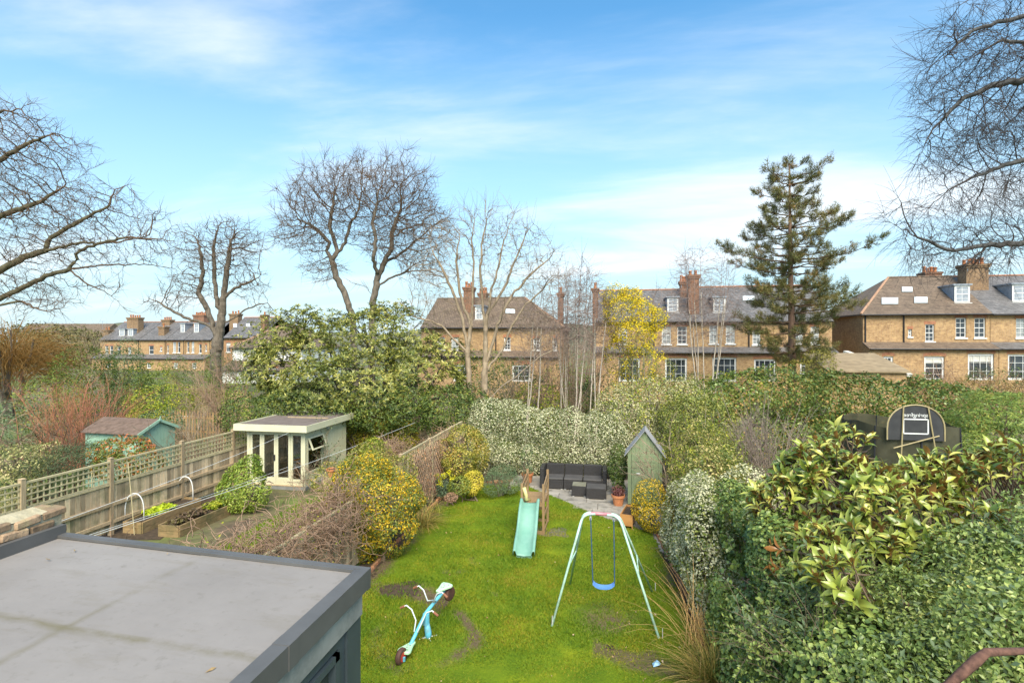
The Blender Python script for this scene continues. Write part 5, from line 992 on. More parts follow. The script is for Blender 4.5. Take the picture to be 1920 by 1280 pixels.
sedge('arching strappy sedge clump beside the golden bush', gr(792, 985), 420, .95)
sedge('small green tuft of strappy leaves under the spurge', gr(822, 960), 110, .4, L_YG)
sedge('large brown and green sedge clump at the bottom of the right border', gr(1345, 1290), 900, 1.0, group=None)
sedge('tall dry grass stalks rising from the right border', gr(1312, 1215), 90, 1.5, leafm('dry stalk', [(.4, .28, .13), (.52, .4, .22)], .7, .1), .35)
for p, lab, mt, s_ in ((PT1, 1, L_GRY, .03), (PT2, 2, L_PURP, .05)):
    z0 = .32; C = np.array([0, 0, z0 + .12]) + nrm(rng.normal(size=(500, 3))) * rng.uniform(.05, .22, (500, 1)) * [1, 1, .9]; V, Fq = leaf_arrays(C, nrm(C - [0, 0, z0]), s_ * 1.6, .3, .6); tag(inst('foliage', npmesh('foliage', V, Fq, mt), p), kind='stuff')
bush('bay_bush', 'dark glossy shrub between the sofa and the green shed', 'shrub', [bl(1158, 885, 17.0, .26, .45), bl(1163, 855, 17.3, .26, .45), bl(1156, 905, 16.9, .25, .3)], 2200, .08, L_DK, .45, .7, .12)
bush('climbing_herb', 'thin grey climber rising behind the potted herbs', 'plant', [bl(988, 862, 18.0, .22, .5)], 700, .05, L_GRY, .3, .9, .1)
twig_bush('apple_tree', 'bare spreading fruit tree branches in front of the green shed', gr(1245, 975), 3, 2.7, .14, BARKP, .03, 8, cat='tree', wig=.18, lean=(-.14, 0, 0), sub_len=.42, basew=.05)
# brown vine tangle over the middle fence
vt = empty('vine_tangle', (XM, 9.5, 0), 0, 'dense tangle of bare brown vine stems over the fence', 'vine')
n = 1900; y = rng.uniform(-3.9, 1.2, n); ctr = np.c_[rng.normal(-.1, .24, n), y, 1.42 + .25 * sn(np.c_[y, y * 0], 1.2) + rng.normal(0, .3, n)]; ctr[:, 2] -= .35 * np.abs(ctr[:, 0] + .2)
P, Rr = shoots(ctr, rng.normal(size=(n, 3)) * [1, 1, .55], rng.uniform(.4, 1.1, n), 8, .5, .0075, -.05, taper=.5); P[:, :, 2] = np.maximum(P[:, :, 2], .15); V, Fq = tubes_np(P, Rr, 3)
tag(inst('vine_stems', npmesh('vine_stems', V, Fq, VINE), vt), kind='stuff')
C, N = ctr[rng.integers(0, n, 900)] + rng.normal(0, .15, (900, 3)), rng.normal(size=(900, 3)); V, Fq = leaf_arrays(C, N, .05, .5); tag(inst('foliage', npmesh('foliage', V, Fq, L_YG), vt), kind='stuff')
vt2 = empty('dry_creeper', (XM, 15.6, 0), 0, 'dry brown creeper hanging over the trellis panels', 'creeper')
n = 520; ctr = np.c_[rng.normal(.1, .12, n), rng.uniform(-2.0, 3.2, n), rng.uniform(.2, 1.95, n)]; P, Rr = shoots(ctr, rng.normal(size=(n, 3)) * [.5, 1, 1], rng.uniform(.3, .8, n), 8, .35, .006, -.06, taper=.5); V, Fq = tubes_np(P, Rr, 3); tag(inst('vine_stems', npmesh('vine_stems', V, Fq, VINE), vt2), kind='stuff')
C = ctr[rng.integers(0, n, 900)] + rng.normal(0, .08, (900, 3)); V, Fq = leaf_arrays(C, rng.normal(size=(900, 3)), .05, .6); tag(inst('dead_leaves', npmesh('dead_leaves', V, Fq, leafm('dead creeper leaf', [(.22, .12, .07), (.38, .24, .15), (.46, .33, .22)], .8, .1)), vt2), kind='stuff')
vt3 = empty('dry_creeper', at(730, 850, 16.3), 0, 'pinkish brown dry climber mound left of the trellis fence', 'creeper'); n = 450; ctr = nrm(rng.normal(size=(n, 3))) * [.55, .9, .45] * rng.uniform(.5, 1, (n, 1)); P, Rr = shoots(ctr, rng.normal(size=(n, 3)), rng.uniform(.3, .7, n), 8, .4, .007, -.08, taper=.4); V, Fq = tubes_np(P, Rr, 3); tag(inst('vine_stems', npmesh('vine_stems', V, Fq, VINE), vt3), kind='stuff')
# ------------------------------------------------------------------ middle garden
bush('choisya_shrub', 'rounded bright green shrub in front of the garden room', 'shrub', [bl(462, 905, 15.8, .62, .55), bl(445, 925, 15.5, .5, .5), bl(480, 925, 15.5, .5, .45), bl(465, 885, 16, .4, .4)], 5200, .085, leafm('bright laurel leaf', [(.04, .09, .015), (.1, .19, .03), (.2, .3, .06), (.3, .38, .1)], .4, .25), .45, .7, .12, .2, base=gr(465, 955))
twig_bush('olive_tree', 'slim young olive tree in front of the garden room side', gr(615, 905), 2, 2.0, .06, BARKP, .02, 9, cat='tree', leafmat=L_GRY, nl=420, ls=.07, sub_len=.45, basew=.03)
twig_bush('bare_pot_shrub', 'small bare pale shrub beside the garden room door', gr(578, 925), 7, 1.1, .35, BARKP, .012, 6, sub_len=.5)
def sprouts(par, P, u0, u1, n, mat, s, h0):
    a_ = [P[0].lerp(P[3], .5), P[1].lerp(P[2], .5)]; C = []
    for i in range(n):
        u = random.uniform(u0, u1); v = random.uniform(.15, .85); p = P[0].lerp(P[3], u).lerp(P[1].lerp(P[2], u), v); C.append((p.x, p.y, h0 + random.uniform(0, .1)))
    C = np.array(C); V, Fq = leaf_arrays(C, rng.normal(size=(n, 3)) * .5 + [0, 0, 1], s, .8, .6); return V, Fq
for nm, par, P, u0, u1, n, mt, s in (('lettuce', b1, P1, .25, .62, 420, leafm('lettuce leaf', [(.22, .36, .02), (.4, .55, .04), (.12, .26, .02)], .5, .3), .12), ('dark_leaves', b2, P2_, .02, .55, 420, leafm('dark chard leaf', [(.03, .03, .02), (.08, .06, .045), (.12, .13, .06)], .5, .15), .1), ('herb_leaves', b2, P2_, .65, .97, 200, L_YG, .13)):
    V, Fq = sprouts(par, P, u0, u1, n, mt, s, .27); tag(inst(nm, npmesh(nm, V, Fq, mt), par), kind='stuff')
for i in range(3): twig_bush('raspberry_canes', ('bare raspberry canes against the fence left of the beds', 'thin bare canes by the fence post', 'bare canes between the fence and the near bed')[i], gr((165, 190, 205)[i], 1010 - 8 * i), 9, 1.0, .22, VINE, .008, 2, cat='canes', group='bare canes along the vegetable fence', sub2=1)
mg = empty('garden_mulch', gr(250, 1000), 0); tag(mg, kind='stuff'); bpy.data.objects.remove(mg)
pts = [gr(150, 1012), gr(300, 1012), gr(330, 990), gr(460, 935), gr(400, 930), gr(235, 960)]
tag(MB().add([(p.x, p.y, .012) for p in pts], [tuple(range(6))]).build('vegetable_plot', SOIL), kind='structure')
LG = pm('neighbour turf', [(.07, .13, .012), (.15, .22, .02)], 3, .95, .03)
tag(MB().add([(-9.0, 5.2, .008), (XM - .1, 5.2, .008), (XM - .1, 15.4, .008), (-9.4, 15.4, .008)], [(0, 1, 2, 3)]).build('neighbour_lawn', LG), kind='structure')
n = 45000; gp = np.c_[rng.uniform(-9.3, XM - .15, n), rng.uniform(5.3, 15.3, n)]; a = rng.uniform(0, 6.28, n); wd = rng.uniform(.006, .012, n); V = np.zeros((n, 3, 3)); V[:, 0] = np.c_[gp[:, 0] - np.cos(a) * wd, gp[:, 1] - np.sin(a) * wd, np.full(n, .005)]; V[:, 1] = np.c_[gp[:, 0] + np.cos(a) * wd, gp[:, 1] + np.sin(a) * wd, np.full(n, .005)]; V[:, 2] = np.c_[gp + rng.normal(0, .03, (n, 2)), rng.uniform(.03, .09, n)]
tag(inst('neighbour_grass', npmesh('neighbour_grass', V.reshape(-1, 3), np.arange(3 * n).reshape(-1, 3), GR)), 'strip of grass between the raised beds and the vine', 'grass', kind='stuff')
bush('beech_hedge', 'yellow green hedge covering the rear fence behind the garden room', 'hedge', row((fx(655, 20.2), 20.2), (fx(770, 20.2), 20.2), 5, .6, .45, .75, 1.2) + row((fx(655, 20.2), 20.2), (fx(765, 20.2), 20.2), 4, .6, .45, .6, .5), 9000, .085, leafm('gold green hedge leaf', [(0, (.04, .06, .01)), (.4, (.15, .19, .025)), (.7, (.34, .34, .05)), (1, (.4, .3, .07))], .45, .22), .55, .6, .12, .15)
# ------------------------------------------------------------------ big evergreen magnolia behind the garden room
def whorl_tree(name, label, blobs, nw, size, mat, base, per=8, disp=.6, thick=.42, aspect=.34, trunk=.12, group=None, cat='tree', tmat=BARK):
    base = Vector(base); root = empty(name, base, 0, label, cat, group); C, N = sample_blobs(blobs, nw, disp, thick, 1.1); ax = nrm(N * .8 + [0, 0, .7] + rng.normal(0, .35, C.shape)); n = len(C)
    Cc = np.repeat(C, per, 0); A = np.repeat(ax, per, 0); rd = nrm(np.cross(A, rng.normal(size=A.shape))); L = size * rng.uniform(.7, 1.2, (n * per, 1)); el = rng.uniform(-.15, .75, (n * per, 1)); d = nrm(rd + A * el); nr = nrm(A - d * (A * d).sum(1, keepdims=True)); b = np.cross(d, nr)
    V = np.stack([Cc, Cc + d * L * .5 + b * L * aspect / 2 + nr * L * .04, Cc + d * L - nr * L * .06, Cc + d * L * .5 - b * L * aspect / 2 + nr * L * .04], 1).reshape(-1, 3); i = np.arange(n * per)[:, None] * 4; Fq = np.concatenate([i + [0, 2, 1], i + [0, 3, 2]])
    tag(inst('crown', npmesh('crown', V - np.array(base), Fq.astype(np.int32), mat), root), kind='stuff')
    tg = [Vector(b_[:3]) - base for b_ in blobs]; stems((0, 0, 0), tg, trunk, .25).build('trunk', tmat, root)
    m = MB()
    for c in C[rng.integers(0, n, 260)]:
        b_ = min(tg, key=lambda v: (v + base - Vector(c)).length); m.tube([b_, b_.lerp(Vector(c) - base, .5) + Vector((0, 0, .1)), Vector(c) - base], [.025, .016, .008], 4, cap=False)
    tag(m.build('branches', tmat, root), kind='stuff'); return root
mb_ = [bl(560, 690, 22.5, 1.6, 1.3), bl(620, 660, 22.8, 1.8, 1.5), bl(690, 650, 23, 1.9, 1.7), bl(760, 640, 23.2, 1.7, 1.6), bl(600, 730, 22, 1.8, 1.2), bl(690, 720, 22, 2.0, 1.4), bl(780, 710, 22.4, 1.7, 1.6), bl(830, 680, 23, 1.2, 1.5), bl(520, 640, 23, .9, .8), bl(570, 615, 23.4, .9, .8), bl(840, 740, 22, 1.1, 1.1), bl(740, 600, 23.4, .9, .7), bl(500, 700, 22.6, .8, .7)]
whorl_tree('evergreen_magnolia', 'broad evergreen magnolia tree behind the garden room', mb_, 6400, .155, leafm('evergreen magnolia leaf', [(0, (.03, .055, .015)), (.35, (.09, .135, .032)), (.65, (.2, .24, .065)), (.88, (.36, .39, .13)), (1, (.32, .2, .08))], .4, .2, .5, pscale=.45), at(680, 800, 22.5) * Vector((1, 1, 0)), 7)
bush('laurel_bank', 'dark evergreen shrubs under the magnolia behind the garden room', 'shrub', [bl(px, py, 21.2, 1.2, .9) for px, py in ((470, 785), (530, 770), (590, 765), (650, 770), (710, 770), (770, 765), (830, 765), (870, 775))], 15000, .11, L_DK, .5, .8, .25, .2, extra=[('pale_leaves', 3500, .12, L_MID, .4)])
# ------------------------------------------------------------------ gardens on the left, beyond the fence
bush('juniper', 'low blue green spreading conifer behind the left trellis fence', 'shrub', [bl(110, 880, 15.5, .8, .4), bl(150, 865, 16, .8, .4), bl(60, 895, 15, .8, .4), bl(185, 850, 16.6, .6, .35)], 7000, .1, leafm('blue green conifer', [(.02, .045, .025), (.045, .085, .045), (.09, .14, .08)], .6, .15), .15, .9, .2, .25)
bush('photinia', 'red tipped photinia shrub in front of the mint shed', 'shrub', [bl(225, 850, 16, .65, .5), bl(255, 850, 15.9, .55, .45), bl(215, 875, 15.6, .6, .45), bl(270, 870, 15.6, .5, .4)], 4200, .1, L_RED, .4, .8, .18, .25)
bush('variegated_shrub', 'pale spotted shrub at the far left behind the trellis', 'shrub', [bl(20, 880, 14.6, .7, .6), bl(5, 920, 14, .7, .5), bl(85, 850, 16, .35, .3)], 3500, .08, leafm('spotted leaf', [(.04, .07, .025), (.2, .24, .1), (.46, .46, .3)], .45, .2), .45, .8, .2)
twig_bush('red_dogwood', 'large red and orange twiggy bush in the left garden', at(150, 862, 21) * Vector((1, 1, 0)), 90, 3.3, .34, pm('red twig', [(.3, .1, .08), (.42, .17, .1), (.4, .22, .1)], .5, .8), .016, 4, wig=.06, sub_len=.4, basew=.5)
twig_bush('dark_bare_shrub', 'dark bare spreading shrub at the left behind the juniper', at(65, 870, 16.5) * Vector((1, 1, 0)), 12, 2.6, .5, BARKT, .035, 6, wig=.2, sub_len=.5, basew=.1)
twig_bush('pale_bare_shrub', 'pale contorted bare shrub at the left edge', at(20, 850, 20) * Vector((1, 1, 0)), 7, 3.0, .4, BARKP, .035, 6, wig=.25, sub_len=.5, basew=.15)
twig_bush('bare_shrub', 'pale bare shrub beside the mint shed', at(345, 860, 19) * Vector((1, 1, 0)), 16, 2.4, .38, BARKP, .02, 6, wig=.14, sub_len=.45)
twig_bush('bare_shrub', 'bare brown shrub left of the garden room roof', at(410, 840, 21) * Vector((1, 1, 0)), 18, 2.8, .4, VINE, .02, 6, wig=.12, sub_len=.45)
twig_bush('bare_shrub', 'twiggy bare shrub at the picket fence below the plane tree', at(430, 790, 28) * Vector((1, 1, 0)), 26, 4.2, .4, VINE, .025, 6, wig=.12, sub_len=.45)
wl_ = empty('willow_tree', at(20, 760, 34) * Vector((1, 1, 0)), 0, 'orange weeping willow at the left edge', 'tree'); n = 2700; cz = 5.4
C = nrm(rng.normal(size=(n, 3))) * [3.6, 3.0, 2.3] * rng.uniform(.2, 1, (n, 1)) + [-.4, 0, cz - 2.0]; P, Rr = shoots(C, np.c_[C[:, :2] * .35, rng.uniform(.2, .8, n)], rng.uniform(.9, 2.2, n), 7, .1, .013, -.2, taper=.5); P[:, :, 2] = np.maximum(P[:, :, 2], .3); V, Fq = tubes_np(P, Rr, 3); tag(inst('crown', npmesh('crown', V, Fq, L_RUST), wl_), kind='stuff')
stems((0, 0, 0), [(-1.5, 0, 4.8), (1.4, .3, 5), (0, 0, 5.6), (.5, -1, 4.5)], .16, .2).build('trunk', BARK, wl_)
for px, py, d, rx, rz, n, s, mt, lab, nm in ((160, 690, 34, 1.75, 1.5, 4200, .14, L_MID, 'rounded laurel bush behind the red dogwood', 'laurel_bush'), (235, 695, 34, 1.2, 1.6, 3200, .11, L_DK, 'dark blue green conifer beside the laurel bush', 'dwarf_conifer'), (278, 706, 35, 1.6, 1.1, 2600, .12, L_YG, 'lime green shrub below the far terrace', 'lime_shrub'), (335, 712, 34, 2.2, .9, 4000, .12, L_MID, 'broad low green shrub before the far terrace', 'spreading_shrub'), (262, 735, 30, 1.3, .9, 2200, .12, L_DK, 'low dark evergreen in front of the conifer', 'evergreen_shrub'), (305, 745, 28, 1.6, .8, 3000, .12, L_YG, 'pale lime flowering shrub by the picket fence', 'pale_shrub'), (280, 778, 24, .8, .65, 1900, .11, L_YG, 'bright green laurel behind the mint shed roof', 'laurel_bush'), (300, 790, 23, .9, .5, 1500, .1, L_GRY, 'grey green shrub beside the mint shed', 'grey_shrub'), (395, 690, 44, 1.6, 1.2, 1500, .15, L_DK, 'dark shrub at the foot of the plane tree', 'dark_shrub'), (460, 665, 50, 1.6, 1.3, 1500, .16, L_DK, 'dark evergreen beside the white rendered house', 'dark_evergreen'), (330, 680, 60, 1.2, 1.0, 900, .16, L_DK, 'dark bush against the far terrace wall', 'dark_bush'), (240, 660, 48, 1.1, 1.4, 1200, .16, L_GRY, 'grey green conifer in front of the far terrace', 'grey_conifer'), (100, 745, 28, 1.5, 1.2, 2500, .13, L_MID, 'green shrub between the willow and the dogwood', 'green_shrub'), (10, 800, 24, 1.6, 1.2, 2600, .12, L_GRY, 'grey green shrub at the left edge', 'grey_shrub'), (470, 745, 26, 1.2, 1.2, 2200, .13, L_MID, 'mid green shrub left of the evergreen magnolia', 'green_shrub')):
    p = at(px, py, d); bush(nm, lab, 'shrub', [(p.x, p.y, p.z, rx, rx, rz), (p.x - rx * .4, p.y, p.z - rz * .4, rx * .8, rx * .8, rz), (p.x + rx * .45, p.y, p.z - rz * .5, rx * .75, rx * .75, rz * .9), (p.x, p.y, p.z - rz * 1.1, rx * 1.0, rx, rz)], n, s, mt, .5, .75, rx * .14, .22)
p = gr(430, 735, .004); tag(MB().add([(-17, 24, .009), (-9, 23, .009), (-9.5, 33, .009), (-22, 38, .009)], [(0, 1, 2, 3)]).build('left_garden_lawn', LG), kind='structure')
# ------------------------------------------------------------------ gardens on the right
hb = [bl(px, py, 22, 1.5, 1.2) for px, py in ((1340, 765), (1400, 745), (1460, 740), (1520, 748), (1580, 755), (1640, 755), (1700, 760), (1760, 765), (1820, 772))] + [bl(px, 820, 21.8, 1.5, 1.3) for px in range(1340, 1860, 60)] + [bl(px, 880, 21.8, 1.5, 1.3) for px in range(1340, 1860, 75)]
bush('ivy_hedge', 'long tall flowering ivy hedge across the right garden', 'hedge', hb, 26000, .12, L_IVF, .65, .65, .25, .14, extra=[('dark_leaves', 7000, .12, L_IVY, .7)])
bush('bright_ivy', 'fresh green climber between the green shed and the long ivy hedge', 'shrub', [bl(1300, 790, 18.6, .9, .9), bl(1340, 800, 18.2, .8, .9), bl(1290, 840, 17.5, .8, .8), bl(1350, 840, 17.8, .8, .8)], 8000, .09, leafm('climber leaf', [(.03, .06, .018), (.08, .13, .035), (.18, .23, .06), (.3, .33, .1)], .42, .22, pscale=2), .6, .8, .35, .3)
twig_bush('bare_buddleia', 'bare grey upright shrub above the right hedge', at(1435, 900, 15.5) * Vector((1, 1, 0)), 46, 3.2, .24, pm('grey twig', [(.2, .15, .12), (.34, .27, .22)], 4, .85), .016, 5, wig=.07, sub_len=.35, basew=.3)
twig_bush('bare_climber', 'bare pinkish climber stems over the garden wall by the right house', at(1790, 745, 36) * Vector((1, 1, 0)), 60, 3.6, .9, VINE, .03, 5, wig=.14, sub_len=.5, basew=2.2)
bush('cut_leaf_sumac', 'feathery bright green shrub at the right edge', 'shrub', [bl(1870, 790, 14.5, 1.2, .7), bl(1900, 830, 14, 1.2, .7), bl(1840, 840, 14.2, .9, .6), bl(1890, 760, 14.8, .9, .35)], 9000, .13, leafm('ferny leaf', [(.04, .1, .03), (.1, .19, .05), (.2, .3, .09), (.28, .3, .05)], .5, .3), .2, .5, .2, .2, up=.9)
bush('brown_hedge', 'brown leafless hedge mass before the right house', 'hedge', [bl(px, 738, 33, 1.6, .9) for px in (1740, 1790, 1840, 1890, 1930)], 5000, .12, leafm('brown hedge', [(.1, .07, .03), (.2, .15, .07), (.2, .2, .06)], .7, .15), .3, 1, .3)
# foreground: dark small-leaved shrub, tall green shoots and the big magnolia
SML = leafm('small dark leaf', [(0, (.04, .08, .025)), (.4, (.105, .18, .055)), (.75, (.2, .3, .1)), (.93, (.34, .43, .17)), (1, (.48, .5, .2))], .35, .18, .5)
cb = [bl(px, py, d, r_, r_ * .8) for px, py, d, r_ in ((1500, 1230, 5.5, .55), (1580, 1180, 5.8, .6), (1660, 1200, 5.5, .6), (1740, 1150, 5.7, .65), (1830, 1130, 5.5, .65), (1910, 1100, 5.3, .7), (1560, 1280, 4.9, .55), (1660, 1270, 4.9, .55), (1770, 1240, 4.8, .6), (1870, 1210, 4.7, .6), (1940, 1260, 4.4, .55), (1720, 1320, 4.4, .45), (1820, 1310, 4.3, .45), (1620, 1340, 4.5, .45), (1990, 1130, 5.2, .7), (1890, 1000, 5.8, .4), (1800, 1040, 6.0, .4))]
co = bush('cotoneaster', 'dark small leaved shrub filling the bottom right foreground', 'shrub', cb, 42000, .05, SML, .5, .9, .4, .4, freq=2.4, extra=[('grey_leaves', 2500, .08, L_GRY, .4)])
sprays(co, cb, 900, .6, 22, .05, SML, .5, .005, -.08, .5, .35)
sprays(co, cb[:8], 60, .7, 16, .11, L_GRY, .3, .006, -.02, .9, .3, 'tall_shoots')
LB = leafm('magnolia leaf', [(0, (.04, .09, .018)), (.4, (.14, .22, .04)), (.75, (.28, .37, .09)), (1, (.44, .5, .17))], .28, .18, .6, back=(.3, .14, .045), patch=0)
GMl = MB(); vs_ = []; fs_ = []
for i, u in enumerate((0, .18, .42, .7, .9, 1)):
    wv_ = .5 * .33 * math.sin(math.pi * min(1, u ** .8)) if 0 < u < 1 else 0.004; z = .16 * math.sin(u * 2.4) - .2 * u * u; vs_ += [(u, -wv_, z + .45 * wv_), (u, 0, z), (u, wv_, z + .45 * wv_)]
for i in range(5): fs_ += [(3 * i, 3 * i + 3, 3 * i + 4, 3 * i + 1), (3 * i + 1, 3 * i + 4, 3 * i + 5, 3 * i + 2)]
LV, LF = np.array(vs_), np.array(fs_); leafme = npmesh('leaf', LV, LF.astype(np.int32), LB, True)
mgb = Vector((4.2, 6.6, 0)); mag = empty('magnolia_tree', mgb, 0, 'large leaved magnolia with rusty brown leaf undersides in the right foreground', 'tree')
tips = []
mgblobs = [bl(1480, 960, 7.2, .55, .45), bl(1540, 900, 7.3, .6, .5), bl(1600, 950, 6.9, .7, .55), bl(1680, 935, 7.0, .65, .5), bl(1760, 950, 7.0, .65, .5), bl(1850, 935, 6.8, .7, .55), bl(1900, 960, 6.4, .7, .6), bl(1700, 980, 6.3, .65, .45), bl(1800, 1000, 6.0, .6, .45), bl(1580, 850, 7.8, .4, .4), bl(1915, 900, 6.8, .55, .45), bl(1560, 1010, 6.6, .5, .4), bl(1640, 1050, 6.0, .45, .4), bl(1740, 1060, 5.8, .45, .4), bl(1850, 1060, 5.6, .5, .4), bl(1700, 1130, 4.9, .3, .3), bl(1510, 1050, 6.2, .4, .35), bl(1610, 1090, 5.2, .4, .3), bl(1800, 1120, 4.8, .4, .3), bl(1890, 1090, 4.7, .35, .3), bl(1440, 1000, 7.4, .35, .35)]
C, N = sample_blobs(mgblobs, 600, .14, .3, 1.4); tw_ = MB(); trs = []
for c, n_ in zip(C, N):
    ax = Vector(nrm((n_ * .7 + np.array([-.3, -.15, .7]) + rng.normal(0, .35, 3))[None])[0]); c = Vector(c); k = random.randint(7, 11); u, v = frame(ax)
    for i in range(k):
        a_ = i * 2.4 + random.uniform(-.3, .3); el = .15 + .9 * i / k + random.uniform(-.2, .2); d = ((u * math.cos(a_) + v * math.sin(a_)) * math.cos(el) + ax * math.sin(el)).normalized(); y_ = ax.cross(d).normalized(); z_ = d.cross(y_).normalized()
        s_ = random.uniform(.11, .225); M_ = Matrix((d, y_, z_)).transposed().to_4x4(); trs.append((c + ax * (.12 * i / k - .1) - mgb, M_, s_))
    tw_.tube([c - mgb - ax * .5 + Vector((random.uniform(-.1, .1), random.uniform(-.1, .1), -.05)), c - mgb - ax * .2, c - mgb + ax * .05], [.012, .009, .006], 5, cap=False)
trs.sort(key=lambda t_: ((t_[0] + mgb) - Vector((0, 0, H))).length - .5 * t_[1].col[2].to_3d().dot((Vector((0, 0, H)) - t_[0] - mgb).normalized()))
for p, M_, s_ in trs[:300]: o = bpy.data.objects.new('leaf', leafme); COL.objects.link(o); o.parent = mag; o.matrix_basis = Matrix.Translation(p) @ M_ @ Matrix.Scale(s_, 4)
VV = np.concatenate([LV @ (np.array(M_.to_3x3()).T) * s_ + np.array(p) for p, M_, s_ in trs[300:]]); FFq = np.concatenate([LF + i * len(LV) for i in range(len(trs) - 300)])
tag(inst('foliage', npmesh('foliage', VV, FFq.astype(np.int32), LB, True), mag), kind='stuff'); tag(tw_.build('twigs', STEM, mag, smooth=True), kind='stuff')
stems((0, 0, 0), [Vector(b[:3]) - mgb for b in mgblobs], .06, .2).build('trunk', BARKT, mag)
twig_bush('tall_green_shoots', 'upright leafy shoots at the bottom right in front of the ivy', (2.55, 4.3, 0), 14, 2.3, .12, STEM, .012, 3, leafmat=L_GRY, nl=900, ls=.1, sub_len=.3, basew=.4)
tag(MB().tube([at(1760, 1300, 1.9), at(1830, 1238, 1.95), at(1850, 1222, 1.95), at(1960, 1218, 2.0)], [.014, .019, .015, .011], 8).build('bare_branch', pm('reddish branch', [(.06, .03, .022), (.17, .085, .06)], 40, .9, .004), smooth=True), 'reddish bare branch close to the window at the bottom right corner', 'branch')
# ------------------------------------------------------------------ bare trees: hand placed limbs, then space colonisation
def grow(limbs, attr, step=.3, di=2.5, dk=.5, iters=120, bias=(0, 0, .06), jit=.14, maxn=26000, wob=.13):
    pos, par = [], []
    for L in limbs:                             # each limb: (parent node or None for its first point, points)
        link, pts = L; last = None
        if link is not None: last = min(range(len(pos)), key=lambda i: (pos[i] - link).length)
        pts = [Vector(p) for p in pts]; prev = pos[last] if last is not None else pts[0]
        if last is None: pos.append(pts[0]); par.append(-1); last = len(pos) - 1
        for p in pts if link is not None else pts[1:]:
            k = max(1, int((p - prev).length / step)); a = prev.copy()
            for i in range(1, k + 1):
                q = a.lerp(p, i / k) + Vector([random.gauss(0, step * wob) for _ in range(3)]) * (i < k); pos.append(q); par.append(last); last = len(pos) - 1
            prev = pos[last]
    n0 = len(pos); P = np.zeros((maxn, 3)); P[:n0] = [tuple(p) for p in pos]; par = par + [0] * (maxn - n0); n = n0
    A = np.asarray(attr, float); best = np.full(len(A), 1e9); bi = np.zeros(len(A), int); alive = np.ones(len(A), bool); kids = np.zeros(maxn, int)
    for i in range(n0):
        if par[i] >= 0: kids[par[i]] += 1
    def upd(i0, i1):
        for s in range(i0, i1, 400):
            D = np.linalg.norm(A[:, None] - P[None, s:min(s + 400, i1)], axis=2); j = D.argmin(1); d = D[np.arange(len(A)), j]; m = d < best; best[m] = d[m]; bi[m] = s + j[m]
    upd(0, n); b = np.array(bias)
    for it in range(iters):
        act = alive & (best < di)
        if not act.any() or n > maxn - 3000: break
        idx = bi[act]; dv = nrm(A[act] - P[idx]); S = np.zeros((n, 3)); np.add.at(S, idx, dv); src = np.unique(idx); src = src[kids[src] < 4]
        if not len(src): break
        d = nrm(nrm(S[src]) + b + jit * rng.normal(size=(len(src), 3))); k = len(src); P[n:n + k] = P[src] + d * step
        for j, s in enumerate(src): par[n + j] = s
        kids[src] += 1; upd(n, n + k); n += k; alive &= best > dk
    return P[:n], np.array(par[:n])
def tree_mesh(P, par, r0, ex, rmax=None, limb=None):
    n = len(P); acc = np.zeros(n); r = np.zeros(n); mainc = np.full(n, -1); mr = np.zeros(n)
    for i in range(n - 1, -1, -1):
        r[i] = max(r0, acc[i] ** (1 / ex)); p = par[i]
        if p >= 0:
            acc[p] += r[i] ** ex
            if r[i] > mr[p]: mr[p] = r[i]; mainc[p] = i
    if rmax: 
        r = r0 * (r / r0) ** (math.log(rmax / r0) / math.log(r.max() / r0))
    return r, mainc
def tree_parts(P, par, r, mainc, thr):
    i = np.nonzero(par >= 0)[0]; p = par[i]; d = nrm(P[i] - P[p]); gp = par[p]; dp = np.where((gp >= 0)[:, None], nrm(P[p] - P[np.maximum(gp, 0)] + 1e-9), d); main = mainc[p] == i
    d0 = np.where(main[:, None], nrm(d + dp), d); child = mainc[i]; dn = np.where((child >= 0)[:, None], nrm(P[np.maximum(child, 0)] - P[i] + 1e-9), d); d1 = nrm(d + dn)
    ra = np.where(main, r[p], np.minimum(r[i] * 1.25, r[p])); rb = r[i]
    def seg(sel, k):
        ref = np.array([.43, .27, .86])
        def ring(c, dd, rr):
            u = nrm(np.cross(dd, ref)); v = np.cross(dd, u); a = np.arange(k) * 2 * np.pi / k; return c[:, None] + rr[:, None, None] * (np.cos(a)[None, :, None] * u[:, None] + np.sin(a)[None, :, None] * v[:, None])
        V = np.concatenate([ring(P[p[sel]], d0[sel], ra[sel]), ring(P[i[sel]], d1[sel], rb[sel])], 1).reshape(-1, 3); m = sel.sum(); b = (np.arange(m) * 2 * k)[:, None]; j = np.arange(k)[None]; j2 = (j + 1) % k
        return V, np.stack([b + j, b + j2, b + k + j2, b + k + j], -1).reshape(-1, 4).astype(np.int32)
    big = rb > thr; return seg(big, 8), seg(~big, 4 if (~big).sum() < 9000 else 3)
def extra_twigs(P, par, r, thin, frac, L, rt, droop=0, n_pts=4):
    c = np.nonzero((r < thin) & (par >= 0))[0]; c = c[rng.random(len(c)) < frac] if frac <= 1 else np.repeat(c, int(frac)); d = nrm(P[c] - P[par[c]]) + rng.normal(0, .5, (len(c), 3)); return tubes_np(*shoots(P[c], d, L * rng.uniform(.4, 1.2, len(c)), n_pts, .16, rt, droop, taper=.6), 3)
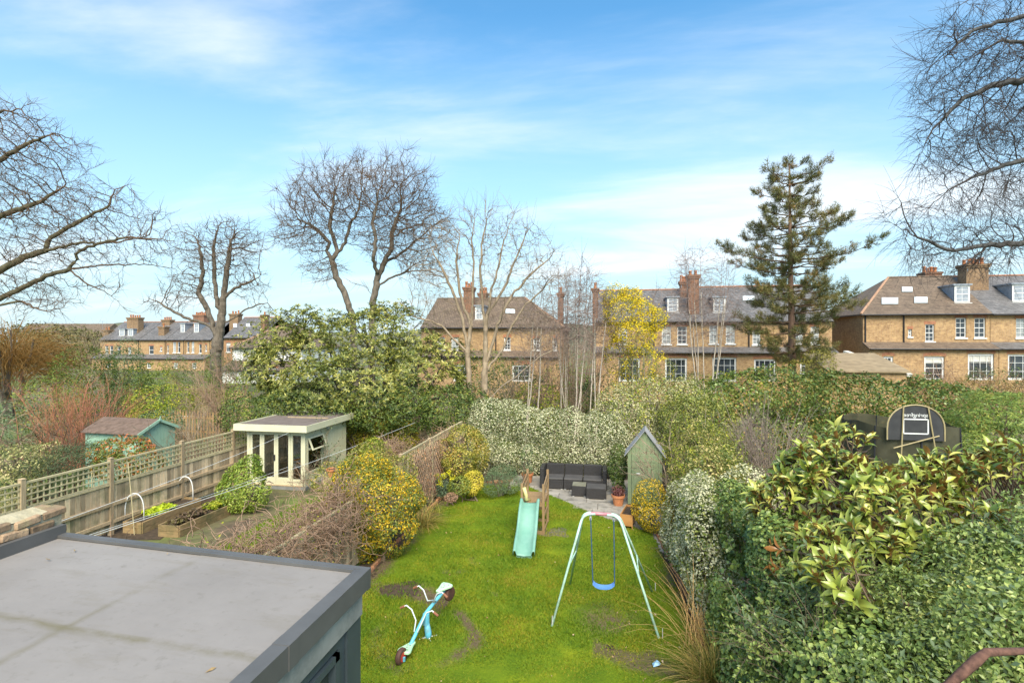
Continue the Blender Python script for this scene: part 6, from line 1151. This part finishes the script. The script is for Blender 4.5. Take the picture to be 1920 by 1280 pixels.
def bare_tree(name, label, base, limbs, attr, step, di, dk, r0, ex, rmax, tmat, cmat=None, bias=(0, 0, .06), tw=(1, .5, .006, 0), iters=140, jit=.14, group=None, thr=.05, cat='tree', wob=.13):
    P, par = grow(limbs, attr, step, di, dk, iters, bias, jit, wob=wob); r, mc = tree_mesh(P, par, r0, ex, rmax); root = empty(name, base, 0, label, cat, group); o3 = np.array(base)
    (V1, F1), (V2, F2) = tree_parts(P, par, r, mc, thr); inst('trunk', npmesh('trunk', V1 - o3, F1, tmat, True), root)
    Vt, Ft = extra_twigs(P, par, r, r0 * 2.2, tw[0], tw[1], tw[2], tw[3]); cr = inst('crown', npmesh('crown', np.concatenate([V2, Vt]) - o3, [np.concatenate([F2, Ft + len(V2)])], cmat or tmat), root); tag(cr, kind='stuff')
    print('TREE', label[:30], len(P), len(Ft)); return root
def cloud(blobs, n, shell=.0):                  # random attraction points in ellipsoids given by pixel boxes
    out_ = []; vol = np.array([b[3] * b[4] * b[5] for b in blobs]); cnt = np.maximum(1, (n * vol / vol.sum()).astype(int))
    for b, c in zip(blobs, cnt): out_.append(np.array(b[:3]) + nrm(rng.normal(size=(c, 3))) * (rng.uniform((shell * .5) ** 3, 1, (c, 1)) ** (1 / 2.4)) * rng.normal(1, .13, (c, 1)) * b[3:])
    return np.concatenate(out_)
def pxl(d, *pts): return [at(x, y, d + (z if len(q) > 2 else 0)) for q in pts for x, y, z in [(*q, 0)[:3]]]
def foot(px, d): p = at(px, YH, d); p.z = 0; return p
# tall forked tree in the centre
D = 36; b_ = foot(640, D); j1 = at(690, 640, D)
f1 = foot(668, D); f2 = foot(697, D)
limbs = [(None, [f1] + pxl(D, (662, 600), (648, 555), (630, 520), (622, 488), (632, 470), (626, 448), (618, 425), (622, 390))), (at(632, 480, D), pxl(D, (648, 455), (655, 425), (668, 400))), (at(622, 488, D), pxl(D, (612, 470), (618, 455), (600, 435), (580, 420)))]
limbs += [(f1, [f2] + pxl(D, (698, 600), (700, 560), (708, 520), (722, 490), (735, 460), (738, 430), (748, 400, .8))), (at(700, 560, D), pxl(D, (690, 540), (660, 530))), (at(708, 520, D), pxl(D, (700, 480, -1), (705, 450, -1), (698, 420, -1), (706, 385, -1))), (at(722, 490, D), pxl(D, (745, 480, 1), (770, 460, 1.5))), (at(710, 540, D), pxl(D, (735, 520), (760, 510)))]
at_ = cloud([bl(600, 380, D, 2.6, 2.7, 2.2), bl(575, 440, D, 2.1, 1.5, 2), bl(660, 360, D, 2.4, 2.2, 2.2), bl(735, 370, D, 3.2, 2.7, 2.6), bl(770, 430, D, 2.8, 2.2, 2.4), bl(780, 490, D, 1.8, 1.4, 1.8), bl(720, 440, D, 2, 1.8, 2), bl(670, 300, D, .7, 1.2, .8), bl(605, 505, D, 1.5, 1, 1.5), bl(560, 410, D, 1.5, 1.2, 1.5), bl(530, 440, D, .9, .9, 1), bl(825, 430, D, 1.2, 1.5, 1.3), bl(640, 420, D, 1.6, 1.6, 1.5), bl(820, 510, D, 1.0, 1.0, 1)], 5000, .35)
bare_tree('bare_tree', 'tall twin trunked bare tree rising behind the evergreen magnolia', b_, limbs, at_, .25, 2.2, .3, .011, 2.3, .3, BARK, BARKT, tw=(3, .9, .0095, .05), jit=.22)
# plane tree on the left
D = 46; b_ = foot(405, D); limbs = [(None, [b_] + pxl(D, (404, 690), (408, 640), (415, 600), (418, 560), (424, 520), (430, 480), (432, 450))), (at(408, 640, D), pxl(D, (396, 600), (384, 570), (372, 550), (380, 515), (378, 480), (370, 450))), (at(410, 620, D), pxl(D, (378, 605), (345, 595), (320, 580), (295, 565), (280, 560))), (at(414, 610, D), pxl(D, (440, 595), (460, 580), (480, 572), (502, 568), (512, 580))), (at(418, 560, D), pxl(D, (440, 540), (465, 530), (485, 520))), (at(415, 590, D), pxl(D, (405, 555), (402, 515), (400, 470), (405, 440)))]
at_ = cloud([bl(420, 470, D, 3.0, 2.6, 2.6), bl(450, 455, D, 2.2, 2.0, 2.2), bl(380, 480, D, 2.0, 2.0, 2), bl(350, 540, D, 2.2, 1.6, 2), bl(300, 570, D, 1.4, .9, 1.4), bl(470, 530, D, 1.6, 1.6, 1.6), bl(500, 580, D, .8, .8, .9), bl(430, 425, D, 1.5, .9, 1.5), bl(345, 440, D, 1.2, .9, 1.2)], 2600, .3)
bare_tree('plane_tree', 'pollarded bare plane tree standing before the far terrace', b_, limbs, at_, .28, 2.4, .36, .014, 2.3, .46, BARK, BARKT, tw=(2, .9, .011, .05), jit=.22)
# big oak off the left edge
D = 26; b_ = foot(-260, D); limbs = [(None, [b_] + pxl(D, (-250, 640), (-240, 560), (-230, 480), (-225, 380), (-230, 280), (-225, 200))), (at(-245, 600, D), pxl(D, (-120, 600), (-40, 580), (0, 560), (60, 530), (95, 515), (130, 505), (200, 497), (270, 495), (330, 505))), (at(-240, 560, D), pxl(D, (-100, 545), (0, 507), (50, 480), (85, 470), (95, 445), (150, 415), (205, 385), (215, 355), (245, 345))), (at(85, 470, D), pxl(D, (150, 455), (220, 455), (280, 440))), (at(125, 505, D), pxl(D, (150, 470), (180, 458), (240, 445), (310, 450))), (at(130, 508, D), pxl(D, (160, 530), (195, 545), (225, 570), (240, 582))), (at(-230, 480, D), pxl(D, (-80, 440), (0, 405), (70, 380), (120, 350))), (at(-225, 380, D), pxl(D, (-80, 320), (0, 300), (50, 270), (100, 250))), (at(-228, 280, D), pxl(D, (-80, 230), (0, 210), (40, 205))), (at(-60, 590, D), pxl(D, (0, 572), (40, 565), (100, 590, -1)))]
at_ = cloud([bl(60, 300, D, 2.8, 2.2, 2.2), bl(0, 240, D, 2.6, 1.8, 2), bl(40, 380, D, 3.0, 1.8, 2.2), bl(150, 400, D, 2.6, 1.6, 2), bl(230, 400, D, 2.0, 1.2, 1.6), bl(270, 460, D, 2.0, 1.0, 1.6), bl(100, 460, D, 3.4, 1.5, 2), bl(40, 540, D, 2.2, 1.1, 2), bl(90, 570, D, 1.6, .7, 1.4), bl(190, 530, D, 1.2, .6, 1), bl(-60, 330, D, 2.6, 3, 2.4), bl(-160, 300, D, 3, 4, 2.6)], 4000, .2)
bare_tree('oak_tree', 'wide spreading bare oak reaching in from the left edge', b_, limbs, at_, .2, 2.0, .26, .009, 2.25, .42, pm('olive oak bark', [(.06, .05, .03), (.16, .14, .08)], 6, .9, .01), BARKT, bias=(.04, 0, .03), tw=(2, .7, .0075, .02), jit=.2)
# pale twin stemmed tree behind the cream hedge
D = 22.5; b_ = foot(900, D); a1, a2 = foot(893, D), foot(908, D)
limbs = [(None, [a1] + pxl(D, (890, 790), (882, 740), (878, 690), (876, 650), (868, 600), (850, 550), (832, 510), (815, 480))), (at(878, 660, D), pxl(D, (884, 600), (886, 550), (888, 500), (884, 450), (890, 410))), (at(876, 660, D), pxl(D, (855, 640), (828, 610), (800, 600), (770, 590))), (at(880, 725, D), pxl(D, (850, 700), (820, 690), (790, 710))), (at(885, 760, D), pxl(D, (850, 735), (815, 725), (790, 690), (770, 680)))]
limbs += [(a1, [a2] + pxl(D, (908, 780), (908, 720), (910, 650), (912, 600), (920, 550), (935, 500), (945, 450), (960, 410))), (at(909, 690, D), pxl(D, (925, 640), (940, 590), (965, 545), (1000, 510), (1030, 485))), (at(911, 640, D), pxl(D, (905, 570), (900, 510), (905, 450), (915, 400))), (at(916, 700, D), pxl(D, (945, 650), (960, 610), (985, 570), (1020, 540))), (at(908, 760, D), pxl(D, (940, 725), (975, 700), (1010, 670), (1040, 655))), (at(915, 590, D), pxl(D, (945, 540), (965, 490), (985, 440), (1000, 420))), (at(880, 610, D), pxl(D, (862, 550), (855, 490), (862, 440)))]
at_ = cloud([bl(830, 490, D, 1.4, 1.6, 1.6), bl(880, 450, D, 1.4, 1.5, 1.6), bl(930, 440, D, 1.5, 1.3, 1.6), bl(980, 470, D, 1.5, 1.3, 1.6), bl(1010, 520, D, 1.3, 1.1, 1.4), bl(800, 560, D, 1.2, 1.3, 1.3), bl(790, 680, D, 1.0, 1.2, 1), bl(1010, 620, D, .9, 1.1, 1), bl(930, 560, D, 1.6, 1.6, 1.5)], 2000, .2)
bare_tree('bare_tree', 'pale barked twin stemmed bare tree behind the cream hedge', b_, limbs, at_, .22, 1.9, .28, .0075, 2.2, .2, BARKP, pm('pale twig', [(.2, .15, .1), (.36, .28, .2)], 5, .85), bias=(0, 0, .3), tw=(2, .8, .006, .1), thr=.03, jit=.08, wob=.08)
# silver birches
def birch(px, d, h_px, lean, label, n=200, w_=1.0, stems_=3):
    b_ = foot(px, d); limbs = []; blobs = []
    for s in range(stems_):
        l = lean + random.uniform(-18, 18); q = b_ + Vector((random.uniform(-.25, .25), random.uniform(-.2, .2), 0)); top = at(px + l, h_px + random.uniform(-8, 22), d); pts = [q.lerp(top, u) + Vector((random.gauss(0, .03), random.gauss(0, .03), 0)) for u in (.25, .5, .75, 1)]; limbs.append((None if s == 0 else b_, [q] + pts) if s else (None, [b_, q] + pts)); c = q.lerp(top, .78); blobs.append((c.x, c.y, c.z, w_, w_, (top.z - q.z) * .27))
    bare_tree('birch_tree', label, b_, limbs, cloud(blobs, n * stems_, 0), .2, 1.4, .25, .006, 2.3, .046, BIRCH, pm('birch twig', [(.2, .14, .12), (.36, .27, .23)], 5, .85), bias=(0, 0, .22), tw=(2, .9, .0065, .0), group='silver birches beyond the rear hedge', thr=.02, iters=60, wob=.04)
for px, d, h, l, lab in ((992, 24, 545, 15, 'slender white birch right of the pale twin stemmed tree'), (1055, 26, 515, -6, 'thin birch stems in front of the tall slim chimney'), (1085, 25, 505, 10, 'white birch clump left of the yellow mimosa'), (1108, 24.5, 540, 25, 'leaning birch stem close to the mimosa'), (1210, 27, 560, 8, 'thin birch stem right of the mimosa'), (1315, 28, 480, -20, 'large birch clump in front of the french windows'), (1330, 28.5, 490, 22, 'birch leaning right towards the pine')): birch(px, d, h, l, lab, stems_=5 if 'clump' in lab or 'stems' in lab else 3)
# overhanging tree on the right, branches drooping into view
D = 15; b_ = foot(2330, D); limbs = [(None, [b_] + pxl(D, (2320, 640), (2300, 450), (2290, 250), (2280, 50), (2270, -150))), (at(2310, 560, D), pxl(D, (2150, 480), (2000, 455), (1920, 455), (1850, 460), (1790, 470), (1760, 462), (1720, 445), (1690, 430), (1660, 408))), (at(1850, 460, D), pxl(D, (1820, 490), (1790, 515), (1770, 530))), (at(1720, 445, D), pxl(D, (1700, 415), (1690, 380), (1676, 360))), (at(2300, 400, D), pxl(D, (2100, 330), (1980, 300), (1920, 300), (1880, 310), (1830, 330), (1790, 350), (1750, 380))), (at(2290, 250, D), pxl(D, (2100, 150), (1980, 130), (1920, 150), (1860, 160), (1800, 190), (1750, 240), (1720, 300))), (at(2285, 120, D), pxl(D, (2100, 20), (1960, 20), (1880, 40), (1820, 60), (1780, 100))), (at(2280, 0, D), pxl(D, (2100, -120), (1950, -90), (1860, -30), (1800, 10))), (at(1960, 135, D), pxl(D, (1920, 80), (1880, 75), (1820, 110)))]
at_ = cloud([bl(1850, 60, D, 1.5, 1.0, 1.2), bl(1800, 120, D, 1.3, .9, 1.2), bl(1860, 160, D, 1.4, 1.0, 1.2), bl(1790, 210, D, 1.1, .9, 1.1), bl(1860, 260, D, 1.2, .9, 1.1), bl(1780, 290, D, .8, .9, 1), bl(1840, 360, D, 1.1, .8, 1), bl(1700, 400, D, .8, .5, .8), bl(1750, 460, D, 1.2, .7, 1), bl(1850, 470, D, 1.2, .8, 1), bl(1900, 420, D, 1, .8, 1), bl(1980, 200, D, 1.8, 3, 1.5)], 2300, .1)
bare_tree('overhanging_tree', 'bare tree with drooping twigs hanging in from the right edge', b_, limbs, at_, .16, 1.5, .2, .0055, 2.3, .28, pm('dark wet bark', [(.05, .05, .05), (.12, .12, .115)], 6, .8), pm('dark twig', [(.045, .035, .032), (.09, .07, .06)], 5, .8), bias=(-.3, 0, -.2), tw=(3, .9, .0052, -.09), thr=.03, iters=70, jit=.06)
# ------------------------------------------------------------------ pine
D = 32; b_ = foot(1485, D); pine = empty('pine_tree', b_, 0, 'tall pine with layered dark needles in front of the brick terrace', 'tree'); o3 = np.array(b_); pxm = D / F
top = at(1480, 306, D) - b_; MB().tube([(0, 0, 0), top * .3 + Vector((.05, 0, 0)), top * .6, top], [.27, .21, .13, .03], 10).build('trunk', pm('pine bark', [(.12, .07, .05), (.24, .15, .1)], 6, .9, .02, (1, 1, .4)), pine, smooth=True)
prof = [(306, 12, 12), (330, 48, 60), (365, 62, 66), (400, 62, 70), (430, 84, 92), (460, 78, 90), (480, 112, 70), (490, 122, 118), (505, 60, 150), (530, 84, 110), (560, 92, 108), (590, 66, 110), (620, 80, 112), (650, 70, 92), (690, 40, 60)]
BP, BR, SP, SR, tips = [], [], [], [], []
yy = 312.0
while yy < 690:
    l = np.interp(yy, [p[0] for p in prof], [p[1] for p in prof]) * pxm; r_ = np.interp(yy, [p[0] for p in prof], [p[2] for p in prof]) * pxm; zc = at(1480, yy, D).z
    nb = 6 if yy > 340 else 4; a0 = random.uniform(0, 6.28)
    for k in range(nb):
        a_ = a0 + k * 6.283 / nb + random.uniform(-.35, .35); dirx, diry = math.cos(a_), math.sin(a_); ln = (r_ if dirx > 0 else l) * abs(dirx) + .5 * (l + r_) * .8 * abs(diry); ln *= random.uniform(.35, 1.1)
        if ln < .25: ln = .25
        P_ = np.array([[dirx * ln * u, diry * ln * u, zc + ln * (.1 * u - .3 * u * u + .34 * u ** 3) + random.gauss(0, .05)] for u in np.linspace(0, 1, 8)]); BP.append(P_); BR.append(np.linspace(.05 if ln > 1 else .025, .008, 8))
        for _ in range(int(4 + ln * 7)):
            u = random.uniform(.32, 1) ** .8; i = min(6, int(u * 7)); p = P_[i] + (P_[i + 1] - P_[i]) * (u * 7 - i); sd = 1 if random.random() < .5 else -1; q = p + np.array([dirx * .25 - diry * sd * random.uniform(.1, .65) * (1.25 - u), diry * .25 + dirx * sd * random.uniform(.1, .65) * (1.25 - u), random.uniform(-.05, .5)]) * min(1, .4 + ln * .4)
            SP.append(np.array([p, p * .5 + q * .5 - [0, 0, .02], q])); SR.append([.014, .01, .006]); tips.append((q, p)); tips.append((p * .4 + q * .6, p))
    yy += random.uniform(10, 23)
V, Fq = tubes_np(np.array(BP), np.array(BR), 5); V2, F2 = tubes_np(np.array(SP), np.array(SR), 3); tag(inst('branches', npmesh('branches', np.concatenate([V, V2]), np.concatenate([Fq, F2 + len(V)]), BARKT), pine), kind='stuff')
T = np.array([t_[0] for t_ in tips]); dr = nrm(T - np.array([t_[1] for t_ in tips]) + 1e-6); k = 18; n = len(T) * k; C = np.repeat(T, k, 0) + rng.normal(0, .06, (n, 3)); d = nrm(np.repeat(dr, k, 0) * .55 + rng.normal(0, .7, (n, 3)) + [0, 0, .25]); L = rng.uniform(.12, .26, (n, 1)); sd = nrm(np.cross(d, rng.normal(size=(n, 3)))) * .012
V = np.stack([C - sd, C + sd, C + d * L], 1).reshape(-1, 3); PN = leafm('pine needles', [(0, (.035, .055, .022)), (.4, (.08, .105, .038)), (.65, (.13, .14, .055)), (.82, (.21, .16, .07)), (1, (.28, .16, .07))], .55, .1, patch=.55, pscale=.9); cr = inst('crown', npmesh('crown', V, np.arange(3 * n).reshape(-1, 3).astype(np.int32), PN), pine); tag(cr, kind='stuff')
bush('yellow_conifer', 'olive green bush at the foot of the pine', 'shrub', [bl(1530, 690, 31, 1.2, 1.1), bl(1500, 700, 31, 1.0, .9)], 3000, .14, leafm('olive conifer', [(.06, .08, .02), (.16, .18, .04), (.28, .28, .07)], .5, .2), .25, .8, .2)
# mimosa
D = 25; mm_ = empty('mimosa_tree', foot(1185, D), 0, 'mimosa tree covered in bright yellow blossom left of the terrace', 'tree'); mo = np.array(mm_.location); mbl = [bl(1165, 585, D, .9, .9), bl(1200, 590, D, .85, .8), bl(1185, 630, D, 1.1, .9), bl(1160, 665, D, .8, .9), bl(1200, 680, D, 1.0, .9), bl(1145, 555, D, .5, .4), bl(1230, 600, D, .5, .6), bl(1185, 555, D, .5, .4), bl(1200, 720, D, 1.1, .7), bl(1240, 690, D, .6, .6)]
C, N = sample_blobs(mbl, 7000, .25, .35, 1.6); V, Fq = leaf_arrays(C, N, .13, .22, .9); tag(inst('crown', npmesh('crown', V - mo, Fq, L_FTH), mm_), kind='stuff')
C, N = sample_blobs(mbl, 1300, .3, .2, 1.6); wgt = np.clip((C[:, 2] - at(1185, 690, D).z) / 1.6, .25, 1) * (sn(C, 1.3, 2) > -.9); C = C[rng.random(len(C)) < wgt]; C = np.repeat(C, 14, 0) + rng.normal(0, .085, (len(C) * 14, 3)); V, Fq = leaf_arrays(C, rng.normal(size=C.shape), .06, .9, .8); tag(inst('blossom', npmesh('blossom', V - mo, Fq, L_MIM), mm_), kind='stuff')
stems((0, 0, 0), [Vector(b[:3]) - Vector(mo) for b in mbl], .05, .2).build('trunk', BARKP, mm_)
# background planting between the gardens and the houses
for px, py, d, rx, rz, n, s, mt, lab, nm in ((960, 720, 30, 1.6, 1.5, 2200, .14, L_DK, 'dark evergreen behind the pale twin stemmed tree', 'dark_evergreen'), (905, 690, 32, 1.5, 1.4, 2000, .14, L_MID, 'green shrub between the twin stems', 'green_shrub'), (1050, 720, 32, 1.8, 1.1, 2200, .14, L_MID, 'green shrub behind the birch stems', 'green_shrub'), (1010, 745, 27, 1.2, .8, 1500, .12, L_YG, 'fresh green shrub just over the cream hedge', 'fresh_shrub'), (1130, 735, 29, 1.3, 1.0, 1700, .13, L_DK, 'dark shrub at the foot of the mimosa', 'dark_shrub'), (1300, 730, 31, 1.3, .9, 1700, .13, L_MID, 'green shrub below the left french windows', 'green_shrub'), (1390, 725, 31, 1.8, .8, 2200, .13, L_YG, 'yellow green shrub under the terrace windows', 'lime_shrub'), (1470, 720, 30, 1.4, .9, 1800, .13, L_MID, 'green shrub beside the pine trunk', 'green_shrub'), (1860, 715, 36, 1.6, .9, 1800, .14, L_DK, 'dark shrub under the right house windows', 'dark_shrub'), (1620, 735, 29, 2.2, .7, 2200, .13, L_MID, 'green shrub in front of the brick outbuilding', 'green_shrub')):
    p = at(px, py, d); bush(nm, lab, 'shrub', [(p.x, p.y, p.z, rx, rx, rz), (p.x - rx * .5, p.y, p.z - rz * .5, rx * .8, rx * .8, rz), (p.x + rx * .5, p.y, p.z - rz * .6, rx * .8, rx * .8, rz * .9), (p.x, p.y, p.z - rz, rx * 1.1, rx, rz)], n, s, mt, .5, .75, rx * .16, .22)
twig_bush('bare_thicket', 'brown bare thicket between the birch stems', at(1040, 760, 29) * Vector((1, 1, 0)), 50, 4.0, .3, VINE, .02, 5, wig=.1, sub_len=.4, basew=1.3)
twig_bush('bare_thicket', 'pale bare shoots in front of the central brick house', at(960, 770, 28) * Vector((1, 1, 0)), 30, 4.5, .3, BARKP, .02, 5, wig=.1, sub_len=.4, basew=1.0)
twig_bush('bare_thicket', 'tall bare twigs filling the gap beside the slim chimneys', at(1085, 760, 33) * Vector((1, 1, 0)), 46, 6.2, .22, VINE, .022, 5, wig=.08, sub_len=.38, basew=1.2)
# far tree line on the left horizon
FW = leafm('far foliage', [(.05, .07, .03), (.1, .11, .05), (.16, .14, .08)], .7, .1, pscale=.1)
for i, (px, py, d, rx, rz) in enumerate(((20, 610, 120, 9, 4), (75, 606, 125, 8, 4.5), (125, 612, 110, 5, 3.4), (150, 618, 100, 5, 3), (175, 625, 105, 5, 2.6), (560, 628, 100, 5, 3.2))):
    p = at(px, py, d); bush('far_tree', ('far tree at the left edge of the horizon', 'far tall tree clump behind the willow', 'far dark tree left of the terrace', 'far rounded tree near the terrace end', 'far low tree touching the terrace end', 'far tree between the white house and magnolia')[i], 'tree', [(p.x, p.y, p.z - rz, rx, rx, rz), (p.x + rx * .5, p.y, p.z - rz * 1.3, rx * .7, rx, rz), (p.x - rx * .6, p.y, p.z - rz * 1.5, rx * .7, rx, rz), (p.x, p.y, p.z - rz * 2.4, rx, rx, rz)], 2200, .6, FW, .6, .8, 1.0, .25, group='far trees on the horizon')
twig_bush('bare_birch', 'pale bare tree left of the far terrace', at(180, 690, 55) * Vector((1, 1, 0)), 9, 6.5, .35, BARKP, .05, 6, cat='tree', wig=.14, sub_len=.5)
for i, px in enumerate((60, 110, 165)):
    x = fx(px, 150); o = empty('distant_roof', (x, 150, 0), 0, ('distant roof at the far left horizon', 'distant roof behind the willow top', 'distant roof just left of the terrace')[i], 'house', 'distant roofs on the horizon'); zt = fz(px, 606, 150); m = MB().box((-6, 0, 0), (6, 8, zt - 3)); m.build('wall', STOCK, o); MB().prism([(-6.3, -.3, zt - 3), (-6.3, 8.3, zt - 3), (-6.3, 4, zt)], (12.6, 0, 0)).build('roof', TILE, o)
